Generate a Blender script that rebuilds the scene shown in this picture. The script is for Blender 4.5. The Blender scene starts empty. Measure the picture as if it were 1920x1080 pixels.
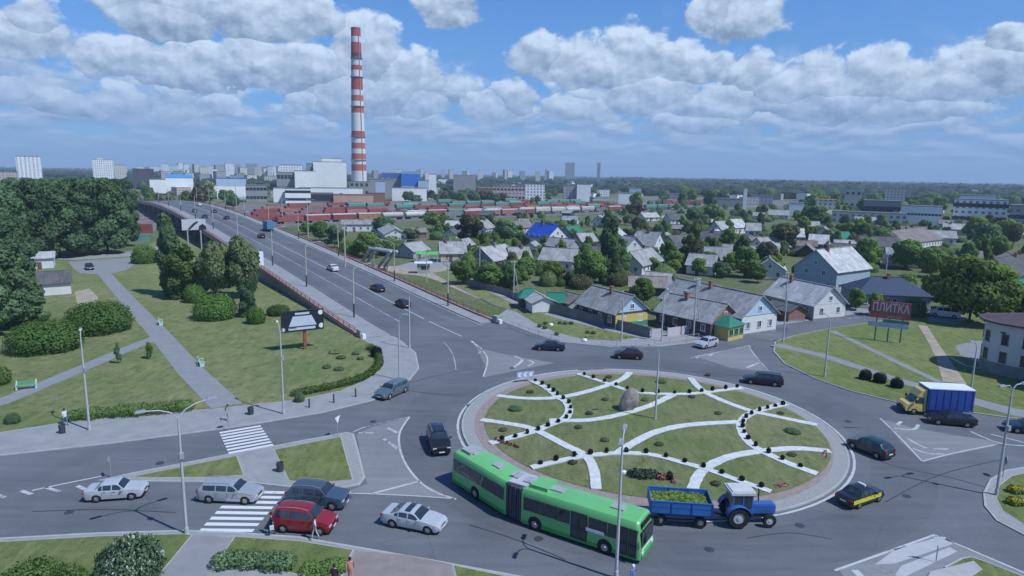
import bpy, bmesh, math, random
import numpy as np
from mathutils import Vector, Matrix
PI = math.pi
R = math.radians
random.seed(7)
S = bpy.context.scene
COL = S.collection

# ------------------------------------------------------------------ camera
CAM_H, FPX, HORIZON, ROLL = 25.5, 1230.0, 326.0, 0.0172
_r = math.atan(ROLL)
_p = math.atan((540 - HORIZON) * math.cos(_r) / FPX)
_F = Vector((0, math.cos(_p), -math.sin(_p)))
_X = Vector((1, 0, 0))
_Y = _X.cross(_F)
CR = _X * math.cos(_r) + _Y * math.sin(_r)
CU = _Y * math.cos(_r) - _X * math.sin(_r)
cd = bpy.data.cameras.new('camera')
cam = bpy.data.objects.new('camera', cd)
COL.objects.link(cam)
cam.matrix_world = Matrix(((CR.x, CU.x, -_F.x, 0), (CR.y, CU.y, -_F.y, 0), (CR.z, CU.z, -_F.z, CAM_H), (0, 0, 0, 1)))
cd.sensor_width = 36
cd.lens = FPX / 1920 * 36
cd.clip_start = 0.5
cd.clip_end = 60000
S.camera = cam
S.view_settings.view_transform = 'Standard'
S.view_settings.look = 'None'
S.view_settings.gamma = 1
S.view_settings.exposure = 0.08
S.view_settings.use_white_balance = True
S.view_settings.white_balance_temperature = 5750
S.view_settings.white_balance_tint = 8
S.render.engine = 'CYCLES'
S.cycles.max_bounces = 6
S.cycles.volume_bounces = 0
S.cycles.transparent_max_bounces = 6
S.cycles.use_denoising = True

def ray(x, y):
    return _F + CR * ((x - 960) / FPX) - CU * ((y - 540) / FPX)
def G(x, y, z=0.0):
    """point of the place, at height z, that a traced spot of the photograph belongs to"""
    d = ray(x, y)
    t = (z - CAM_H) / d.z
    return Vector((d.x * t, d.y * t, z))
def PX(v):
    q = Vector(v) - Vector((0, 0, CAM_H))
    k = q.dot(_F)
    return 960 + FPX * q.dot(CR) / k, 540 - FPX * q.dot(CU) / k
def atD(x, y, D):
    """point on the ray at horizontal distance D"""
    d = ray(x, y)
    t = D / math.hypot(d.x, d.y)
    return Vector((d.x * t, d.y * t, CAM_H + d.z * t))
def top_z(base, y):
    """height above the spot base whose picture row is y"""
    lo, hi = 0.0, 300.0
    for _ in range(40):
        m = (lo + hi) / 2
        if PX((base.x, base.y, base.z + m))[1] > y: lo = m
        else: hi = m
    return lo

# ------------------------------------------------------------------ sky and sun
SUN_AZ, SUN_EL = 120.0, 54.0
sd = bpy.data.lights.new('sun', 'SUN')
sun = bpy.data.objects.new('sun', sd)
COL.objects.link(sun)
sd.energy = 4.0
sd.angle = R(0.53)
sd.color = (1.0, 0.965, 0.91)
_sv = Vector((math.sin(R(SUN_AZ)) * math.cos(R(SUN_EL)), math.cos(R(SUN_AZ)) * math.cos(R(SUN_EL)), math.sin(R(SUN_EL))))
sun.rotation_euler = _sv.to_track_quat('Z', 'Y').to_euler()
sun.location = (60, -60, 120)

W = bpy.data.worlds.new('World')
S.world = W
W.use_nodes = True
wt = W.node_tree
wt.nodes.clear()
class NT:
    """small helper that writes node trees as expressions"""
    def __init__(s, t): s.t = t; s.n = t.nodes; s.l = t.links
    def node(s, ty, **k):
        n = s.n.new(ty)
        for a, b in k.items(): setattr(n, a, b)
        return n
    def put(s, sock, v):
        if v is None: return
        if isinstance(v, bpy.types.NodeSocket): s.l.new(v, sock)
        else:
            if isinstance(v, (tuple, list)) and sock.type == 'RGBA' and len(v) == 3: v = (*v, 1)
            sock.default_value = v
    def m(s, op, a, b=None, c=None, clamp=False):
        n = s.node('ShaderNodeMath', operation=op, use_clamp=clamp)
        for i, v in enumerate((a, b, c)):
            if v is not None: s.put(n.inputs[i], v)
        return n.outputs[0]
    def vm(s, op, a, b=None, scale=None):
        n = s.node('ShaderNodeVectorMath', operation=op)
        s.put(n.inputs[0], a)
        if b is not None: s.put(n.inputs[1], b)
        if scale is not None: s.put(n.inputs['Scale'], scale)
        return n.outputs['Value'] if op in ('LENGTH', 'DOT_PRODUCT', 'DISTANCE') else n.outputs[0]
    def mix(s, f, a, b, blend='MIX'):
        n = s.node('ShaderNodeMix', data_type='RGBA', blend_type=blend)
        s.put(n.inputs[0], f); s.put(n.inputs[6], a); s.put(n.inputs[7], b)
        return n.outputs[2]
    def noise(s, vec, scale, detail=5, rough=.55, dist=0, dims='3D', lac=2):
        n = s.node('ShaderNodeTexNoise', noise_dimensions=dims)
        s.put(n.inputs['Vector'], vec)
        n.inputs['Scale'].default_value = scale; n.inputs['Detail'].default_value = detail
        n.inputs['Roughness'].default_value = rough; n.inputs['Distortion'].default_value = dist
        n.inputs['Lacunarity'].default_value = lac
        return n.outputs[0]
    def rng(s, v, a, b, c, d, smooth=False):
        n = s.node('ShaderNodeMapRange', clamp=True)
        if smooth: n.interpolation_type = 'SMOOTHSTEP'
        for i, q in enumerate((v, a, b, c, d)): s.put(n.inputs[i], q)
        return n.outputs[0]
    def xyz(s, x, y, z=0.0):
        n = s.node('ShaderNodeCombineXYZ')
        for i, q in enumerate((x, y, z)): s.put(n.inputs[i], q)
        return n.outputs[0]
    def sep(s, v):
        n = s.node('ShaderNodeSeparateXYZ'); s.put(n.inputs[0], v)
        return n.outputs

def build_sky():
    N = NT(wt)
    sky = N.node('ShaderNodeTexSky', sky_type='NISHITA')
    sky.sun_disc = False
    sky.sun_elevation = R(SUN_EL); sky.sun_rotation = R(SUN_AZ)
    sky.altitude = 150; sky.air_density = 1.0; sky.dust_density = 0.35; sky.ozone_density = 2.2
    d = N.node('ShaderNodeTexCoord').outputs['Generated']
    x, y, z = N.sep(d)
    az = N.m('MULTIPLY', N.m('ARCTAN2', x, y), 57.2958)
    el = N.m('MULTIPLY', N.m('ARCSINE', z), 57.2958)
    p = N.xyz(az, el, 0)
    # cumulus banks: centre and half sizes in degrees, traced from the photograph (x, y, half width, height above, height below)
    banks = CLOUD_BANKS
    warp = N.noise(N.vm('MULTIPLY', p, (1, 1.25, 1)), 0.30, 4, .55)
    warp2 = N.noise(N.vm('MULTIPLY', p, (1, 1.5, 1)), 0.22, 2, .5)
    wv = N.xyz(N.m('MULTIPLY', N.m('SUBTRACT', warp, .5), 3.6), N.m('MULTIPLY', N.m('SUBTRACT', warp2, .5), 2.2))
    q = N.vm('ADD', p, wv)
    qs = N.sep(q)
    dens = None; grey = None
    for (bx, by, hw, up, dn) in banks:
        v = ray(bx, by)
        a = math.degrees(math.atan2(v.x, v.y)); e = math.degrees(math.asin(v.normalized().z))
        k = 1 / (FPX * math.pi / 180) * math.cos(R(a)) ** 2
        dx = N.m('MULTIPLY', N.m('SUBTRACT', qs[0], a), 1 / (hw * k))
        dy = N.m('SUBTRACT', qs[1], e)
        dyn = N.m('MAXIMUM', N.m('MULTIPLY', dy, 1 / (up * k)), N.m('MULTIPLY', dy, -1 / (dn * k)))
        t = N.m('SUBTRACT', 1.0, N.m('ADD', N.m('MULTIPLY', dx, dx), N.m('MULTIPLY', dyn, dyn)))
        g = N.m('MULTIPLY', dy, 1 / (up * k))          # -1 base .. +1 top
        if dens is None: dens, grey = t, g
        else:
            sel = N.m('GREATER_THAN', t, dens)
            grey = N.m('ADD', N.m('MULTIPLY', g, sel), N.m('MULTIPLY', grey, N.m('SUBTRACT', 1, sel)))
            dens = N.m('MAXIMUM', dens, t)
    dens = N.m('MAXIMUM', dens, -1.2)
    # puffs
    pp = N.vm('MULTIPLY', p, (1.0, 1.35, 1))
    puff = N.noise(pp, 0.40, 8, .60, .12)
    puff_up = N.noise(N.vm('ADD', pp, (0.35, 0.8, 0)), 0.40, 6, .60, .12)
    relief = N.m('SUBTRACT', puff, puff_up)
    a_hero = N.rng(N.m('ADD', dens, N.m('MULTIPLY', N.m('SUBTRACT', puff, .5), 2.3)), -0.14, 0.34, 0, 1, True)
    # ordinary rows of fair weather cloud that crowd towards the horizon, all the way round
    lg = N.m('MULTIPLY', N.m('LOGARITHM', N.m('ADD', N.m('MAXIMUM', el, 0), 1.1), 2.718), 9.0)
    rows = N.xyz(az, lg, 3.3)
    rn = N.noise(N.vm('MULTIPLY', rows, (0.24, 0.40, 1)), 1.0, 6, .58, .3)
    rn_up = N.noise(N.vm('MULTIPLY', N.vm('ADD', rows, (0.4, 0.9, 0)), (0.24, 0.40, 1)), 1.0, 4, .58, .3)
    cover = N.rng(el, 2.5, 15, .36, .62)
    a_row = N.m('MULTIPLY', N.rng(N.m('SUBTRACT', rn, cover), -.04, .14, 0, 1, True), N.rng(el, .2, 3.5, .45, .95))
    side = N.rng(N.m('ABSOLUTE', az), 40, 55, 0, 1)
    a_row = N.m('MULTIPLY', a_row, N.m('MAXIMUM', side, N.rng(el, 10.5, 7.5, 0.05, 1)))
    alpha = N.m('MAXIMUM', a_hero, a_row)
    lit_h = N.m('ADD', N.m('ADD', N.m('MULTIPLY', grey, .46), .50), N.m('MULTIPLY', relief, 1.9))
    lit_r = N.m('ADD', .50, N.m('MULTIPLY', N.m('SUBTRACT', rn, rn_up), 2.6))
    hero = N.m('GREATER_THAN', a_hero, N.m('MULTIPLY', a_row, .8))
    lit = N.m('ADD', N.m('MULTIPLY', lit_h, hero), N.m('MULTIPLY', lit_r, N.m('SUBTRACT', 1, hero)))
    lit = N.rng(lit, 0.0, 1.0, 0, 1)
    cr = N.node('ShaderNodeValToRGB')
    cr.color_ramp.elements[0].color = (*CLOUD_DARK, 1); cr.color_ramp.elements[1].color = (*CLOUD_LIGHT, 1)
    em = cr.color_ramp.elements.new(.45); em.color = (*CLOUD_MID, 1)
    N.put(cr.inputs[0], lit)
    far = N.rng(el, 0.0, 9.0, .62, 0.0, True)
    skyc = N.vm('MULTIPLY', sky.outputs[0], SKY_TINT)
    low = N.rng(el, -2, 22, 1, 0)
    skyc = N.mix(N.m('MULTIPLY', low, .80), skyc, SKY_LOW)
    cloud = N.mix(far, cr.outputs[0], SKY_LOW)
    colr = N.mix(N.m('MULTIPLY', alpha, .96), skyc, cloud)
    bg = N.node('ShaderNodeBackground')
    N.put(bg.inputs[0], colr); bg.inputs[1].default_value = 0.128
    out = N.node('ShaderNodeOutputWorld')
    wt.links.new(bg.outputs[0], out.inputs[0])

SKY_TINT = (0.39, 0.66, 0.96)
SKY_LOW = (1.62, 2.6, 4.45)
CLOUD_DARK = (1.8, 2.3, 3.1)
CLOUD_MID = (3.3, 3.85, 4.6)
CLOUD_LIGHT = (5.5, 6.0, 6.6)
CLOUD_BANKS = [
    (40, 75, 120, 75, 40), (70, 40, 60, 40, 60), (20, 175, 95, 45, 30),
    (400, 20, 230, 60, 50), (320, 30, 130, 55, 60), (520, 40, 150, 60, 35),
    (240, 120, 120, 62, 40), (390, 130, 150, 55, 45), (500, 120, 110, 60, 35), (590, 130, 120, 50, 55),
    (690, 105, 75, 75, 70), (760, 160, 85, 80, 55), (650, 180, 110, 60, 45), (790, 200, 50, 50, 25),
    (240, 195, 80, 45, 25), (410, 205, 50, 40, 20), (565, 205, 40, 40, 20), (120, 200, 90, 45, 25), (330, 215, 60, 30, 20),
    (840, 15, 62, 40, 30), (1385, 35, 95, 62, 42), (1340, 18, 50, 45, 50),
    (1010, 105, 60, 42, 40), (1180, 130, 85, 85, 50), (1090, 130, 90, 60, 35), (1290, 130, 80, 50, 30),
    (1400, 145, 60, 52, 40), (1230, 185, 120, 50, 30), (1330, 200, 130, 45, 30), (1500, 165, 110, 62, 45),
    (1640, 150, 90, 78, 55), (1760, 160, 120, 75, 60), (1560, 200, 140, 40, 40), (1870, 130, 100, 80, 60), (1900, 80, 70, 40, 60), (1700, 215, 160, 40, 25),
    (965, 185, 45, 40, 30), (920, 210, 60, 35, 20), (1080, 215, 80, 40, 20), (1300, 235, 90, 25, 15),
]
build_sky()
# ------------------------------------------------------------------ materials
def new_mat(name):
    m = bpy.data.materials.new(name); m.use_nodes = True
    t = m.node_tree; t.nodes.clear()
    N = NT(t)
    out = N.node('ShaderNodeOutputMaterial')
    b = N.node('ShaderNodeBsdfPrincipled')
    t.links.new(b.outputs[0], out.inputs[0])
    return m, N, b, out
def coords(N, kind):
    if kind == 'P': return N.node('ShaderNodeNewGeometry').outputs['Position']
    return N.node('ShaderNodeTexCoord').outputs['Object']
_mats = {}
def M(name, col, rough=.75, var=.12, sc=2.0, spec=.3, metal=0.0, coord='O', bump=0.0, bsc=20.0, rnd=0.0, coat=0.0, alpha=None):
    if name in _mats: return _mats[name]
    m, N, b, out = new_mat(name)
    v = coords(N, coord)
    f = N.rng(N.noise(v, sc, 6, .6), .3, .7, 1 - var, 1 + var)
    if rnd:
        f = N.m('MULTIPLY', f, N.rng(N.node('ShaderNodeObjectInfo').outputs['Random'], 0, 1, 1 - rnd, 1 + rnd))
    c = N.vm('SCALE', tuple(col), scale=f)
    N.put(b.inputs['Base Color'], c)
    b.inputs['Roughness'].default_value = rough
    b.inputs['Specular IOR Level'].default_value = spec
    b.inputs['Metallic'].default_value = metal
    b.inputs['Coat Weight'].default_value = coat
    b.inputs['Coat Roughness'].default_value = .05
    if bump:
        bn = N.node('ShaderNodeBump'); bn.inputs['Strength'].default_value = bump; bn.inputs['Distance'].default_value = .05
        N.put(bn.inputs['Height'], N.noise(v, bsc, 4))
        N.put(b.inputs['Normal'], bn.outputs[0])
    _mats[name] = m
    return m

def lawn_mat(name, green, dry, dryness=.5, far=False):
    m, N, b, out = new_mat(name)
    v = coords(N, 'P')
    big = N.noise(v, .05 if not far else .008, 4, .6, .4)
    mid = N.noise(v, .33 if not far else .05, 6, .68, .6)
    fine = N.noise(v, 6.0 if not far else .6, 5, .75)
    f = N.rng(N.m('ADD', N.m('MULTIPLY', big, .55), N.m('MULTIPLY', mid, .45)), .40 - .1 * (dryness - .5), .62 - .1 * (dryness - .5), 0, 1)
    c = N.mix(N.m('MULTIPLY', f, dryness + .2), green, dry)
    tuft = N.rng(N.noise(v, .9 if not far else .12, 5, .72), .52, .68, 0, .75)
    c = N.mix(tuft, c, tuple(g * .60 for g in green))
    mow = N.noise(N.vm('MULTIPLY', v, (1.0, .25, 1)), 1.6 if not far else .2, 4, .65)
    c = N.vm('SCALE', c, scale=N.rng(mow, .3, .7, .80, 1.22))
    bare = N.rng(N.noise(v, .21 if not far else .02, 6, .7, .8), .62, .74, 0, .55)
    c = N.mix(bare, c, tuple((a * .8 + q) * .6 for a, q in zip(dry, (.10, .07, .05))))
    c = N.vm('SCALE', c, scale=N.rng(fine, .25, .75, .66, 1.34))
    N.put(b.inputs['Base Color'], c)
    b.inputs['Roughness'].default_value = .9; b.inputs['Specular IOR Level'].default_value = .15
    bn = N.node('ShaderNodeBump'); bn.inputs['Strength'].default_value = .9; bn.inputs['Distance'].default_value = .12
    N.put(bn.inputs['Height'], N.noise(v, 9.0 if not far else .8, 5, .8)); N.put(b.inputs['Normal'], bn.outputs[0])
    return m

def road_mat(name, col, streak=None, var=.16, patch=True):
    """asphalt: aggregate, mottling, patches and thin cracks"""
    m, N, b, out = new_mat(name)
    v = coords(N, 'P')
    a = N.noise(v, .12, 5, .6, .5); g = N.noise(v, 14.0, 3, .7)
    f = N.m('MULTIPLY', N.rng(a, .3, .7, 1 - var, 1 + var), N.rng(g, .3, .7, .86, 1.14))
    st = N.noise(N.vm('MULTIPLY', v, (.10, 1.1, 1)), 1.0, 4, .6, .3)
    f = N.m('MULTIPLY', f, N.rng(st, .35, .65, .92, 1.07))
    vor = N.node('ShaderNodeTexVoronoi', feature='DISTANCE_TO_EDGE'); vor.inputs['Scale'].default_value = .085
    N.put(vor.inputs['Vector'], N.vm('ADD', v, N.vm('SCALE', N.node('ShaderNodeTexNoise').outputs['Color'], scale=2.5)))
    crack = N.rng(vor.outputs['Distance'], 0.0, .005, .84, 1)
    if patch: f = N.m('MULTIPLY', f, crack)
    c = N.vm('SCALE', tuple(col), scale=f)
    N.put(b.inputs['Base Color'], c)
    b.inputs['Roughness'].default_value = .82; b.inputs['Specular IOR Level'].default_value = .25
    return m

def paint_mat(name, col, wear=.35):
    """road paint, worn through to the asphalt in patches"""
    m, N, b, out = new_mat(name)
    v = coords(N, 'P')
    f = N.rng(N.m('ADD', N.m('MULTIPLY', N.noise(v, 2.2, 6, .75), .6), N.m('MULTIPLY', N.noise(v, .35, 3), .4)), .62 - wear * .42, .76 - wear * .42, 1, 0)
    f = N.m('SUBTRACT', 1, f)
    c = N.mix(f, col, (.16, .165, .175))
    N.put(b.inputs['Base Color'], c); b.inputs['Roughness'].default_value = .7
    return m

def slate_mat(name, col, moss=.25):
    """corrugated asbestos cement roofing: waves down the slope, sheet rows, lichen and runs"""
    if name in _mats: return _mats[name]
    m, N, b, out = new_mat(name)
    o = coords(N, 'O'); x, y, z = N.sep(o)
    wav = N.m('SINE', N.m('MULTIPLY', x, 30))
    row = N.m('FRACT', N.m('MULTIPLY', z, .95))
    rowl = N.rng(row, .0, .06, .80, 1)
    colm = N.m('FRACT', N.m('MULTIPLY', x, .9))
    shade = N.node('ShaderNodeTexWhiteNoise', noise_dimensions='3D')
    N.put(shade.inputs[0], N.xyz(N.m('FLOOR', N.m('MULTIPLY', x, .9)), N.m('FLOOR', N.m('MULTIPLY', z, .95)), N.m('SIGN', y)))
    f = N.m('MULTIPLY', rowl, N.rng(shade.outputs[0], 0, 1, .84, 1.14))
    runs = N.noise(N.vm('MULTIPLY', o, (1.6, .3, .25)), 1.5, 5, .65)
    f = N.m('MULTIPLY', f, N.rng(runs, .3, .7, .72, 1.2))
    f = N.m('MULTIPLY', f, N.rng(N.node('ShaderNodeObjectInfo').outputs['Random'], 0, 1, .86, 1.14))
    c = N.vm('SCALE', tuple(col), scale=f)
    c = N.mix(N.m('MULTIPLY', N.rng(N.noise(o, 1.1, 6, .7), .50, .68, 0, 1), moss), c, (.085, .088, .075))
    N.put(b.inputs['Base Color'], c)
    b.inputs['Roughness'].default_value = .85; b.inputs['Specular IOR Level'].default_value = .2
    bn = N.node('ShaderNodeBump'); bn.inputs['Strength'].default_value = .5; bn.inputs['Distance'].default_value = .04
    N.put(bn.inputs['Height'], wav); N.put(b.inputs['Normal'], bn.outputs[0])
    _mats[name] = m
    return m

def leaf_mat(name, c1, c2, trans=.32, rnd=.22):
    m, N, b, out = new_mat(name)
    o = coords(N, 'O')
    ob = N.node('ShaderNodeObjectInfo').outputs['Random']
    k = N.noise(o, 2.3, 3, .6)
    f = N.m('ADD', N.rng(k, .35, .65, 0, .75), N.m('MULTIPLY', ob, .35))
    c = N.mix(f, c1, c2)
    c = N.vm('SCALE', c, scale=N.m('MULTIPLY', N.rng(N.noise(o, 14, 2), .3, .7, .72, 1.28), N.rng(ob, 0, 1, 1 - rnd, 1 + rnd)))
    N.put(b.inputs['Base Color'], c)
    b.inputs['Roughness'].default_value = .62; b.inputs['Specular IOR Level'].default_value = .22
    tr = N.node('ShaderNodeBsdfTranslucent'); N.put(tr.inputs[0], N.vm('MULTIPLY', c, (1.15, 1.25, .6)))
    ms = N.node('ShaderNodeMixShader'); ms.inputs[0].default_value = trans
    N.l.new(b.outputs[0], ms.inputs[1]); N.l.new(tr.outputs[0], ms.inputs[2]); N.l.new(ms.outputs[0], out.inputs[0])
    return m

def facade_mat(name, wall, win, fx=3.2, fz=2.9):
    """wall of a far block: rows of openings too small to tell apart"""
    if name in _mats: return _mats[name]
    m, N, b, out = new_mat(name)
    o = coords(N, 'O'); x, y, z = N.sep(o)
    hx = N.m('FRACT', N.m('MULTIPLY', N.m('ADD', x, y), 1 / fx)); hz = N.m('FRACT', N.m('MULTIPLY', z, 1 / fz))
    k = N.m('MULTIPLY', N.m('GREATER_THAN', hx, .52), N.m('GREATER_THAN', hz, .5))
    nrm = N.sep(N.node('ShaderNodeNewGeometry').outputs['Normal'])[2]
    k = N.m('MULTIPLY', k, N.m('LESS_THAN', nrm, .5))
    c = N.mix(k, wall, win)
    c = N.vm('SCALE', c, scale=N.rng(N.noise(o, .3, 4), .3, .7, .88, 1.1))
    N.put(b.inputs['Base Color'], c); b.inputs['Roughness'].default_value = .8
    _mats[name] = m
    return m

LAWN = lawn_mat('mown_lawn', (.138, .176, .056), (.250, .240, .118), .60)
LAWN_E = lawn_mat('fresh_lawn', (.142, .182, .052), (.235, .228, .100), .48)
LAWN_R = lawn_mat('island_lawn', (.140, .176, .060), (.225, .210, .112), .52)
FIELD = lawn_mat('field', (.060, .080, .028), (.120, .115, .060), .4)
FARLAND = lawn_mat('far_land', (.055, .080, .034), (.105, .110, .060), .35, True)
YARD = lawn_mat('yard_ground', (.095, .132, .040), (.200, .185, .120), .5)
ASPHALT = road_mat('asphalt', (.128, .134, .146))
ASPHALT_WORN = road_mat('pale_asphalt', (.205, .209, .214), var=.10)
ASPHALT_DARK = road_mat('rubbered_asphalt', (.115, .121, .133), var=.16)
PAVE = M('concrete_paving', (.27, .27, .272), .85, .13, .6, coord='P')
PATHM = M('path_asphalt', (.235, .235, .24), .88, .10, .8, coord='P')
KERB = M('kerb_concrete', (.36, .36, .35), .8, .12, 1.5, coord='P')
GRAVEL = M('gravel_paving', (.29, .285, .275), .9, .16, 5, coord='P', bump=.4, bsc=30)
PINK = M('brick_dust_paving', (.265, .215, .195), .9, .2, 3, coord='P')
SAND = M('sandy_ground', (.34, .29, .22), .95, .25, .5, coord='P', bump=.4, bsc=8)
CHIP = M('white_marble_chips', (.56, .565, .55), .85, .18, 2.2, coord='P', bump=.5, bsc=40)
BROWNPAVE = M('brownish_paving', (.24, .205, .19), .88, .12, 1.2, coord='P')
PAINT = paint_mat('road_paint', (.62, .62, .62), .10)
PAINT_LINE = paint_mat('greyed_road_paint', (.46, .46, .46), .24)
PALEBAND = M('pale_worn_surface', (.40, .40, .41), .85, .10, .8, coord='P')
PAINT_OLD = paint_mat('faded_road_paint', (.50, .50, .50), .42)
BALLAST = M('rail_ballast', (.17, .15, .135), .95, .3, .25, coord='P')
CONC = M('concrete', (.33, .33, .32), .85, .16, 1.2, bump=.2)
CONC_D = M('grey_concrete', (.22, .22, .215), .85, .2, .9, bump=.2)
PARAPET = M('terracotta_parapet', (.40, .235, .20), .8, .18, 1.0)
REDRAIL = M('red_rail_paint', (.30, .095, .07), .55, .15, 2)
STEEL = M('galvanised_steel', (.36, .37, .38), .5, .1, 4, metal=.3)
POLEM = M('pole_concrete', (.42, .42, .41), .7, .1, 2)
POLEY = M('cream_pole_paint', (.46, .44, .34), .6, .1, 2)
POLED = M('dark_pole_base', (.06, .06, .06), .6, .1, 2)
WHITE = M('white_paint', (.72, .72, .72), .5, .06, 1.5)
BLACK = M('black_plastic', (.012, .012, .014), .5, .1, 5)
RUBBER = M('tyre_rubber', (.018, .018, .019), .85, .15, 8)
RIMM = M('wheel_rim', (.42, .42, .43), .35, .08, 4, metal=.6)
GLASS = M('car_glass', (.026, .034, .042), .04, .35, 1.6, spec=.9)
WGLASS = M('window_glass', (.03, .04, .05), .08, .2, 1, spec=.6)
LAMPW = M('headlamp_glass', (.62, .64, .66), .15, .05, 6, spec=.6)
LAMPR = M('tail_lamp_red', (.32, .018, .015), .25, .1, 6, spec=.5)
CHROME = M('chrome', (.60, .61, .62), .2, .05, 4, metal=.9)
TRUNK = M('bark', (.085, .068, .052), .9, .3, 6, bump=.5)
ROCK = M('boulder_granite', (.26, .22, .195), .85, .28, 3.2, bump=.8, bsc=9)
WOOD = M('weathered_boards', (.17, .165, .16), .88, .25, 3, rnd=.12)
WOOD_D = M('dark_boards', (.060, .052, .048), .88, .25, 3, rnd=.1)
SLATE = slate_mat('grey_slate_sheet', (.335, .33, .325), .50)
SLATE_L = slate_mat('pale_slate_sheet', (.45, .445, .435), .30)
SLATE_D = slate_mat('dark_slate_sheet', (.125, .122, .125), .35)
SLATE_P = slate_mat('rusty_slate_sheet', (.26, .215, .20), .45)
ROOF_BLUE = M('bright_blue_roofing', (.030, .085, .42), .45, .08, 1, spec=.4)
ROOF_NAVY = M('navy_tile_roofing', (.045, .060, .10), .55, .14, 1.5)
ROOF_GREEN = M('green_roofing', (.035, .175, .115), .55, .12, 1)
ROOF_BROWN = M('brown_metal_roofing', (.105, .075, .075), .55, .12, 1)
ROOF_RED = M('dull_red_roofing', (.21, .085, .07), .7, .15, 1)
LEAF_D = leaf_mat('dark_leaves', (0.112, 0.183, 0.095), (0.189, 0.273, 0.128), .4)
LEAF_M = leaf_mat('green_leaves', (0.137, 0.228, 0.063), (0.223, 0.309, 0.086), .4)
LEAF_L = leaf_mat('yellow_green_leaves', (0.170, 0.256, 0.051), (0.273, 0.345, 0.080), .35)
LEAF_P = leaf_mat('pale_leaves', (0.150, 0.210, 0.092), (0.240, 0.284, 0.134), .35)
LEAF_H = leaf_mat('hedge_leaves', (0.081, 0.159, 0.032), (0.128, 0.213, 0.044))
LEAF_K = leaf_mat('blackish_leaves', (.010, .017, .012), (.020, .030, .016))
LEAF_W = leaf_mat('white_blossom', (.28, .32, .26), (.44, .47, .40), .15)
LEAF_B = leaf_mat('brownish_leaves', (0.126, 0.126, 0.066), (0.180, 0.174, 0.086))

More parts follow.
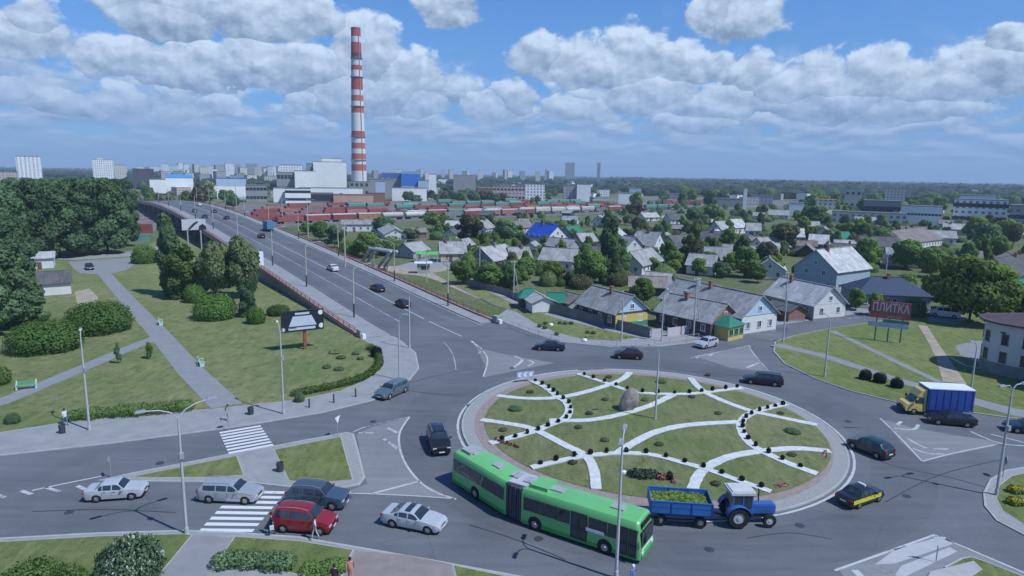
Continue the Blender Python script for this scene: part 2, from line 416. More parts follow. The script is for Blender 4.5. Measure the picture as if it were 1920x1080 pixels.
# ------------------------------------------------------------------ mesh builders
class MB:
    """collects shapes for ONE mesh object"""
    def __init__(s): s.v = []; s.f = []; s.mi = []
    def add(s, vs, fs, m=0):
        o = len(s.v); s.v += [tuple(v) for v in vs]
        for f in fs: s.f.append([i + o for i in f]); s.mi.append(m)
        return s
    def box(s, c, d, rz=0.0, m=0, taper=1.0):
        x, y, z = d[0] / 2, d[1] / 2, d[2] / 2
        cs, sn = math.cos(rz), math.sin(rz)
        P = []
        for (a, b, e) in ((-1, -1, -1), (1, -1, -1), (1, 1, -1), (-1, 1, -1), (-1, -1, 1), (1, -1, 1), (1, 1, 1), (-1, 1, 1)):
            k = taper if e > 0 else 1
            X, Y = a * x * k, b * y * k
            P.append((c[0] + X * cs - Y * sn, c[1] + X * sn + Y * cs, c[2] + e * z))
        return s.add(P, [(3, 2, 1, 0), (4, 5, 6, 7), (0, 1, 5, 4), (1, 2, 6, 5), (2, 3, 7, 6), (3, 0, 4, 7)], m)
    def beam(s, a, b, w, h, m=0):
        a, b = Vector(a), Vector(b); d = (b - a)
        if d.length < 1e-6: return s
        d.normalize()
        up = Vector((0, 0, 1)) if abs(d.z) < .95 else Vector((1, 0, 0))
        x = d.cross(up).normalized() * (w / 2); y = x.cross(d).normalized() * (h / 2)
        P = [a - x - y, a + x - y, a + x + y, a - x + y, b - x - y, b + x - y, b + x + y, b - x + y]
        return s.add(P, [(0, 1, 2, 3), (7, 6, 5, 4), (1, 0, 4, 5), (2, 1, 5, 6), (3, 2, 6, 7), (0, 3, 7, 4)], m)
    def tube(s, pts, rad, n=8, m=0, cap=True):
        pts = [Vector(p) for p in pts]
        if not isinstance(rad, (list, tuple)): rad = [rad] * len(pts)
        rings = []; ref = None
        for i, p in enumerate(pts):
            t = (pts[min(i + 1, len(pts) - 1)] - pts[max(i - 1, 0)]).normalized()
            if ref is None:
                ref = t.cross(Vector((0, 0, 1)) if abs(t.z) < .9 else Vector((1, 0, 0))).normalized()
            ref = (ref - t * ref.dot(t)).normalized(); b = t.cross(ref)
            rings.append([p + (ref * math.cos(2 * PI * k / n) + b * math.sin(2 * PI * k / n)) * rad[i] for k in range(n)])
        V = [v for r in rings for v in r]; F = []
        for i in range(len(pts) - 1):
            for k in range(n):
                F.append((i * n + k, i * n + (k + 1) % n, (i + 1) * n + (k + 1) % n, (i + 1) * n + k))
        if cap:
            F.append(tuple(range(n - 1, -1, -1))); F.append(tuple((len(pts) - 1) * n + k for k in range(n)))
        return s.add(V, F, m)
    def disc_wheel(s, c, r, w, n=18, m=0, hole=0.0):
        """solid of revolution about the y axis"""
        prof = [(hole, -w / 2), (r * .93, -w / 2), (r, -w * .32), (r, w * .32), (r * .93, w / 2), (hole, w / 2)]
        V = []; F = []
        for i in range(n):
            a = 2 * PI * i / n
            for (q, y) in prof: V.append((c[0] + q * math.cos(a), c[1] + y, c[2] + q * math.sin(a)))
        k = len(prof)
        for i in range(n):
            j = (i + 1) % n
            for q in range(k - 1): F.append((i * k + q, i * k + q + 1, j * k + q + 1, j * k + q))
        return s.add(V, F, m)
    def lathe(s, prof, c=(0, 0, 0), n=12, m=0):
        V = []; F = []; k = len(prof)
        for i in range(n):
            a = 2 * PI * i / n
            for (q, z) in prof: V.append((c[0] + q * math.cos(a), c[1] + q * math.sin(a), c[2] + z))
        for i in range(n):
            j = (i + 1) % n
            for q in range(k - 1): F.append((i * k + q, j * k + q, j * k + q + 1, i * k + q + 1))
        return s.add(V, F, m)
    def prism(s, poly, z0, z1, m=0, side=None):
        n = len(poly)
        if sum(poly[i][0] * poly[(i + 1) % n][1] - poly[(i + 1) % n][0] * poly[i][1] for i in range(n)) < 0: poly = poly[::-1]
        s.add([(p[0], p[1], z1) for p in poly], [tuple(range(n))], m)
        V = [(p[0], p[1], z0) for p in poly] + [(p[0], p[1], z1) for p in poly]
        return s.add(V, [(i, (i + 1) % n, n + (i + 1) % n, n + i) for i in range(n)], m if side is None else side)
    def sheet(s, poly, m=0):
        n = len(poly)
        if sum(poly[i][0] * poly[(i + 1) % n][1] - poly[(i + 1) % n][0] * poly[i][1] for i in range(n)) < 0: poly = poly[::-1]
        return s.add(poly, [tuple(range(n))], m)
    def strip(s, pts, w, z=None, m=0, h=0.0):
        """ribbon along a world polyline; w number or list; h gives it a thickness"""
        pts = [Vector(p) for p in pts]; n = len(pts)
        L = []; Rr = []
        for i, p in enumerate(pts):
            t = pts[min(i + 1, n - 1)] - pts[max(i - 1, 0)]; t.z = 0; t.normalize()
            nn = Vector((-t.y, t.x, 0)); ww = (w[i] if isinstance(w, (list, tuple)) else w) / 2
            zz = p.z if z is None else z
            L.append((p.x + nn.x * ww, p.y + nn.y * ww, zz)); Rr.append((p.x - nn.x * ww, p.y - nn.y * ww, zz))
        F = [(n + i, n + i + 1, i + 1, i) for i in range(n - 1)]
        s.add(L + Rr, F, m)
        if h:
            dn = lambda q: (q[0], q[1], q[2] - h)
            for side, rev in ((L, False), (Rr, True)):
                V = side + [dn(q) for q in side]
                Fs = [(i, i + 1, n + i + 1, n + i) for i in range(n - 1)]
                s.add(V, [f[::-1] for f in Fs] if rev else Fs, m)
            for e in (0, -1):
                s.add([L[e], Rr[e], dn(Rr[e]), dn(L[e])], [(0, 1, 2, 3) if e == 0 else (3, 2, 1, 0)], m)
        return s
    def mesh(s, name, mats, smooth=False, sharp=None):
        me = bpy.data.meshes.new(name)
        me.from_pydata(s.v, [], s.f)
        for mt in (mats if isinstance(mats, (list, tuple)) else [mats]): me.materials.append(mt)
        if any(s.mi): me.polygons.foreach_set('material_index', s.mi)
        if smooth:
            me.polygons.foreach_set('use_smooth', [True] * len(me.polygons))
            if sharp: me.set_sharp_from_angle(angle=R(sharp))
        me.update()
        return me
    def build(s, name, mats, parent=None, smooth=False, sharp=None, loc=None, rz=0.0):
        return put(name, s.mesh(name, mats, smooth, sharp), parent, loc, rz)
def put(name, data, parent=None, loc=None, rz=0.0):
    o = bpy.data.objects.new(name, data); COL.objects.link(o)
    if parent is not None: o.parent = parent
    if loc is not None: o.location = loc
    if rz: o.rotation_euler = (0, 0, rz)
    return o
def thing(name, label, cat, loc=(0, 0, 0), rz=0.0, group=None):
    o = put(name, None, None, loc, rz); o.empty_display_size = .3
    return tag(o, label, cat, group)
def tag(o, label=None, cat=None, group=None, kind=None):
    if label: o['label'] = label
    if cat: o['category'] = cat
    if group: o['group'] = group
    if kind: o['kind'] = kind
    return o
def struct(name, mb, mats, **k):
    return tag(mb.build(name, mats, **k), kind='structure')
def dup(root, loc=None, rz=None, label=None, group=None, scale=None):
    r = root.copy(); COL.objects.link(r)
    if loc is not None: r.location = loc
    if rz is not None: r.rotation_euler = (0, 0, rz)
    if scale is not None: r.scale = scale
    if label: r['label'] = label
    if group: r['group'] = group
    for ch in root.children:
        c = ch.copy(); COL.objects.link(c); c.parent = r
        for g in ch.children:
            d = g.copy(); COL.objects.link(d); d.parent = c
    return r
def smooth_line(pts, n=6, closed=False):
    """Catmull-Rom through the points"""
    P = [Vector(p) for p in pts]; out = []
    m = len(P)
    rngi = range(m if closed else m - 1)
    for i in rngi:
        if closed: a, b, c, d = P[i - 1], P[i], P[(i + 1) % m], P[(i + 2) % m]
        else: a, b, c, d = P[max(i - 1, 0)], P[i], P[i + 1], P[min(i + 2, m - 1)]
        for k in range(n):
            t = k / n
            out.append(.5 * ((2 * b) + (c - a) * t + (2 * a - 5 * b + 4 * c - d) * t * t + (3 * b - a - 3 * c + d) * t ** 3))
    if not closed: out.append(P[-1])
    return out
def tr(pl, z=0.0, sm=0, closed=False):
    """traced outline -> points on the plane z"""
    w = [G(x, y, z) for x, y in pl]
    return smooth_line(w, sm, closed) if sm else w
def inset(poly, d):
    """shrink an outline by d"""
    n = len(poly); P = [Vector((p[0], p[1])) for p in poly]
    A = sum(P[i].x * P[(i + 1) % n].y - P[(i + 1) % n].x * P[i].y for i in range(n))
    sg = 1 if A > 0 else -1; out = []
    for i in range(n):
        e0 = (P[i] - P[i - 1]); e1 = (P[(i + 1) % n] - P[i])
        if e0.length < 1e-6 or e1.length < 1e-6: out.append(P[i]); continue
        e0.normalize(); e1.normalize()
        n0 = Vector((-e0.y, e0.x)) * sg; n1 = Vector((-e1.y, e1.x)) * sg
        k = (n0 + n1); L = k.length
        k = k / L if L > 1e-3 else n0
        out.append(P[i] + k * min(d / max(k.dot(n0), .4), 2 * d))
    return [(q.x, q.y) for q in out]
def ring_wall(mb, outer, inner, z0, z1, m=0):
    n = len(outer)
    V = [(p[0], p[1], z1) for p in outer] + [(p[0], p[1], z1) for p in inner] + [(p[0], p[1], z0) for p in outer]
    A = sum(outer[i][0] * outer[(i + 1) % n][1] - outer[(i + 1) % n][0] * outer[i][1] for i in range(n))
    F = []
    for i in range(n):
        j = (i + 1) % n
        q = [(i, j, n + j, n + i), (2 * n + i, 2 * n + j, j, i)]
        F += q if A > 0 else [f[::-1] for f in q]
    mb.add(V, F, m)
# ------------------------------------------------------------------ ground, roads and lawns
Z_ROAD, Z_WORN, Z_MARK, Z_PAVE, Z_LAWN = .03, .04, .052, .13, .17
mb = MB()
rr = [0, 160, 500, 1200, 3000, 7000, 12000]
V = [(0, 150, 0)]; F = []
n = 72
for r in rr[1:]:
    V += [(r * math.cos(2 * PI * k / n), 150 + r * math.sin(2 * PI * k / n), 0) for k in range(n)]
for k in range(n): F.append((0, 1 + k, 1 + (k + 1) % n))
for i in range(len(rr) - 2):
    for k in range(n):
        a, b = 1 + i * n + k, 1 + i * n + (k + 1) % n
        F.append((a, a + n, b + n, b))
mb.add(V, F)
mb.mi = [0 if max(math.hypot(V[j][0], V[j][1] - 150) for j in f) < 1300 else 1 for f in mb.f]
struct('ground', mb, [YARD, FARLAND])
# pale daytime haze over the whole plain, one closed box of even density
def haze_box():
    m = bpy.data.materials.new('haze'); m.use_nodes = True; m.node_tree.nodes.clear(); N = NT(m.node_tree)
    o = N.node('ShaderNodeOutputMaterial'); v = N.node('ShaderNodeVolumePrincipled')
    v.inputs['Color'].default_value = HAZE_COL; v.inputs['Density'].default_value = HAZE_DENSITY
    N.l.new(v.outputs[0], o.inputs['Volume'])
    tag(MB().box((0, 150, 94.5), (25000, 25000, 191.0)).build('haze', m), kind='stuff')
HAZE_COL = (.66, .82, 1.0, 1); HAZE_DENSITY = .00018
haze_box()

ROAD = [(-420, 830), (0, 812), (420, 770), (560, 750), (700, 720), (730, 690), (715, 640), (745, 600), (900, 592), (960, 606), (1040, 632), (1150, 640), (1240, 638),
        (1440, 598), (1632, 580), (1750, 572), (1760, 590), (1640, 604), (1560, 620), (1490, 645), (1480, 690), (1690, 750), (1830, 770), (2400, 840), (2500, 1500), (900, 1450), (-420, 1350)]
struct('road', MB().sheet([(p.x, p.y, Z_ROAD) for p in tr(ROAD)]), ASPHALT)
CX, CY = 14.1, 65.0
def circ(r, z=0.0, n=96, a0=0.0, a1=360.0):
    k = n if a1 - a0 >= 360 else n + 1
    return [Vector((CX + r * math.cos(R(a0 + (a1 - a0) * i / n)), CY + r * math.sin(R(a0 + (a1 - a0) * i / n)), z)) for i in range(k)]
# darker rubbered lane round the island
mb = MB(); mb.strip(circ(23.3, Z_WORN - .005) + circ(23.3, Z_WORN - .005)[:1], 5.0)
struct('road_wheel_track', mb, ASPHALT_DARK)
def worn(pl, sm=0):
    struct('pale_road_surface', MB().sheet([(p.x, p.y, Z_WORN) for p in tr(pl, 0, sm, True)]), ASPHALT_WORN)
worn([(668, 815), (700, 800), (766, 783), (748, 812), (751, 845), (763, 875), (788, 905), (845, 934), (740, 930), (640, 926), (688, 908)])
worn([(893, 652), (960, 668), (1040, 681), (980, 693), (908, 708), (911, 690)])
worn([(1300, 668), (1406, 648), (1412, 662), (1443, 698), (1370, 690)])
worn([(1655, 787), (1700, 800), (1780, 815), (1880, 830), (1860, 838), (1728, 866), (1688, 828)])
worn([(1570, 1066), (1755, 1004), (1810, 1030), (2010, 1110), (1880, 1180), (1620, 1130)])

def slab(name, poly, top, mat, kerb=.16, kname='kerb', kh=None, skip=None):
    pl = [(p[0], p[1]) for p in poly]
    if kerb:
        ins = inset(pl, kerb)
        struct(name, MB().prism(ins, 0, top), mat)
        k = MB(); ring_wall(k, pl, ins, 0, (kh if kh is not None else top - .012))
        struct(kname, k, KERB)
    else:
        struct(name, MB().prism(pl, 0, top), mat)
# pavement along the north of the left road, and its lawn
slab('pavement', tr([(-420, 915), (0, 856), (200, 834), (415, 806), (480, 796), (600, 776), (700, 752), (765, 718), (786, 692), (780, 662), (748, 637), (735, 630), (680, 625), (650, 660), (560, 720), (350, 745), (0, 780), (-420, 800)]), Z_PAVE, PAVE, .18)
BRA = R(-34)
BD = Vector((math.sin(BRA), math.cos(BRA), 0)); BN = Vector((BD.y, -BD.x, 0))
_pz = [(80, 0), (90, .02), (100, .22), (110, .6), (122, 1.15), (135, 1.75), (160, 2.75), (190, 3.9), (215, 4.8), (245, 5.8), (280, 6.8), (315, 7.4), (350, 7.55), (400, 6.9), (460, 5.2), (520, 3.2), (620, .8)]
def bz(s):
    if s <= _pz[0][0]: return 0
    for (a, za), (b, zb) in zip(_pz, _pz[1:]):
        if s <= b: return za + (zb - za) * (s - a) / (b - a)
    return .3
def BP(s, off, dz=0.0):
    v = BD * s + BN * off
    return Vector((v.x, v.y, bz(s) + dz))
def brp(x, y):
    """traced spot on the ramp or bridge deck -> (station, offset)"""
    z = 0.0
    for _ in range(60):
        q = G(x, y, z); s = q.dot(BD); z = .6 * z + .4 * bz(s)
    q = G(x, y, z)
    return q.dot(BD), q.dot(BN)
wallbase = [BP(s, 35.6) for s in (97, 120, 150, 190, 240, 300)]
park = tr([(-420, 870), (0, 814), (120, 795), (350, 774), (440, 765), (560, 752), (640, 735)]) + smooth_line(tr([(640, 735), (690, 713), (720, 688), (717, 668), (700, 650), (684, 640)]), 4)[1:] + wallbase + tr([(262, 468), (130, 486), (-420, 500)])
slab('park_lawn', park, Z_LAWN, LAWN, .12, 'lawn_edging', Z_LAWN - .02)
def sheet(name, pl, z, mat, sm=0):
    struct(name, MB().sheet([(p.x, p.y, z) for p in tr(pl, 0, sm, True)]), mat)
ZP = Z_LAWN + .012
mb = MB(); mb.strip(tr([(190, 508), (240, 565), (295, 624), (360, 700), (426, 764)]), [2.7, 2.8, 2.9, 3.1, 3.2], z=ZP); struct('park_path', mb, PATHM)
mb = MB(); mb.strip(tr([(-300, 857), (-60, 775), (0, 758), (140, 699), (230, 660), (300, 632)]), 2.2, z=ZP - .004); struct('park_path', mb, PATHM)
sheet('parking_lot', [(128, 492), (252, 484), (262, 492), (236, 508), (196, 516), (150, 514), (138, 505)], ZP + .008, PATHM)
sheet('side_road', [(60, 484), (140, 489), (252, 481), (300, 470), (300, 463), (240, 474), (140, 482), (60, 478)], ZP + .016, PAVE)
# bare sandy patches of the lawn near the sheds
sheet('bare_earth', [(140, 548), (168, 543), (185, 560), (170, 578), (146, 575)], ZP - .006, SAND)
# traffic island of the left road
isl = tr([(182, 903), (245, 889), (440, 851), (510, 838), (650, 812), (664, 815), (675, 855), (685, 897), (674, 911), (640, 917), (540, 915), (460, 906), (280, 905)])
slab('traffic_island', isl, Z_PAVE, GRAVEL, .2)
slab('island_lawn', tr([(248, 897), (340, 878), (445, 857), (459, 894), (400, 898), (300, 899)]), Z_LAWN, LAWN_E, .1, 'lawn_edging', Z_LAWN - .02)
slab('island_lawn', tr([(513, 846), (640, 821), (648, 850), (663, 903), (600, 908), (541, 905)]), Z_LAWN, LAWN_E, .1, 'lawn_edging', Z_LAWN - .02)
sheet('island_path', [(447, 853), (508, 840), (538, 909), (482, 905)], Z_PAVE + .012, PAVE)
# south side
south = tr([(-420, 1045), (0, 1011), (180, 1001), (345, 996), (440, 1000), (560, 1008), (640, 1022), (800, 1050), (985, 1084), (1200, 1130), (1500, 1230), (1500, 1500), (-420, 1500)])
slab('pavement', south, Z_PAVE, PAVE, .2)
slab('verge_lawn', tr([(-420, 1055), (0, 1019), (190, 1008), (345, 1004), (362, 1006), (330, 1045), (285, 1100), (220, 1200), (-420, 1300)]), Z_LAWN, LAWN_E, .1, 'lawn_edging', Z_LAWN - .02)
slab('verge_lawn', tr([(440, 1009), (560, 1017), (664, 1034), (650, 1062), (638, 1095), (520, 1075), (402, 1068), (418, 1040)]), Z_LAWN, LAWN_E, .1, 'lawn_edging', Z_LAWN - .02)
slab('verge_lawn', tr([(848, 1062), (980, 1090), (1010, 1130), (860, 1110)]), Z_LAWN, LAWN_E, .1, 'lawn_edging', Z_LAWN - .02)
sheet('brownish_pavement', [(666, 1036), (760, 1044), (846, 1061), (860, 1140), (600, 1160), (640, 1092), (654, 1060)], Z_PAVE + .01, BROWNPAVE)
mb = MB(); mb.strip(tr([(402, 1009), (370, 1040), (325, 1090), (270, 1180)]), 3.6, z=Z_PAVE + .012); struct('crossing_path', mb, PATHM)
# roundabout island
mb = MB(); mb.prism(circ(18.9), 0, Z_PAVE); struct('roundabout_paving', mb, GRAVEL)
mb = MB(); ring_wall(mb, [(p.x, p.y) for p in circ(19.08)], [(p.x, p.y) for p in circ(18.9)], 0, Z_PAVE + .02); struct('roundabout_kerb', mb, KERB)
mb = MB(); ring_wall(mb, [(p.x, p.y) for p in circ(17.75)], [(p.x, p.y) for p in circ(15.5)], Z_PAVE - .05, Z_PAVE + .012); struct('roundabout_brick_ring', mb, PINK)
mnd = lambda r: Z_PAVE + .03 + .55 * (1 - (r / 17.2) ** 2)
def lawn_r(a):
    """edge of the island's grass: wider to the right, narrower to the front"""
    c = math.cos(R(a + 12)); return 16.75 + .95 * max(c, 0) ** 2 - .35 * max(-math.sin(R(a)), 0)
mb = MB(); n = 96; ks = [0, .2, .4, .6, .75, .88, 1.0]
V = [(CX, CY, mnd(0))]; F = []
for k in ks[1:]:
    for i in range(n):
        a = 360 * i / n; r = lawn_r(a) * k
        V.append((CX + r * math.cos(R(a)), CY + r * math.sin(R(a)), mnd(17.2 * k * .985)))
for i in range(n): F.append((0, 1 + i, 1 + (i + 1) % n))
for j in range(len(ks) - 2):
    for i in range(n):
        a, b = 1 + j * n + i, 1 + j * n + (i + 1) % n; F.append((a, a + n, b + n, b))
mb.add(V, F); struct('roundabout_lawn', mb, LAWN_R, smooth=True)
def onis(x, y):
    z = .3
    for _ in range(12):
        p = G(x, y, z); r = math.hypot(p.x - CX, p.y - CY); z = mnd(min(r, 17.2))
    return Vector((p.x, p.y, z))
BANDS = [
    ([(932, 742), (985, 747), (1040, 746), (1090, 737), (1140, 722), (1168, 710), (1181, 698)], 1.0),
    ([(1030, 788), (1100, 788), (1160, 778), (1220, 760), (1264, 739)], 1.0),
    ([(902, 787), (955, 795), (1000, 805), (1060, 835), (1098, 855), (1113, 880), (1118, 917)], 1.05),
    ([(1294, 708), (1312, 728), (1340, 745), (1400, 768), (1450, 780), (1532, 797)], 1.0),
    ([(1160, 849), (1185, 832), (1230, 810), (1290, 797), (1385, 791)], 1.05),
    ([(1297, 922), (1310, 891), (1332, 872), (1370, 856), (1420, 847), (1490, 841), (1557, 846)], 1.1)]
ROWS = [
    ([(996, 713), (1025, 728), (1045, 744), (1062, 755), (1067, 770), (1058, 785), (1030, 797), (990, 812), (918, 831)], 1.05, 'left'),
    ([(1083, 701), (1120, 713), (1145, 721), (1180, 733), (1220, 738), (1280, 739), (1320, 736), (1391, 727)], .85, 'far'),
    ([(1473, 757), (1430, 768), (1400, 780), (1389, 795), (1393, 815), (1410, 835), (1440, 852), (1480, 870), (1532, 889)], 1.05, 'right'),
    ([(996, 877), (1060, 862), (1100, 855), (1160, 850), (1220, 853), (1280, 868), (1330, 882), (1380, 900), (1445, 922)], .85, 'near')]
_g = random.Random(4)
for pl, w in BANDS:
    ln = [p + Vector((0, 0, .045)) for p in smooth_line([onis(*q) for q in pl], 12)]
    mb = MB(); mb.strip(ln, [w * .84 * _g.uniform(.93, 1.07) for _ in ln], h=.1); struct('white_gravel_band', mb, CHIP)
rowpts = []
for k, (pl, w, nm) in enumerate(ROWS):
    ln = smooth_line([onis(*q) for q in pl], 10); rowpts.append(ln)
    mb = MB(); mb.strip([p + Vector((0, 0, .055 + .004 * k)) for p in ln], [w * .84 * _g.uniform(.90, 1.08) for _ in ln], h=.1); struct('white_gravel_band', mb, CHIP)

# north side: pavement and lawn before the fence
slab('pavement', tr([(952, 608), (1000, 627), (1050, 642), (1140, 651), (1240, 650), (1300, 643), (1360, 629), (1440, 612), (1632, 585), (1745, 576), (1745, 568), (1632, 573), (1440, 597), (1320, 624), (1215, 622), (1100, 600), (960, 575), (930, 596)]), Z_PAVE, PAVE, .18)
slab('north_lawn', tr([(968, 586), (1000, 606), (1040, 624), (1095, 638), (1150, 641), (1205, 634), (1150, 618), (1080, 604), (1010, 588), (960, 566), (900, 534), (840, 508), (812, 512), (860, 540), (930, 575)]), Z_LAWN, LAWN, .1, 'lawn_edging', Z_LAWN - .02)
mb = MB(); mb.strip(tr([(835, 494), (870, 514), (925, 549), (975, 574), (1060, 600), (1150, 622), (1215, 636)]), 1.5, z=Z_LAWN + .012); struct('fence_side_path', mb, PAVE)
sheet('sandy_track', [(700, 497), (790, 503), (840, 492), (850, 512), (880, 540), (905, 562), (860, 545), (800, 520), (740, 512)], .05, SAND, 3)
sheet('sandy_track', [(740, 500), (800, 484), (846, 486), (845, 500), (790, 508)], .055, PAVE)
# east side
slab('east_lawn', tr([(1452, 642), (1450, 660), (1470, 683), (1530, 712), (1600, 736), (1690, 758), (1840, 778), (2000, 800), (2400, 850), (2400, 700), (2000, 600), (1745, 585), (1632, 606), (1560, 616), (1490, 630)]), Z_LAWN, LAWN_E, .22, 'kerb', Z_LAWN - .03)
mb = MB(); mb.strip(tr([(1452, 648), (1540, 668), (1620, 694), (1680, 714), (1790, 745), (1900, 775), (2050, 800)]), [2.4, 2.0, 1.9, 1.9, 2.6, 3.0, 3.2], z=ZP); struct('footpath', mb, PATHM)
mb = MB(); mb.strip(tr([(1560, 622), (1600, 641), (1680, 680), (1762, 719)]), 1.1, z=ZP - .004); struct('footpath', mb, PATHM)
mb = MB(); mb.strip(tr([(1730, 612), (1752, 648), (1768, 676), (1790, 720)]), [1.4, 1.3, 1.6, 2.6], z=ZP - .007); struct('trodden_path', mb, SAND)
mb = MB(); mb.strip(tr([(1782, 672), (1810, 688), (1860, 697), (1930, 712), (2050, 735)]), .5, z=ZP + .03, h=.2); struct('kerb', mb, KERB)
sheet('yard', [(1738, 604), (1745, 590), (1800, 590), (1812, 602), (1790, 610)], ZP + .02, PAVE)
sheet('yard_paving', [(1800, 668), (1790, 650), (1835, 640), (2050, 690), (2050, 735), (1860, 694)], ZP + .003, PATHM)
# east splitter island
eb = tr([(2010, 870), (1930, 876), (1885, 883), (1856, 900), (1843, 925), (1845, 950), (1868, 978), (1925, 1008), (2050, 1060)])
slab('traffic_island', eb, Z_PAVE, GRAVEL, .2)
slab('island_lawn', tr([(2010, 880), (1930, 887), (1895, 895), (1872, 913), (1866, 936), (1878, 960), (1925, 990), (2050, 1040)]), Z_LAWN, LAWN_E, .1, 'lawn_edging', Z_LAWN - .02)
# south east painted island with its lawn
slab('island_lawn', tr([(1770, 1066), (1800, 1050), (1818, 1046), (1850, 1056), (1960, 1100), (1850, 1130)]), Z_LAWN, LAWN_E, .16, 'kerb', Z_LAWN - .03)
sheet('island_paving', [(1745, 1076), (1825, 1056), (1842, 1072), (1800, 1100), (1720, 1110)], Z_LAWN + .012, KERB)

# ------------------------------------------------------------------ road markings
def mark(pts, w=.16, mat=PAINT_LINE, sm=6, dz=0.0, name='road_marking'):
    ln = [(p.x, p.y, Z_MARK + dz) for p in tr(pts, 0, sm if len(pts) > 2 else 0)]
    return struct(name, MB().strip(ln, w), mat)
mb = MB(); mb.strip(circ(19.46, Z_MARK, 80, 95, 470), .24); struct('edge_line', mb, PAINT_LINE)
mark([(768, 782), (752, 806), (748, 825), (752, 850), (764, 876), (787, 904), (815, 923), (855, 937)], .2)
mark([(640, 926), (700, 927), (780, 931), (852, 936)], .14)
mark([(700, 926), (787, 903)], .26)
mark([(768, 782), (690, 800), (662, 811)], .14, PAINT_OLD)
mark([(720, 824), (746, 842)], .35, PAINT_OLD); mark([(726, 803), (744, 812)], .35, PAINT_OLD); mark([(672, 812), (700, 813)], .3, PAINT_OLD)
mark([(190, 894), (115, 909), (60, 921)], .2)
for a, b in (((40, 921), (60, 928)), ((85, 915), (112, 923)), ((145, 912), (165, 921)), ((-10, 927), (10, 934))): mark([a, b], .34, PAINT_OLD)
mark([(893, 650), (910, 664), (914, 680), (906, 707)], .2)
mark([(965, 668), (979, 676), (962, 690)], .4, PAINT_OLD); mark([(992, 676), (1000, 681), (990, 687)], .3, PAINT_OLD)
mark([(884, 640), (903, 656)], .4, PAINT_OLD); mark([(896, 664), (905, 657)], .3, PAINT_OLD)
mark([(1295, 672), (1405, 648)], .16, PAINT_OLD); mark([(1405, 648), (1411, 661), (1443, 698)], .16, PAINT_OLD)
mark([(1306, 672), (1312, 667)], .4, PAINT_OLD); mark([(1400, 690), (1425, 680)], .4, PAINT_OLD); mark([(1330, 668), (1336, 664)], .4, PAINT_OLD)
mark([(1650, 785), (1690, 824), (1729, 866)], .16); mark([(1729, 866), (1790, 850), (1870, 834)], .16)
mark([(1820, 810), (1880, 833), (1960, 838)], .22); mark([(1858, 815), (1930, 833)], .2)
mark([(1676, 804), (1712, 806), (1722, 797)], .34); mark([(1682, 797), (1690, 791)], .34)
mark([(1700, 822), (1735, 840), (1780, 843)], .26, PAINT_OLD); mark([(1712, 842), (1740, 851), (1772, 852)], .26, PAINT_OLD)
mark([(1565, 1071), (1680, 1030), (1752, 1004), (1810, 1028), (1960, 1092)], .2, sm=0)
mark([(1602, 1070), (1614, 1082)], .5)
for pl in ([(1640, 1060), (1678, 1058), (1790, 1020), (1765, 1007), (1680, 1030)], [(1678, 1079), (1690, 1086), (1795, 1035), (1780, 1027), (1690, 1062)]):
    struct('pale_band', MB().sheet([(p.x, p.y, Z_MARK) for p in tr(pl)]), PALEBAND)
mark([(775, 596), (805, 620), (835, 645), (850, 668), (855, 695)], .15, PAINT_OLD)
mark([(1600, 627), (1560, 627), (1520, 632)], .12, PAINT_OLD)
mark([(1365, 634), (1385, 630)], .14, PAINT_OLD); mark([(1590, 598), (1610, 596)], .3, PAINT_OLD)
def zebra(quad, n, fill, mat):
    """bars of a zebra crossing inside a traced quad: near-left, near-right, far-right, far-left"""
    a, b, c, d = [G(*q) for q in quad]
    for i in range(n):
        t0 = i / n; t1 = (i + fill) / n
        P = [a.lerp(d, t0), b.lerp(c, t0), b.lerp(c, t1), a.lerp(d, t1)]
        struct('zebra_bar', MB().sheet([(p.x, p.y, Z_MARK) for p in P]), mat)
zebra([(429, 852), (513, 836), (487, 796), (410, 809)], 8, .55, PAINT)
zebra([(372, 998), (473, 999), (541, 918), (446, 916)], 8, .52, PAINT)

# manhole covers, drains, tar seams and painted cable shadows of the roadway
IRON = M('cast_iron', (.05, .05, .055), .7, .2, 6); TAR = M('seam_and_cable_shadow', (.055, .057, .062), .6, .2, 3, coord='P')
for (x, y) in ((880, 760), (1010, 1010), (1500, 985), (300, 868), (620, 955), (1330, 1030), (1700, 930), (1180, 668), (700, 790), (960, 690), (130, 960), (1590, 790)):
    q = G(x, y, Z_MARK); struct('manhole_cover', MB().lathe([(0, .012), (.31, .012), (.34, 0)], q, 14), IRON)
for pl in ([(1655, 868), (1700, 880), (1780, 896), (1868, 920)], [(1660, 942), (1740, 900), (1800, 880), (1880, 862)], [(1400, 1010), (1480, 1000), (1560, 1012)], [(880, 985), (960, 1010), (1060, 1050)], [(60, 960), (200, 956), (330, 962)], [(760, 720), (840, 700), (905, 690)], [(690, 720), (780, 735), (850, 742)], [(1240, 690), (1330, 700), (1400, 705)]):  # first two lines paint overhead cable shadows, the rest are tar seams
    struct('seam_and_cable_shadow', MB().strip([(p.x, p.y, Z_MARK - .004) for p in tr(pl, 0, 5)], .10), TAR)
def patch(pl): struct('asphalt_patch', MB().sheet([(p.x, p.y, Z_MARK - .006) for p in tr(pl)]), ASPHALT_DARK)
patch([(1260, 1020), (1380, 1000), (1392, 1016), (1270, 1040)]); patch([(230, 945), (300, 944), (302, 954), (226, 956)]); patch([(820, 705), (862, 700), (868, 710), (824, 716)]); patch([(1480, 745), (1520, 758), (1508, 766), (1470, 752)])

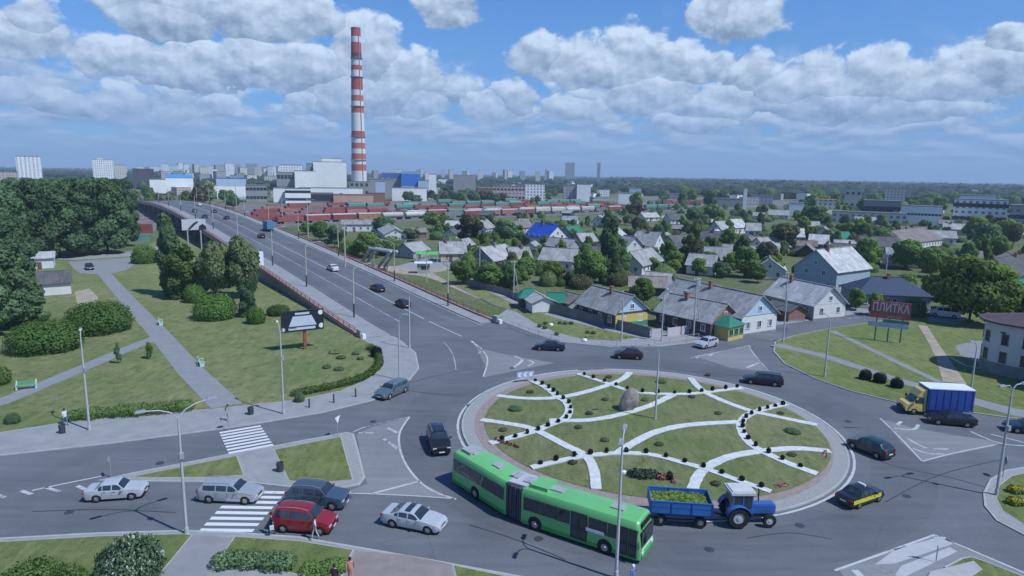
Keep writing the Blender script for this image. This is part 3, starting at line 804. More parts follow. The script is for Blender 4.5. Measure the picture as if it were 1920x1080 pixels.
# ------------------------------------------------------------------ ramp and bridge over the railway
st = list(range(86, 640, 6))
def bstrip(o0, o1, dz, ss=st):
    m = MB(); V = []
    for s in ss: V += [BP(s, o0, dz), BP(s, o1, dz)]
    return m.add(V, [(2 * i, 2 * i + 1, 2 * i + 3, 2 * i + 2) for i in range(len(ss) - 1)])
struct('bridge_road', bstrip(40.3, 57.0, .036), ASPHALT)
for o0, o1 in ((41.4, 43.4), (45.9, 47.9), (51.2, 53.0), (54.4, 56.2)):
    struct('road_wheel_track', bstrip(o0, o1, .043, list(range(98, 420, 6))), ASPHALT_DARK)
def bline(off, w, mat, ss, dz=.052): struct('lane_line', bstrip(off - w / 2, off + w / 2, dz, ss), mat)
bline(49.9, .20, PAINT_LINE, list(range(88, 420, 6)))
bline(45.3, .16, PAINT_OLD, list(range(100, 330, 6)))
bline(56.5, .14, PAINT_OLD, list(range(92, 330, 6)))
bridge = thing('road_bridge', 'long concrete road bridge and walled ramp climbing over the railway yard', 'bridge', BP(97, 48))
bo = bridge.location
def bobj(name, m, mat, smooth=False):
    m.v = [(v[0] - bo.x, v[1] - bo.y, v[2] - bo.z) for v in m.v]
    return m.build(name, mat, bridge, smooth)
ss = list(range(94, 640, 6))
def bprism(o0, o1, lo, hi, ss=ss, zabs=False):
    """long bar that follows the deck between two offsets; lo, hi heights over the deck (lo=None: down to the ground)"""
    m = MB(); V = []; F = []
    for s in ss:
        zb = -.1 if lo is None else bz(s) + lo
        for o, z in ((o0, zb), (o1, zb), (o1, bz(s) + hi), (o0, bz(s) + hi)):
            q = BD * s + BN * o; V.append((q.x, q.y, z))
    for i in range(len(ss) - 1):
        a = i * 4; b = a + 4
        for k in range(4): F.append((a + k, b + k, b + (k + 1) % 4, a + (k + 1) % 4))
    F += [(0, 1, 2, 3), tuple(len(V) - 4 + k for k in (3, 2, 1, 0))]
    return m.add(V, F)
bobj('pavement', bprism(36.1, 40.1, -.4, .14), PAVE)
bobj('pavement', bprism(57.2, 59.6, -.4, .14), PAVE)
bobj('kerb', bprism(40.1, 40.3, -.4, .17), KERB)
bobj('kerb', bprism(57.0, 57.2, -.4, .17), KERB)
solid = [s for s in ss if s <= 202]; span = [s for s in ss if s >= 196]
for s0, s1 in zip(range(94, 202, 12), range(106, 214, 12)):       # wall panels with joints
    bobj('retaining_wall_panel', bprism(35.75, 36.05, None, -.02, [s0 + .06, (s0 + s1) / 2, s1 - .06]), CONC_D)
bobj('retaining_wall', bprism(59.65, 59.95, None, -.02, solid), CONC_D)
bobj('deck', bprism(36.2, 59.5, -1.25, -.03, span), CONC)
bobj('edge_beam', bprism(35.5, 36.15, -.75, .0, span), CONC)
bobj('edge_beam', bprism(59.55, 60.2, -.75, .0, span), CONC)
bobj('parapet', bprism(35.55, 36.1, -.0, .48), PARAPET)
bobj('parapet', bprism(59.6, 60.05, -.0, .40), PARAPET)
bobj('abutment', bprism(36.3, 59.4, None, -.1, [200, 204]), CONC_D)
for s in range(226, 470, 24):
    m = MB()
    for o in (39, 45, 51, 57):
        q = BD * s + BN * o; m.box((q.x, q.y, (bz(s) - 2.1) / 2), (1.0, 1.0, bz(s) - 2.1), -BRA)
    q0, q1 = BP(s, 37, -1.66), BP(s, 59, -1.66); m.beam(q0, q1, 1.2, .82)
    bobj('pier', m, CONC)
for off in (35.8, 59.8):
    h0 = .48 if off < 40 else .40
    root = thing('bridge_railing', ('red metal railing on the left edge wall of the bridge ramp' if off < 40 else 'red metal railing along the right edge of the bridge ramp'), 'railing', BP(97, off, h0), group='railings of the bridge')
    for hz in (.28, .62):
        tb = MB(); tb.tube([BP(s, off, h0 + hz) - root.location for s in range(97, 470, 8)], .055, 6); tb.build('rail', REDRAIL, root)
    pm = MB().box((0, 0, .34), (.09, .09, .68)).mesh('post', REDRAIL)
    s = 97.0
    while s < 430:
        put('post', pm, root, BP(s, off, h0) - root.location); s += 2.6 if s < 250 else 5.2
for off, lab in ((36.0, 'pale concrete end block where the left bridge parapet meets the pavement'), (59.9, 'pale curved concrete end block of the right bridge parapet')):
    e = thing('parapet_end_block', lab, 'concrete block', BP(95.2 if off < 40 else 93.5, off), -BRA, 'end blocks of the bridge parapets')
    MB().box((0, 0, .6), (.75, 1.5, 1.2)).build('block', CONC, e)
    MB().box((.1, -1.05, .34), (.55, .58, .68)).build('step', WHITE, e)
    if off > 40: MB().box((1.5, .3, .55), (2.2, .5, 1.1)).build('wing', CONC, e)

# ------------------------------------------------------------------ railway yard ground
T0 = G(530, 421); T1 = G(1170, 397)
TD = (T1 - T0).normalized(); TN = Vector((-TD.y, TD.x, 0))
def TP(u, v, z=0.0):
    q = T0 + TD * u + TN * v
    return Vector((q.x, q.y, z))
struct('railway_ground', MB().sheet([TP(-260, -12, .06), TP(620, -12, .06), TP(620, 205, .06), TP(-260, 205, .06)]), BALLAST)
TRACKS = [0, 11, 24, 46, 70, 95, 128, 160]
for v in TRACKS:
    t = thing('railway_track', 'straight pair of steel rails under the %s row of goods wagons' % ['nearest', 'second', 'third', 'fourth', 'fifth', 'sixth', 'seventh', 'farthest'][TRACKS.index(v)], 'railway track', TP(0, v), group='tracks of the goods yard')
    for e in (-.76, .76):
        a, b = TP(-230, v + e, .24) - t.location, TP(560, v + e, .24) - t.location
        MB().beam(a, b, .1, .18).build('rail', STEEL, t)
    m = MB()
    m.strip([TP(-230, v) - t.location + Vector((0, 0, .14)), TP(560, v) - t.location + Vector((0, 0, .14))], 2.7)
    tag(m.build('sleeper_bed', CONC_D, t), kind='stuff')
# ------------------------------------------------------------------ cars
def paintm(name, col, metal=.0):
    return M('car_paint_' + name, col, .32, .05, 1.5, .5, metal, coat=.6)
CARS = {
 # top profile (u along the car from the nose, z), belt line, windscreen (u0,u1), rear glass, side glass splits, L, W, axles u, wheel radius
 'old_sedan': dict(top=[(0, .60), (.012, .70), (.05, .78), (.27, .90), (.30, .93), (.42, 1.36), (.46, 1.395), (.66, 1.39), (.70, 1.36), (.80, .98), (.83, .955), (.97, .93), (.988, .88), (1, .62)],
    belt=[(.27, .86), (.83, .90)], ws=(.312, .412), rg=(.712, .792), side=[(.345, .505), (.525, .66), (.675, .735)], L=4.25, W=1.66, ax=(.19, .775), r=.29),
 'coupe_sedan': dict(top=[(0, .52), (.012, .63), (.06, .74), (.27, .92), (.30, .94), (.43, 1.34), (.48, 1.385), (.62, 1.39), (.68, 1.36), (.84, 1.06), (.87, 1.03), (.97, 1.0), (.988, .94), (1, .62)],
    belt=[(.27, .88), (.86, .97)], ws=(.312, .43), rg=(.69, .83), side=[(.35, .52), (.54, .68), (.695, .755)], L=4.65, W=1.80, ax=(.19, .79), r=.32, sunroof=(.50, .60)),
 'sedan': dict(top=[(0, .54), (.012, .66), (.05, .76), (.25, .93), (.28, .96), (.41, 1.38), (.46, 1.43), (.64, 1.42), (.70, 1.38), (.82, 1.07), (.85, 1.04), (.97, 1.0), (.988, .94), (1, .60)],
    belt=[(.25, .89), (.85, .97)], ws=(.292, .405), rg=(.712, .81), side=[(.335, .50), (.52, .66), (.675, .74)], L=4.55, W=1.76, ax=(.19, .785), r=.31),
 'hatch': dict(top=[(0, .54), (.014, .68), (.05, .80), (.23, .99), (.26, 1.03), (.40, 1.45), (.46, 1.50), (.70, 1.49), (.84, 1.43), (.96, 1.06), (.985, .98), (1, .60)],
    belt=[(.23, .94), (.96, 1.03)], ws=(.275, .398), rg=(.865, .95), side=[(.33, .50), (.52, .70), (.72, .84)], L=4.05, W=1.72, ax=(.19, .80), r=.31),
 'wagon': dict(top=[(0, .55), (.012, .70), (.05, .80), (.25, .99), (.28, 1.02), (.39, 1.46), (.44, 1.52), (.70, 1.54), (.90, 1.50), (.975, 1.10), (.99, 1.0), (1, .60)],
    belt=[(.25, .95), (.975, 1.02)], ws=(.292, .385), rg=(.912, .97), side=[(.325, .47), (.49, .66), (.68, .885)], L=4.70, W=1.80, ax=(.185, .785), r=.32, rails=True),
 'suv': dict(top=[(0, .62), (.012, .82), (.05, .95), (.25, 1.10), (.28, 1.13), (.39, 1.62), (.44, 1.68), (.72, 1.70), (.88, 1.66), (.97, 1.20), (.99, 1.10), (1, .66)],
    belt=[(.25, 1.06), (.97, 1.14)], ws=(.292, .386), rg=(.895, .963), side=[(.325, .48), (.50, .67), (.69, .86)], L=4.70, W=1.87, ax=(.19, .79), r=.36, rails=True),
 'mpv': dict(top=[(0, .58), (.014, .74), (.05, .86), (.20, 1.08), (.23, 1.12), (.37, 1.66), (.43, 1.74), (.72, 1.77), (.93, 1.74), (.98, 1.20), (.992, 1.05), (1, .62)],
    belt=[(.20, 1.03), (.98, 1.10)], ws=(.245, .366), rg=(.937, .976), side=[(.29, .47), (.49, .69), (.71, .915)], L=4.35, W=1.80, ax=(.175, .80), r=.32, rails=True),
 'van': dict(top=[(0, .70), (.014, .92), (.05, 1.02), (.16, 1.22), (.18, 1.26), (.29, 1.88), (.35, 1.98), (.70, 2.0), (.95, 1.97), (.985, 1.25), (.994, 1.1), (1, .62)],
    belt=[(.16, 1.16), (.985, 1.22)], ws=(.195, .287), rg=(.956, .982), side=[(.23, .42), (.44, .66), (.68, .93)], L=4.9, W=1.92, ax=(.17, .80), r=.33),
}
def lin(tab, u):
    if u <= tab[0][0]: return tab[0][1]
    for (a, x), (b, y) in zip(tab, tab[1:]):
        if u <= b: return x + (y - x) * (u - a) / (b - a)
    return tab[-1][1]
_car_parts = {}
def car_section(c, u):
    L, Wd = c['L'], c['W']
    t = abs(u - .5) * 2
    hw = Wd / 2 * (1 - .10 * t ** 4 - .10 * max(0, t - .9) * 10 * .9)
    top = lin(c['top'], u); belt = min(lin(c['belt'], u), top - .015)
    up = top - belt
    wt = hw - .02 - up * .40
    zb = .22 + (.10 if t > .93 else 0)
    x = L / 2 - u * L
    for a in c['ax']:
        d = abs(x - (L / 2 - a * L)); rr = c['r'] + .055
        if d < rr: zb = max(zb, c['r'] - .02 + math.sqrt(rr * rr - d * d))
    zb = min(zb, belt - .05)
    zm = max(zb + .02, min(.52, belt - .03))
    ck = min(.05, up * .5)
    return x, [(hw * .94, zb), (hw, zm), (hw * .985, belt - .06 if belt - .06 > zm else zm + .005), (hw * .965, belt), (wt + .02, top - ck), (wt * .90, top - ck * .25), (wt * .5, top + .012), (0, top + .018)], wt
def car_meshes(kind):
    if kind in _car_parts: return _car_parts[kind]
    c = CARS[kind]; L = c['L']
    us = sorted(set([round(u, 4) for u, _ in c['top']] + [i / 40 for i in range(41)] +
        [round(a + s * (c['r'] + .055) / L * k, 4) for a in c['ax'] for s in (-1, 1) for k in (0, .25, .5, .7, .85, .95, 1.0)]))
    us = [u for u in us if 0 <= u <= 1]
    mb = MB(); V = []; F = []
    for u in us:
        x, sec, _ = car_section(c, u)
        pts = [(x, y, z) for y, z in sec] + [(x, -y, z) for y, z in sec[-2::-1]]
        V += pts
    k = 15
    for i in range(len(us) - 1):
        for j in range(k - 1): F.append((i * k + j, i * k + j + 1, (i + 1) * k + j + 1, (i + 1) * k + j))
    F.append(tuple(range(k - 1, -1, -1))); F.append(tuple((len(us) - 1) * k + j for j in range(k)))
    mb.add(V, F)
    P = {'body': mb}
    under = MB(); under.box((0, 0, .30), (L * .93, c['W'] * .80, .28)); P['underbody'] = under
    def surf_side(u, f, s, off=.012):
        x, sec, wt = car_section(c, u)
        (y0, z0), (y1, z1) = sec[3], sec[4]
        return (x, s * (y0 + (y1 - y0) * f + off), z0 + (z1 - z0) * f)
    sides = []
    for (a, b) in c['side']:
        for s in (1, -1):
            m = MB(); n = 5; V = []
            for i in range(n + 1):
                u = a + (b - a) * i / n
                top = lin(c['top'], u); V += [surf_side(u, .10, s), surf_side(u, .86, s)]
            q = [(2 * i, 2 * i + 1, 2 * i + 3, 2 * i + 2) for i in range(n)]
            m.add(V, q if s > 0 else [f[::-1] for f in q]); sides.append(m)
    P['side'] = sides
    def glass(u0, u1, off=.016):
        m = MB(); V = []; n = 4; fr = [-.93, -.5, 0, .5, .93]
        for i in range(n + 1):
            u = u0 + (u1 - u0) * i / n; x, sec, wt = car_section(c, u)
            for f in fr:
                a = abs(f); y = a * (wt + .01)
                pr = sec[4:][::-1]; z = pr[0][1]
                for (ya, za), (yb, zb) in zip(pr, pr[1:]):
                    if ya <= y <= yb + 1e-6: z = za + (zb - za) * (y - ya) / max(yb - ya, 1e-5); break
                else: z = pr[-1][1]
                V.append((x + (.006 if u0 < .5 else -.006), math.copysign(y, f) if f else 0, z + off))
        q = [(i * 5 + j, i * 5 + j + 1, i * 5 + j + 6, i * 5 + j + 5) for i in range(n) for j in range(4)]
        return m.add(V, q if u0 < .5 else q)
    P['ws'] = glass(*c['ws']); P['rg'] = glass(*c['rg'])
    if 'sunroof' in c: P['sun'] = glass(*c['sunroof'], off=.01)
    hw = c['W'] / 2
    zt = lin(c['top'], .03)
    def lamp(u, z, w, h, y, d=.07):
        m = MB(); m.box((L / 2 - u * L, y, z), (d, w, h)); return m
    P['head'] = [lamp(.018, zt - .12, .34, .13, s * (hw - .30), .10) for s in (1, -1)]
    zr = lin(c['top'], .985) - .12
    P['tail'] = [lamp(.992, zr, .20 if kind in ('mpv', 'suv', 'hatch', 'van', 'wagon') else .32, .30 if kind in ('mpv', 'hatch', 'suv', 'van', 'wagon') else .14, s * (hw - .24), .09) for s in (1, -1)]
    P['grille'] = MB().box((L / 2 - .004 * L, 0, zt - .15), (.05, hw * .75, .11))
    P['bumper'] = [MB().box((L / 2 - .012, 0, .40), (.10, hw * 1.62, .17)), MB().box((-L / 2 + .012, 0, .42), (.10, hw * 1.62, .18))]
    P['plate'] = [MB().box((L / 2 + .042, 0, .43), (.012, .50, .11)), MB().box((-L / 2 - .042, 0, .60), (.012, .50, .11))]
    um = c['side'][0][0] + .01
    P['mirror'] = [MB().box((L / 2 - um * L + .06, s * (hw + .09), lin(c['belt'], um) + .09), (.11, .19, .13)) for s in (1, -1)]
    P['handle'] = [MB().box((L / 2 - (b - .03) * L, s * (hw * .985 + .012), lin(c['belt'], b) - .10), (.16, .03, .035)) for (a, b) in c['side'][:2] for s in (1, -1)]
    # door joints, as thin dark strips let into the side
    P['seam'] = []
    for u in (c['side'][0][0] - .01, c['side'][0][1] + .01, c['side'][1][1] + .012):
        for s in (1, -1):
            x, sec, _ = car_section(c, u); m = MB()
            for (y0, z0), (y1, z1) in zip(sec[1:3], sec[2:4]): m.beam((x, s * (y0 + .001), max(z0, .34)), (x, s * (y1 + .001), z1), .018, .012)
            P['seam'].append(m)
    if c.get('rails'):
        u0, u1 = c['ws'][1] + .03, c['rg'][0] - .03; P['rails'] = []
        for s in (1, -1):
            pts = []
            for i in range(5):
                u = u0 + (u1 - u0) * i / 4; x, sec, wt = car_section(c, u); pts.append((x, s * (wt - .07), sec[5][1] + (.065 if 0 < i < 4 else .01)))
            P['rails'].append(MB().tube(pts, .022, 5))
    ty = MB(); ty.disc_wheel((0, 0, 0), c['r'], .20, 20, hole=c['r'] * .62)
    rm = MB(); rm.disc_wheel((0, 0, 0), c['r'] * .64, .15, 16); 
    for k5 in range(5):
        a = 2 * PI * k5 / 5
        for s in (1, -1): rm.beam((0, s * .08, 0), (c['r'] * .6 * math.cos(a), s * .085, c['r'] * .6 * math.sin(a)), .06, .02)
    P['tyre'] = ty.mesh('tyre', RUBBER, True, 40); P['rim'] = rm.mesh('rim', RIMM)
    P['c'] = c
    _car_parts[kind] = P
    return P
def car(kind, paint, label, pos, rz, group='cars on the roundabout roads', cat='car', name='car', dark_bumper=False, details=True):
    P = car_meshes(kind); c = P['c']
    t = thing(name, label, cat, pos, rz, group)
    P['body'].build('body', paint, t, True, 32)
    P['underbody'].build('underbody', BLACK, t)
    for m in P['side']: m.build('side_window', GLASS, t)
    P['ws'].build('windscreen', GLASS, t); P['rg'].build('rear_window', GLASS, t)
    if 'sun' in P: P['sun'].build('sunroof', GLASS, t)
    for m in P['head']: m.build('headlight', LAMPW, t)
    for m in P['tail']: m.build('tail_light', LAMPR, t)
    P['grille'].build('grille', BLACK, t)
    for m in P['bumper']: m.build('bumper', BLACK if dark_bumper else paint, t)
    for m in P['plate']: m.build('number_plate', WHITE, t)
    for m in P['mirror']: m.build('wing_mirror', paint, t)
    if details:
        for m in P['handle']: m.build('door_handle', BLACK if dark_bumper else paint, t)
        for m in P['seam']: m.build('door_seam', BLACK, t)
        for m in P.get('rails', []): m.build('roof_rail', STEEL, t)
    L = c['L']
    for a in c['ax']:
        for s in (1, -1):
            w = put('wheel', P['tyre'], t, (L / 2 - a * L, s * (c['W'] / 2 - .115), c['r']))
            put('rim', P['rim'], w)
    return t
def carat(kind, paint, label, front, rear, z=.055, **k):
    """front, rear: traced spots on the road under the two ends"""
    f, b = G(*front, z), G(*rear, z)
    d = f - b; p = (f + b) / 2
    return car(kind, paint, label, p, math.atan2(d.y, d.x), **k)
SILVER = paintm('silver', (.42, .43, .44), .35); SILVER2 = paintm('light_silver', (.52, .53, .54), .25); GREYP = paintm('blue_grey', (.075, .10, .14), .25)
REDP = paintm('red', (.22, .012, .018)); BLACKP = paintm('black', (.010, .011, .014)); TEALG = paintm('grey_green', (.13, .17, .19), .3)
MAROON = paintm('dark_maroon', (.028, .010, .014)); NAVYP = paintm('dark_navy', (.012, .018, .032)); WHITEP = paintm('white', (.66, .66, .67)); DGREEN = paintm('dark_green', (.012, .028, .030))
carat('old_sedan', SILVER2, 'boxy old silver saloon on the left road beside the lawn triangle', (274, 927), (164, 935), dark_bumper=True)
carat('wagon', SILVER, 'silver estate car crossing the lower zebra crossing', (489, 937), (378, 933))
carat('suv', GREYP, 'dark blue grey estate waiting beside the red car', (650, 949), (545, 940))
carat('mpv', REDP, 'red high roofed car stopped by the kerb past the zebra', (627, 994), (519, 986), dark_bumper=True)
carat('coupe_sedan', SILVER2, 'silver saloon with sunroof entering the roundabout behind the bus', (835, 996), (720, 974))
carat('suv', BLACKP, 'black car coming round the ring ahead of the bus rear', (829, 857), (815, 818))
carat('wagon', TEALG, 'grey green estate leaving the ring towards the left road', (708, 752), (762, 728))
carat('sedan', NAVYP, 'dark saloon below the north lawn heading for the bridge', (1001, 654), (1060, 657))
carat('hatch', MAROON, 'dark maroon hatchback on the far side of the ring', (1144, 670), (1211, 673))
carat('hatch', SILVER2, 'silver hatchback joining from the side street by the houses', (1304, 655), (1345, 645))
carat('wagon', BLACKP, 'black estate with red tail lamps circling the far right of the island', (1398, 716), (1463, 723))
carat('hatch', DGREEN, 'dark hatchback seen from behind on the right edge of the ring', (1607, 838), (1655, 858))
carat('sedan', BLACKP, 'long black saloon beside the blue box lorry', (1733, 790), (1830, 799))
carat('sedan', NAVYP, 'rearmost dark car approaching the ring behind the black saloon', (1888, 806), (1975, 816))
tx = carat('old_sedan', BLACKP, 'black taxi with broad yellow side stripes seen from behind', (1640, 930), (1582, 950))
c = CARS['old_sedan']
for s in (1, -1):
    m = MB(); V = []
    for u in (.16, .3, .45, .6, .75, .97):
        x, sec, _ = car_section(c, u); V += [(x, s * (c['W'] / 2 + .006) * (.985 if u > .9 else 1), .50), (x, s * (c['W'] / 2 + .002) * (.985 if u > .9 else 1), .84)]
    m.add(V, [(2 * i, 2 * i + 1, 2 * i + 3, 2 * i + 2) if s > 0 else (2 * i + 2, 2 * i + 3, 2 * i + 1, 2 * i) for i in range(5)])
    m.build('yellow_stripe', M('yellow_vinyl', (.60, .52, .03), .5), tx)
MB().box((.05, 0, 1.47), (.16, .62, .13)).build('roof_sign', WHITE, tx)
def deck_car(kind, paint, label, px, away=True, lane=None, **k):
    s, off = brp(*px)
    if lane: off = lane
    a = BP(s - 2, off, .06); b = BP(s + 2, off, .06); d = b - a
    t = car(kind, paint, label, BP(s, off, .05), math.atan2(d.y, d.x) + (0 if away else PI), group='cars on the bridge', **k)
    t.rotation_euler = (0, -math.asin(d.normalized().z) * (1 if away else -1), t.rotation_euler.z)
    return t
deck_car('sedan', WHITEP, 'white car climbing the bridge ramp', (624, 507))
deck_car('sedan', BLACKP, 'dark car climbing the ramp just behind the white one', (708, 545))
deck_car('hatch', NAVYP, 'last dark car of the three on the lower ramp', (755, 575))
deck_car('hatch', BLACKP, 'dark small car on the upper ramp near the cream lamp post', (490, 446))
deck_car('hatch', BLACKP, 'dark car on the bridge beside the teal lorry', (425, 411), details=False)
deck_car('sedan', NAVYP, 'dark blue car on the crest of the bridge', (401, 399), details=False)
deck_car('hatch', WHITEP, 'pale car far along the bridge', (374, 386), details=False)
deck_car('hatch', BLACKP, 'black car in the left lanes far along the bridge', (352, 398), away=False, lane=44, details=False)
deck_car('sedan', BLACKP, 'dark car behind the white car board on the bridge', (374, 409), away=False, lane=43.2, details=False)
carat('hatch', NAVYP, 'dark blue car in the small car park beyond the park path', (174, 511), (162, 499), z=.2, group='parked cars')
carat('van', WHITEP, 'white people carrier parked under the trees behind the tile sign', (1754, 592), (1789, 596), z=.2, group='parked cars', cat='van', name='van')
carat('sedan', WHITEP, 'white car half hidden under the big tree by the brown roofed house', (1915, 598), (1872, 594), z=.2, group='parked cars')

# ------------------------------------------------------------------ blue box lorry
def wheel(root, c, r, w, rimf=.55, rimm=None, y_out=1):
    ty = MB().disc_wheel((0, 0, 0), r, w, 24, hole=r * rimf * .95).build('wheel', RUBBER, root, True, 40, loc=c)
    rm = MB(); rm.disc_wheel((0, 0, 0), r * rimf, w * .72, 18); rm.disc_wheel((0, y_out * w * .40, 0), r * rimf * .35, w * .18, 10)
    rm.build('rim', rimm or RIMM, ty)
    return ty
CABY = M('truck_yellow', (.62, .47, .15), .4, .06, 2, coat=.3)
TARP = M('blue_tarpaulin', (.032, .070, .28), .55, .14, 1.2, bump=.25, bsc=3)
TARPW = M('white_tarpaulin', (.66, .68, .72), .6, .08, .8)
f, b = G(1683, 771, .06), G(1815, 778, .06)
d = f - b
t = thing('box_lorry', 'yellow cabbed lorry with tall blue box body and white roof', 'lorry', (f + b) / 2, math.atan2(d.y, d.x))
LT = 7.0
# cab: side profile swept across
def swept(prof, w, name, mat, root, y0=0.0, taper=.0):
    m = MB(); n = len(prof)
    V = [(x, y0 + w / 2 - (taper * max(0, z - 1.3)), z) for x, z in prof] + [(x, y0 - w / 2 + (taper * max(0, z - 1.3)), z) for x, z in prof]
    F = [tuple(range(n)), tuple(range(2 * n - 1, n - 1, -1))] + [(i, n + i, n + (i + 1) % n, (i + 1) % n) for i in range(n)]
    m.add(V, F)
    return m.build(name, mat, root)
cab = swept([(3.35, .45), (3.42, .95), (3.22, 1.18), (2.62, 1.36), (2.12, 2.05), (1.95, 2.12), (1.28, 2.12), (1.25, .45)], 1.95, 'cab', CABY, t, taper=.10)
swept([(2.30, 2.10), (1.85, 2.72), (1.30, 2.95), (1.28, 2.10)], 1.9, 'wind_deflector', CABY, t)
MB().add([(2.66, .80, 1.40), (2.66, -.80, 1.40), (2.18, -.74, 2.02), (2.18, .74, 2.02)], [(0, 3, 2, 1)]).build('windscreen', GLASS, t)
for s in (1, -1):
    q = [(2.42, s * .985, 1.38), (1.55, s * .985, 1.38), (1.55, s * .925, 1.98), (2.02, s * .925, 1.98)]
    MB().add(q, [(3, 2, 1, 0) if s > 0 else (0, 1, 2, 3)]).build('side_window', GLASS, t)
    MB().box((3.36, s * .72, .86), (.14, .30, .20)).build('headlight', LAMPW, t)
    MB().box((2.45, s * 1.16, 1.62), (.10, .24, .36)).build('wing_mirror', BLACK, t)
    MB().beam((1.52, s * .982, .55), (1.52, s * .982, 1.36), .02, .02).build('door_seam', BLACK, t)
    wheel(t, (2.45, s * .86, .38), .38, .24, y_out=s)
    wheel(t, (-1.9, s * .84, .38), .38, .38, y_out=s)
MB().box((3.38, 0, .52), (.16, 1.9, .22)).build('bumper', BLACK, t)
MB().box((3.42, 0, .80), (.05, .9, .16)).build('grille', BLACK, t)
MB().box((-.9, 0, .62), (4.9, .9, .26)).build('chassis', BLACK, t)
body = MB(); body.box((-1.12, 0, 1.95), (4.72, 2.28, 2.28)); bb = body.build('box_body', TARP, t)
m = MB(); m.box((-1.12, 0, 3.14), (4.78, 2.34, .10)); m.build('roof', TARPW, t)
for k in range(7):
    for s in (1, -1): MB().beam((-3.3 + k * .73, s * 1.15, .84), (-3.3 + k * .73, s * 1.15, 3.07), .05, .03).build('body_rib', M('blue_rib', (.016, .042, .22), .5), bb)
MB().box((-1.12, 0, .80), (4.8, 2.36, .10)).build('side_board', M('lorry_frame_blue', (.02, .05, .22), .5), t)
for s in (1, -1):
    MB().box((-3.5, s * .95, .72), (.06, .26, .14)).build('tail_light', LAMPR, t)

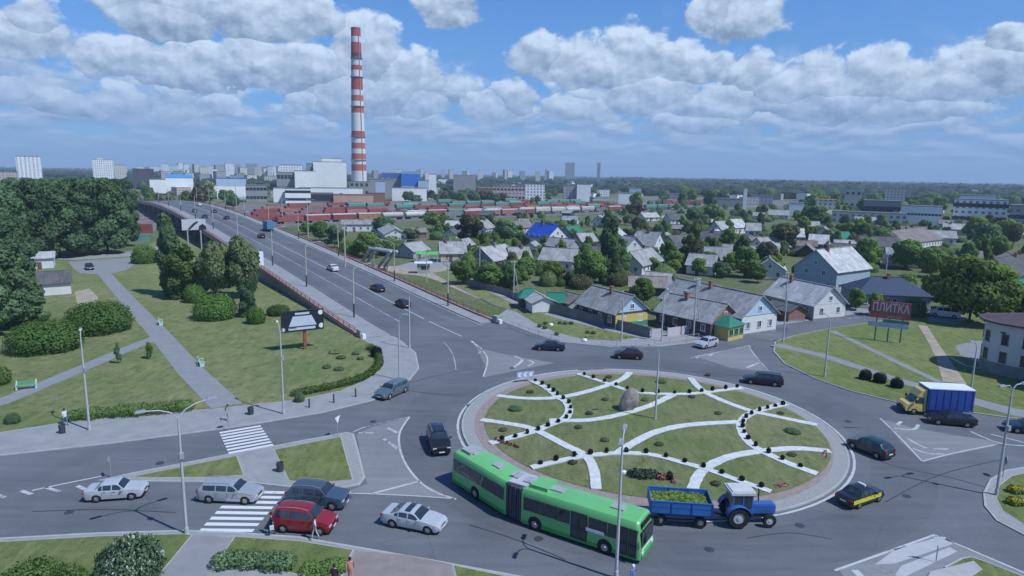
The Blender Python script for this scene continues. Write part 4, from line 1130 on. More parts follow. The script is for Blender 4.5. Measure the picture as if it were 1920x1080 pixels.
# ------------------------------------------------------------------ articulated bus
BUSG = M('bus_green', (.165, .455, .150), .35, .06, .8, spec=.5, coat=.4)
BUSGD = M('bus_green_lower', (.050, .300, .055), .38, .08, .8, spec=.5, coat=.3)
BELLOWS = M('bellows_rubber', (.075, .075, .085), .85, .15, 3)
GREYM = M('grey_unit', (.34, .34, .36), .6, .1, 2)
bfront, bjoint, brear = G(1212, 1044, .05), G(980, 968, .05), G(869, 899, .05)
BW, BH, BZ = 2.5, 2.92, .32
bus = thing('articulated_bus', 'long green articulated city bus on the near side of the ring', 'bus', bjoint, 0)
def bus_section(a, b, front):
    """a: joint end, b: outer end (bus-local points)"""
    d = b - a; L = d.length; ang = math.atan2(d.y, d.x)
    T = Matrix.Translation(a) @ Matrix.Rotation(ang, 4, 'Z')
    def emit(m, name, mat, parent=bus, smooth=False, sharp=None):
        m.v = [tuple(T @ Vector(v)) for v in m.v]
        return m.build(name, mat, parent, smooth, sharp)
    hw = BW / 2
    # rounded body shell swept along x
    sec = [(hw, BZ), (hw, 1.05), (hw - .02, 2.3), (hw - .07, 2.72), (hw - .18, 2.88), (hw - .40, 2.95), (0, 2.99)]
    sec = sec + [(-y, z) for y, z in sec[-2::-1]]
    xs = [.55, .6, L - .45, L - .2, L - .06, L]
    sh = [.985, 1, 1, .985, .95, .90]
    V = []; n = len(sec)
    for x, k in zip(xs, sh):
        V += [(x + (0 if x < L - .3 else -.28 * max(0, (z - 1.2) / 1.8) * (1 if front else .5)), y * k, BZ + (z - BZ) * (1 - (1 - k) * .35)) for y, z in sec]
    F = [(i * n + j, (i + 1) * n + j, (i + 1) * n + j + 1, i * n + j + 1) for i in range(len(xs) - 1) for j in range(n - 1)]
    F += [tuple(range(n)), tuple((len(xs) - 1) * n + j for j in range(n - 1, -1, -1))]
    emit(MB().add(V, F), 'body', BUSG, smooth=True, sharp=35)
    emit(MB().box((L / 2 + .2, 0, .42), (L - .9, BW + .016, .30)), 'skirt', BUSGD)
    emit(MB().box((L / 2 + .2, 0, .36), (L - 1.2, BW * .86, .4)), 'underbody', BLACK)
    axles = [L - 2.55, 1.75] if front else [L - 3.3]
    doors = [(L - 1.55, L - .28), (L * .47, L * .47 + 1.3)] if front else [(1.1, 2.35), (L - 2.0, L - .75)]
    for s in (1, -1):
        y = s * (hw + .012)
        # side glazing, one pane after another
        x = .75
        while x < L - .7:
            w = min(1.42, L - .35 - x)
            inside = [dd for dd in doors if s < 0 and x < dd[1] and x + w > dd[0]]
            if inside:
                if inside[0][0] - x > .35:
                    w = inside[0][0] - x - .05
                else:
                    x = inside[0][1] + .05; continue
            emit(MB().box((x + w / 2, y - s * .02, 1.86), (w - .05, .05, .98)), 'side_window', GLASS)
            x += w
        for ax in axles:
            q = T @ Vector((ax, s * (hw - .10), .48))
            emit(MB().disc_wheel((ax, s * (hw - .04), .52), .58, .11, 20), 'wheel_arch', BLACK)
            w_ = MB().disc_wheel((0, 0, 0), .48, .30, 22, hole=.26).build('wheel', RUBBER, bus, True, 40, loc=q, rz=ang)
            rr = MB(); rr.disc_wheel((0, 0, 0), .29, .27, 16); rr.disc_wheel((0, s * .14, 0), .12, .08, 10); rr.build('rim', RIMM, w_)
    for (a0, a1) in doors:        # doors on the kerb side
        mid = (a0 + a1) / 2
        for p, q in ((a0, mid), (mid, a1)):
            dleaf = emit(MB().box(((p + q) / 2, -(hw + .006), 1.42), (q - p - .04, .05, 1.98)), 'door', M('door_frame_dark', (.03, .045, .035), .4))
            emit(MB().box(((p + q) / 2, -(hw + .030), 1.48), (q - p - .20, .02, 1.66)), 'door_glass', GLASS, dleaf)
    for xx in ((L * .30, L * .78) if front else (L * .38, L * .80)):
        emit(MB().box((xx, 0, 3.02), (.95, .72, .10)), 'roof_hatch', GREYM)
    if front:
        e = emit(MB().box((L - .02, 0, 1.72), (.06, 2.16, 1.16)), 'windscreen', GLASS)
        e2 = emit(MB().box((L - .20, 0, 2.58), (.20, 1.7, .26)), 'destination_board', BLACK)
        for s in (1, -1):
            emit(MB().box((L + .01, s * .92, .74), (.10, .36, .20)), 'headlight', LAMPW)
            emit(MB().tube([(L - .1, s * 1.15, 2.6), (L + .28, s * 1.30, 2.5), (L + .28, s * 1.30, 2.1)], .03, 6), 'mirror_arm', BLACK)
            emit(MB().box((L + .28, s * 1.30, 1.98), (.10, .24, .40)), 'mirror', BLACK)
        emit(MB().box((L + .02, 0, .48), (.10, 2.2, .26)), 'bumper', BUSGD)
        emit(MB().box((L + .03, 0, 1.0), (.03, 2.0, .05)), 'trim_strip', WHITE)
        emit(MB().box((L - 3.3, -(hw + .045), 1.42), (1.35, .02, .22)), 'route_board', WHITE)
        emit(MB().box((L * .18, 0, 3.10), (1.4, 1.6, .26)), 'roof_unit', BUSG)
    else:
        emit(MB().box((L - .02, 0, 2.0), (.06, 1.9, .8)), 'rear_window', GLASS)
        for s in (1, -1): emit(MB().box((L - .02, s * 1.02, 1.0), (.08, .16, .5)), 'tail_light', LAMPR)
        emit(MB().box((L - 1.2, 0, 3.08), (1.2, 1.3, .2)), 'roof_unit', GREYM)
lf = (bfront - bjoint); lr = (brear - bjoint)
lf.z = lr.z = 0
bus_section(Vector((0, 0, 0)), lf, True); bus_section(Vector((0, 0, 0)), lr, False)
dirf, dirr = lf.normalized(), lr.normalized()
for k in range(9):                     # folds of the bellows
    tt = k / 8; p = dirr * (.62 * (1 - tt)) + dirf * (.62 * tt) * 1.0
    p = dirr * .6 * (1 - 2 * tt) if tt < .5 else dirf * .6 * (2 * tt - 1)
    dd = (dirf * tt - dirr * (1 - tt)).normalized()
    m = MB(); a = math.atan2(dd.y, dd.x)
    m.box((p.x, p.y, 1.62), (.12, BW * (.97 if k % 2 else .93), 2.5 if k % 2 else 2.44), a)
    m.build('bellows_fold', BELLOWS, bus)
m = MB(); m.box((0, 0, 2.96), (1.5, 1.9, .16), math.atan2(dirf.y, dirf.x)); m.build('joint_cover', M('pale_grey_cover', (.42, .42, .46), .6), bus)
for k in range(4):
    p = dirr * (.5 + .45 * k) if k < 2 else dirf * (.4 + .4 * (k - 2))
    MB().box((p.x, p.y + .0, 3.08), (.34, .9, .12), math.atan2(dirf.y, dirf.x)).build('roof_unit', GREYM, bus)

# ------------------------------------------------------------------ tractor and trailer
TB = M('tractor_blue', (.045, .115, .34), .4, .1, 2, coat=.2)
TBL = M('trailer_blue', (.045, .135, .38), .5, .12, 1.5)
TBD = M('trailer_blue_frame', (.015, .055, .22), .55, .12, 2)
f, b = G(1444, 978, .06), G(1352, 978, .06); d = f - b
tr_ = thing('tractor', 'blue farm tractor with white cab roof towing a trailer', 'tractor', (f + b) / 2, math.atan2(d.y, d.x))
for s in (1, -1):
    w_ = MB().disc_wheel((0, 0, 0), .80, .42, 28, hole=.42)
    for k in range(18):
        a = 2 * PI * k / 18; w_.beam((.74 * math.cos(a), -.2, .74 * math.sin(a)), (.84 * math.cos(a + .12), .2, .84 * math.sin(a + .12)), .06, .08)
    wl = w_.build('wheel', RUBBER, tr_, loc=(-.95, s * .88, .82))
    rm = MB(); rm.disc_wheel((0, 0, 0), .46, .30, 20); rm.disc_wheel((0, s * .1, 0), .16, .2, 10); rm.build('rim', M('rim_grey', (.40, .40, .41), .5), wl)
    w2 = MB().disc_wheel((0, 0, 0), .50, .26, 22, hole=.27).build('wheel', RUBBER, tr_, loc=(1.42, s * .80, .52))
    rm = MB(); rm.disc_wheel((0, 0, 0), .29, .2, 16); rm.disc_wheel((0, s * .06, 0), .1, .14, 8); rm.build('rim', M('rim_grey', (.4, .4, .41)), w2)
    # mudguard, an arch over the rear wheel
    m = MB(); V = []
    for k in range(9):
        a = R(15 + 150 * k / 8)
        for (rr_, yy) in ((.93, -.28), (.93, .28)): V.append((-.95 + rr_ * math.cos(a), s * .88 + yy, .82 + rr_ * math.sin(a)))
    m.add(V, [(2 * i, 2 * i + 1, 2 * i + 3, 2 * i + 2) for i in range(8)]); m.build('mudguard', TB, tr_)
    MB().box((2.02, s * .26, 1.02), (.05, .2, .2)).build('headlight', LAMPW, tr_)
    MB().box((-.2, s * .86, 1.0), (.5, .3, .1)).build('step', BLACK, tr_)
m = MB(); m.box((1.12, 0, 1.18), (1.80, .74, .62)); m.box((1.16, 0, 1.51), (1.6, .60, .10)); m.build('bonnet', TB, tr_)
MB().box((2.03, 0, 1.2), (.04, .56, .5)).build('grille', BLACK, tr_)
MB().box((.4, 0, .72), (3.0, .52, .44)).build('engine_block', M('engine_iron', (.05, .05, .055), .6), tr_)
cabm = MB()
for (x, y) in ((-1.35, .72), (-1.35, -.72), (.12, .66), (.12, -.66), (-.62, .74), (-.62, -.74)): cabm.beam((x, y, 1.0), (x * .96, y * .95, 2.52), .09, .09)
cabm.box((-.6, 0, 1.15), (1.55, 1.5, .5)); cabm.build('cab', TB, tr_)
for s in (1, -1):
    for (x0, x1) in ((-1.28, -.68), (-.56, .06)): MB().box(((x0 + x1) / 2, s * .715, 1.95), (x1 - x0, .02, 1.06)).build('side_window', GLASS, tr_)
MB().box((.12, 0, 1.95), (.02, 1.26, 1.06)).build('windscreen', GLASS, tr_)
MB().box((-1.34, 0, 1.95), (.02, 1.36, 1.06)).build('rear_window', GLASS, tr_)
m = MB(); m.box((-.62, 0, 2.60), (1.85, 1.66, .20)); m.box((-.62, 0, 2.73), (1.6, 1.4, .08)); m.build('cab_roof', M('dusty_white_paint', (.50, .50, .49), .6, .12, 2), tr_)
MB().tube([(.95, .30, 1.5), (.95, .30, 2.35), (.9, .30, 2.5)], .05, 8).build('exhaust_pipe', BLACK, tr_)
f2, b2 = G(1330, 980, .06), G(1214, 972, .06); d = f2 - b2
tl = thing('farm_trailer', 'blue panelled farm trailer loaded with cut green stuff behind the tractor', 'trailer', (f2 + b2) / 2, math.atan2(d.y, d.x))
LX, WX = 4.4, 2.25
MB().box((0, 0, 1.08), (LX, WX, .10)).build('floor', TBD, tl)
for s in (1, -1):
    for i in range(3):
        for j in range(2):
            MB().box((-LX / 2 + LX / 3 * (i + .5), s * (WX / 2), 1.33 + j * .46), (LX / 3 - .08, .06, .42)).build('side_panel', TBL, tl)
    for i in range(4): MB().box((-LX / 2 + LX / 3 * i, s * (WX / 2 + .01), 1.54), (.09, .11, .98)).build('stake', TBD, tl)
    MB().box((0, s * (WX / 2 + .005), 2.04), (LX, .10, .07)).build('top_rail', TBL, tl)
for e in (1, -1):
    MB().box((e * LX / 2, 0, 1.56), (.06, WX - .1, .94)).build('end_board', TBL, tl)
MB().box((0, 0, .84), (LX * .95, .9, .28)).build('chassis', BLACK, tl)
MB().tube([(LX / 2, .35, .8), (LX / 2 + 1.3, 0, .62)], .06, 6).build('drawbar', BLACK, tl)
MB().tube([(LX / 2, -.35, .8), (LX / 2 + 1.3, 0, .62)], .06, 6).build('drawbar', BLACK, tl)
for ax in (1.45, -1.45):
    for s in (1, -1): wheel(tl, (ax, s * .85, .44), .44, .26, .52, y_out=s)
m = MB(); rnd = random.Random(3)
for k in range(520):
    x, y = rnd.uniform(-LX / 2 + .15, LX / 2 - .15), rnd.uniform(-WX / 2 + .15, WX / 2 - .15)
    z = 1.72 + .26 * math.cos(x * .9) * math.cos(y * 1.1) + rnd.uniform(-.05, .06); a = rnd.uniform(0, PI); L_ = rnd.uniform(.1, .22)
    m.add([(x - L_ * math.cos(a), y - L_ * math.sin(a), z), (x + .06, y - .06, z + rnd.uniform(0, .1)), (x + L_ * math.cos(a), y + L_ * math.sin(a), z + rnd.uniform(-.03, .1)), (x - .06, y + .06, z)], [(0, 1, 2, 3)])
m.box((0, 0, 1.4), (LX - .2, WX - .2, .56)); tag(m.build('cut_greenery', LEAF_L, tl), kind='stuff')
# ------------------------------------------------------------------ lamp posts and poles
def lamp_post(base, h, label, arms=1, rz=0.0, arm_len=1.9, group='street lamps', pole=None, r=.085, base_h=0.0, box=False, curved=False, cat='street lamp', rise=.9):
    pole = pole or POLEM
    t = thing('street_lamp', label, cat, base, rz, group)
    m = MB(); m.tube([(0, 0, 0), (0, 0, h * .5), (0, 0, h - rise)], [r * 1.35, r * 1.1, r * .8], 8); m.build('pole', pole, t, True, 60)
    if base_h: MB().tube([(0, 0, 0), (0, 0, base_h)], r * 1.6, 8).build('pole_base', POLED, t)
    else: MB().lathe([(0, .5), (r * 1.7, .46), (r * 1.9, 0)], n=8).build('pole_foot', pole, t)
    for k in range(arms):
        s = 1 if k == 0 else -1
        a = MB()
        pts = [(0, 0, h - rise - .05), (s * arm_len * .25, 0, h - rise * .45), (s * arm_len * .6, 0, h - .12), (s * arm_len, 0, h)] if not curved else [(0, 0, h - rise - .05), (s * arm_len * .12, 0, h - rise * .3), (s * arm_len * .4, 0, h), (s * arm_len, 0, h + .02)]
        a.tube(pts, .045, 6); a.build('arm', pole, t)
        hd = MB(); hd.box((s * (arm_len + .32), 0, h + .06), (.74, .26, .14), taper=.8); head = hd.build('lamp_head', STEEL, t)
        MB().box((s * (arm_len + .34), 0, h - .025), (.5, .2, .04)).build('lamp_glass', LAMPW, head)
    if box: MB().box((.0, -.14, h * .62), (.30, .24, .42)).build('control_box', STEEL, t)
    return t
def post_px(bx, by, ty, label, z=0.0, **k):
    p = G(bx, by, z); lamp_post(p, top_z(p, ty), label, **k)
post_px(350, 1000, 760, 'tall double armed lamp post on the near kerb left of the lower zebra', Z_PAVE, arms=2, rz=R(40), box=True)
post_px(1155, 1082, 815, 'double armed lamp post on the near kerb in front of the green bus', Z_PAVE, arms=2, rz=R(75), arm_len=.9)
post_px(168, 806, 622, 'lamp post rising from the left end of the long clipped hedge', Z_PAVE, arms=1, rz=R(120), arm_len=.7, box=True)
post_px(532, 776, 606, 'lamp post on the pavement in front of the black billboard', Z_PAVE, arms=1, rz=R(130), arm_len=.7, box=True)
post_px(1868, 928, 722, 'lamp post with two curved arms on the far right island', Z_PAVE, arms=2, rz=R(20), arm_len=1.0, curved=True, box=True)
post_px(1228, 792, 646, 'grey lamp post standing in the island lawn beside the boulder', .3, arms=1, rz=R(200), arm_len=.6)
post_px(1546, 706, 590, 'lamp post on the right hand lawn by the footpath', Z_LAWN, arms=1, rz=R(160), arm_len=.7)
post_px(1818, 748, 640, 'lamp post between the blue lorry and the white house', Z_LAWN, arms=1, rz=R(200), arm_len=.7)
post_px(1468, 641, 540, 'lamp post at the tip of the right lawn by the side street', Z_PAVE, arms=1, rz=R(120), arm_len=.7)
post_px(1165, 640, 545, 'lamp post before the board fence and the white and blue gable', Z_PAVE, arms=1, rz=R(250), arm_len=.6)
post_px(1240, 640, 540, 'lamp post by the pale garden fence at the street corner', Z_PAVE, arms=1, rz=R(280), arm_len=.6)
post_px(749, 712, 590, 'thin lamp post on the bend of the left pavement', Z_PAVE, arms=1, rz=R(0), arm_len=.5)
post_px(768, 652, 545, 'thin lamp post at the foot of the bridge ramp', Z_PAVE, arms=1, rz=R(0), arm_len=.5)
# lamps of the bridge
bang = math.atan2(BN.y, BN.x)
sl, _ = brp(560, 540); sl2, _ = brp(648, 598); sl3, _ = brp(493, 500); sr1, _ = brp(733, 529); sr2, _ = brp(845, 574)
dl = 32.0
names_l = ['first lamp post on the left side of the bridge, nearest the black billboard', 'second lamp post on the left side of the bridge', 'third lamp post on the left side of the bridge, by the white box', 'fourth lamp post on the left side of the bridge', 'fifth lamp post on the left side of the bridge, past the white car board']
for i, s in enumerate([sl2, sl, sl3, sl3 + 38, sl3 + 76, sl3 + 112, sl3 + 150, sl3 + 190, sl3 + 230]):
    lamp_post(BP(s, 39.4, .14), 9.2, names_l[i] if i < 5 else 'lamp post far away on the left side of the bridge', rz=bang, arm_len=2.6, group='lamp posts of the bridge', pole=POLEY, base_h=2.4, r=.10)
for i, s in enumerate([sr2, sr1, sr1 + 36, sr1 + 72, sr1 + 108, sr1 + 146, sr1 + 184, sr1 + 224, sr1 + 262]):
    lamp_post(BP(s, 58.2, .14), 9.2, (['first cream lamp post on the right side of the bridge, nearest the ring', 'second cream lamp post on the right side, before the silver pipes', 'third cream lamp post on the right side of the bridge', 'fourth cream lamp post on the right side of the bridge'][i] if i < 4 else 'lamp post far away on the right side of the bridge'), rz=bang + PI, arm_len=2.6, group='lamp posts of the bridge', pole=POLEY, base_h=2.4, r=.10)
def wood_pole(bx, by, ty, label, strut=False, arms=1):
    p = G(bx, by); h = top_z(p, ty); t = thing('utility_pole', label, 'pole', p, R(30), 'utility poles among the houses')
    MB().tube([(0, 0, 0), (0, 0, h)], [.13, .09], 8).build('pole', POLEM, t)
    for k in range(arms):
        MB().beam((-.75, 0, h - .3 - .5 * k), (.75, 0, h - .3 - .5 * k), .09, .09).build('crossarm', POLEM, t)
        for q in (-.65, 0, .65): MB().lathe([(0, .16), (.05, .14), (.06, .04), (.02, 0)], (q, 0, h - .25 - .5 * k), 6).build('insulator', WHITE, t)
    if strut: MB().tube([(1.5, 0, 0), (.1, 0, h * .8)], .09, 6).build('strut', POLEM, t)
wood_pole(963, 562, 488, 'concrete utility pole with slanting strut by the green roofed shed', True)
wood_pole(899, 540, 460, 'concrete utility pole in the bushes left of the plank fence')
wood_pole(1300, 632, 520, 'utility pole with strut before the house with the green porch', True)
wood_pole(1130, 530, 430, 'utility pole in front of the tall poplar among the houses')
wood_pole(1660, 520, 470, 'pole behind the navy roofed house')
wood_pole(1470, 600, 508, 'utility pole before the brown fence of the white gabled house')
wood_pole(800, 530, 470, 'dark post in the sandy ground by the small white kiosk', arms=0)
for (bx, by, ty, lab) in ((578, 445, 372, 'cream mast before the red wagons, near the bridge'), (648, 520, 412, 'cream mast right of the bridge before the grey shed roof'), (530, 420, 372, 'thin mast at the left end of the wagon rows'), (444, 402, 330, 'tall mast beyond the crest of the bridge')):
    p = G(bx, by); t = thing('rail_mast', lab, 'mast', p, R(40), 'masts of the goods yard')
    h = top_z(p, ty); MB().tube([(0, 0, 0), (0, 0, h)], [.2, .12], 8).build('pole', POLEY, t)
    MB().beam((-.2, 0, h - .8), (2.4, 0, h - .5), .08, .08).build('bracket', POLEY, t)
    MB().box((2.5, 0, h - .5), (.6, .25, .14)).build('lamp_head', STEEL, t)

# ------------------------------------------------------------------ billboards and signs
def text_mesh(s, size, mat, bold=0.0):
    cu = bpy.data.curves.new('lettering', 'FONT'); cu.body = s; cu.size = size; cu.align_x = 'CENTER'; cu.align_y = 'CENTER'; cu.extrude = .02; cu.offset = bold
    o = bpy.data.objects.new('lettering', cu); COL.objects.link(o)
    dg = bpy.context.evaluated_depsgraph_get()
    me = bpy.data.meshes.new_from_object(o.evaluated_get(dg)); me.materials.clear(); me.materials.append(mat)
    bpy.data.objects.remove(o); return me
def upright(me, root, loc, name='lettering', sx=1.0):
    o = put(name, me, root, loc); o.rotation_euler = (R(90), 0, 0); o.scale = (sx, 1, 1); return o
BB = M('billboard_black', (.018, .024, .032), .5, .1, 2); BBL = M('billboard_print', (.52, .54, .62), .5, .06, 2)
# black billboard on a rusty post: corners traced at its own distance
p = G(570, 655, Z_LAWN); D = math.hypot(p.x, p.y)
l, r_ = atD(527, 605, D - .8), atD(606, 597, D + .6)
a = math.atan2(r_.y - l.y, r_.x - l.x); wd = (r_ - l).length
zc = (l.z + r_.z) / 2; hgt = 3.0
cpos = (l + r_) / 2
t = thing('billboard', 'black billboard with a white trapezoid on a rusty post in the park', 'billboard', (cpos.x, cpos.y, Z_LAWN), a, 'billboards')
zc -= Z_LAWN
wd = min(wd, 6.6)
pn = MB().box((0, 0, zc), (wd, .30, hgt)).build('panel', BB, t)
fr = MB()
for e in (-1, 1): fr.box((0, -.17, zc + e * (hgt / 2 - .05)), (wd, .06, .1)); fr.box((e * (wd / 2 - .05), -.17, zc), (.1, .06, hgt - .2))
fr.build('frame', M('dark_frame', (.03, .035, .04), .5), t)
ty = -.156
MB().prism([(0, 0)] * 3, 0, 0) if False else None
def flat(pts, name, mat, y=ty): return MB().add([(x, y, zc + z) for x, z in pts], [tuple(range(len(pts)))]).build(name, mat, pn)
flat([(-1.95, -.72), (1.95, -.72), (1.25, .72), (-1.35, .72)], 'printed_trapezoid', BBL)
flat([(-1.05, .92), (.95, .92), (.95, 1.22), (-1.05, 1.22)], 'printed_strip', BBL)
flat([(-2.0, -1.25), (1.75, -1.25), (1.75, -.90), (-2.0, -.90)], 'printed_strip', BBL)
flat([(-1.9, -1.02), (-.9, -1.02), (-.9, -.92), (-1.9, -.92)], 'printed_gap', BB, ty - .004)
for (x, z, rr, mm) in ((2.55, 1.02, .36, WHITE), (2.60, -.92, .36, WHITE), (-2.75, -1.08, .28, BBL)):
    flat([(x + rr * math.cos(2 * PI * k / 14), z + rr * math.sin(2 * PI * k / 14)) for k in range(14)], 'printed_disc', mm)
MB().box((.25, .1, (zc - 1.5) / 2), (.42, .34, zc - 1.5)).build('post', M('rusty_post', (.26, .085, .05), .75, .2, 3), t)
# small white billboard beside the deck
p = G(395, 470); D = 190
l, r_ = atD(345, 421, D), atD(381, 421, D); a = math.atan2(r_.y - l.y, r_.x - l.x) + .25
cp = (l + r_) / 2
t = thing('billboard', 'white billboard with dark car figure beside the bridge deck', 'billboard', (cp.x, cp.y, 0), a, 'billboards')
pn = MB().box((0, 0, cp.z), (5.8, .3, 2.8)).build('panel', M('weathered_white_board', (.46, .47, .48), .6, .1, 1), t)
MB().add([(-1.6, -.17, cp.z - 1.2), (-.2, -.17, cp.z + .3), (.9, -.17, cp.z + .9), (1.1, -.17, cp.z + .6), (.1, -.17, cp.z - .2), (-1.0, -.17, cp.z - 1.3)], [(0, 1, 2, 3, 4, 5)]).build('printed_figure', BB, pn)
MB().add([(1.0, -.17, cp.z - 1.4), (3.0, -.17, cp.z - 1.4), (2.9, -.17, cp.z - .5), (2.2, -.17, cp.z + .1), (1.3, -.17, cp.z - .3)], [(0, 1, 2, 3, 4)]).build('printed_figure', BB, pn)
for e in (-1, 1): MB().box((e * 1.6, .1, (cp.z - 1.5) / 2), (.3, .3, cp.z - 1.5)).build('post', STEEL, t)
# tile shop sign
p = G(1672, 642, Z_LAWN); D = math.hypot(p.x, p.y)
l, r_ = atD(1633, 578, D), atD(1708, 586, D); a = math.atan2(r_.y - l.y, r_.x - l.x); wd = (r_ - l).length
cp = (l + r_) / 2; zc = cp.z - Z_LAWN
hb = 2.7
t = thing('shop_sign', 'big dull red ПЛИТКА sign above two pale boards on posts', 'sign', (cp.x, cp.y, Z_LAWN), a)
SR = M('sign_red', (.30, .10, .09), .6, .12, 2); SL = M('sign_letters', (.60, .50, .50), .6, .08, 3); SBR = M('sign_bright_red', (.44, .085, .06), .6, .1, 2)
pn = MB().box((0, 0, zc), (wd, .25, hb)).build('panel', SR, t)
_tm = text_mesh('ПЛИТКА', 1.85, SL, .03); _tw = max(v.co.x for v in _tm.vertices) - min(v.co.x for v in _tm.vertices)
upright(_tm, pn, (0, -.15, zc + .32), sx=wd * .92 / _tw)
MB().box((-wd * .30, -.14, zc - .98), (wd * .34, .04, .56)).build('red_board', SBR, pn)
MB().box((wd * .12, -.14, zc - 1.02), (wd * .40, .04, .34)).build('plain_strip', M('sign_grey_red', (.33, .19, .18), .6), pn)
MB().box((wd * .16, .0, zc - 1.75), (wd * .66, .2, .5)).build('board', M('sign_teal', (.13, .20, .22), .5), t)
MB().box((-.15, -.04, zc - 2.42), (wd * 1.02, .2, .72)).build('board', M('sign_pale', (.42, .46, .52), .5, .15, 1), t)
for e in (-.32, .0, .32): MB().box((e * wd, .22, (zc - 1.0) / 2), (.2, .2, zc - 1.0)).build('post', M('green_post', (.12, .19, .15), .6), t)
def road_sign(bx, by, ty, label, shape='round', col=None, rz=0.0, z=Z_PAVE):
    p = G(bx, by, z); h = top_z(p, ty); t = thing('road_sign', label, 'road sign', p, rz, 'road signs')
    MB().tube([(0, 0, 0), (0, 0, h)], .035, 6).build('post', STEEL, t)
    col = col or M('sign_blue', (.035, .12, .42), .4)
    if shape == 'round':
        m = MB(); m.tube([(0, -.05, h - .38), (0, -.08, h - .38)], .36, 14); m.build('plate', col, t)
    elif shape == 'tri':
        m = MB(); m.add([(-.42, -.06, h - .05), (.42, -.06, h - .05), (0, -.06, h - .75), (-.42, -.04, h - .05), (.42, -.04, h - .05), (0, -.04, h - .75)], [(0, 2, 1), (3, 4, 5), (0, 1, 4, 3), (1, 2, 5, 4), (2, 0, 3, 5)]); m.build('plate', WHITE, t)
    else:
        m = MB(); m.box((0, -.06, h - .36), (.72, .04, .72)); pl = m.build('plate', col, t)
        if shape == 'cross':
            MB().add([(-.28, -.084, h - .62), (.28, -.084, h - .62), (0, -.084, h - .1)], [(0, 1, 2)]).build('symbol', WHITE, pl)
    return t
road_sign(633, 818, 780, 'sign post at the tip of the second lawn triangle', 'tri', rz=R(70))
road_sign(208, 893, 855, 'sign post at the pointed end of the left traffic island', 'round', STEEL, rz=R(-60))
road_sign(430, 806, 762, 'grey backed sign post beside the upper zebra', 'round', STEEL, rz=R(60))
road_sign(1473, 640, 612, 'blue round sign at the tip of the right lawn', 'round', rz=R(60))
road_sign(1755, 1052, 1005, 'thin sign post on the painted island at the lower right', 'tri')
road_sign(1880, 894, 855, 'sign post on the kerb of the far right island', 'round', STEEL, rz=R(70))
# roundabout direction panel facing the ramp
p = G(985, 716, Z_PAVE)
t = thing('chevron_board', 'low pale blue direction board on the ring kerb facing the bridge', 'sign', p, R(200))
MB().box((0, 0, .95), (2.3, .08, .75)).build('panel', M('board_pale_blue', (.33, .40, .52), .45), t)
for x in (-.75, 0, .75): MB().add([(x - .25, .045, .68), (x + .1, .045, .68), (x + .3, .045, .95), (x + .1, .045, 1.22), (x - .25, .045, 1.22), (x - .05, .045, .95)], [(0, 5, 4, 3, 2, 1)]).build('arrow', WHITE, t)
for x in (-.9, .9): MB().tube([(x, 0, 0), (x, 0, 1.2)], .04, 6).build('post', STEEL, t)
# advertising pillar at the hedge end
p = G(122, 794, Z_LAWN)
# white switch box on the bridge
s, o = brp(491, 498)
t = thing('switch_box', 'tall white cabinet on the bridge pavement at the left parapet', 'cabinet', BP(s, 37.0, .14), -BRA)
MB().box((0, 0, 1.6), (1.1, 1.2, 3.2)).build('case', WHITE, t); MB().box((.57, 0, 1.5), (.03, .9, 2.4)).build('door', M('cabinet_door', (.6, .6, .6), .5), t)

# pedestrian guard rails of the pavements
def guard_rail(pl, label, z=Z_PAVE, mat=None, h=1.0, step=2.2):
    ln = smooth_line([G(x, y, z) for x, y in pl], 5); o = ln[0]
    t = thing('guard_rail', label, 'railing', o, 0, 'pedestrian railings along the kerb'); mat = mat or STEEL
    for k in (.5, 1.0): MB().tube([p - o + Vector((0, 0, h * k)) for p in ln], .03, 5).build('rail', mat, t)
    pm = MB().box((0, 0, h / 2), (.06, .06, h)).mesh('post', mat)
    acc = 0.0; put('post', pm, t, (0, 0, 0))
    for a, b in zip(ln, ln[1:]):
        acc += (b - a).length
        if acc > step: acc = 0; put('post', pm, t, b - o)
    return t
guard_rail([(1128, 647), (1180, 650), (1240, 646), (1310, 637)], 'pinkish low railing along the far kerb below the pale garden fence', mat=M('pinkish_rail', (.42, .32, .32), .6))
guard_rail([(960, 614), (1000, 630), (1050, 643)], 'low railing along the far kerb at the foot of the bridge')
for k, (x, y) in enumerate([(580, 764), (626, 755), (667, 744)]):
    t = thing('bollard', 'short dark bollard on the pavement edge beside the curved hedge', 'bollard', G(x, y, Z_PAVE), 0, 'bollards beside the curved hedge')
    MB().tube([(0, 0, 0), (0, 0, .9)], [.1, .08], 8).build('post', POLED, t); MB().lathe([(0, 1.02), (.09, .98), (.1, .9)], n=8).build('cap', POLED, t)
for (x, y, lab) in ((117, 812, 'dark litter bin on the pavement left of the long hedge'), (470, 777, 'small dark litter bin beside the park path'), (525, 884, 'small dark bin by the second lawn triangle')):
    t = thing('litter_bin', lab, 'litter bin', G(x, y, Z_PAVE), 0)
    MB().lathe([(0, .0), (.24, .02), (.30, .8), (.26, .82), (.22, .1)], n=12).build('bin', POLED, t); MB().tube([(.3, 0, 0), (.3, 0, 1.0)], .03, 5).build('stand', POLED, t)

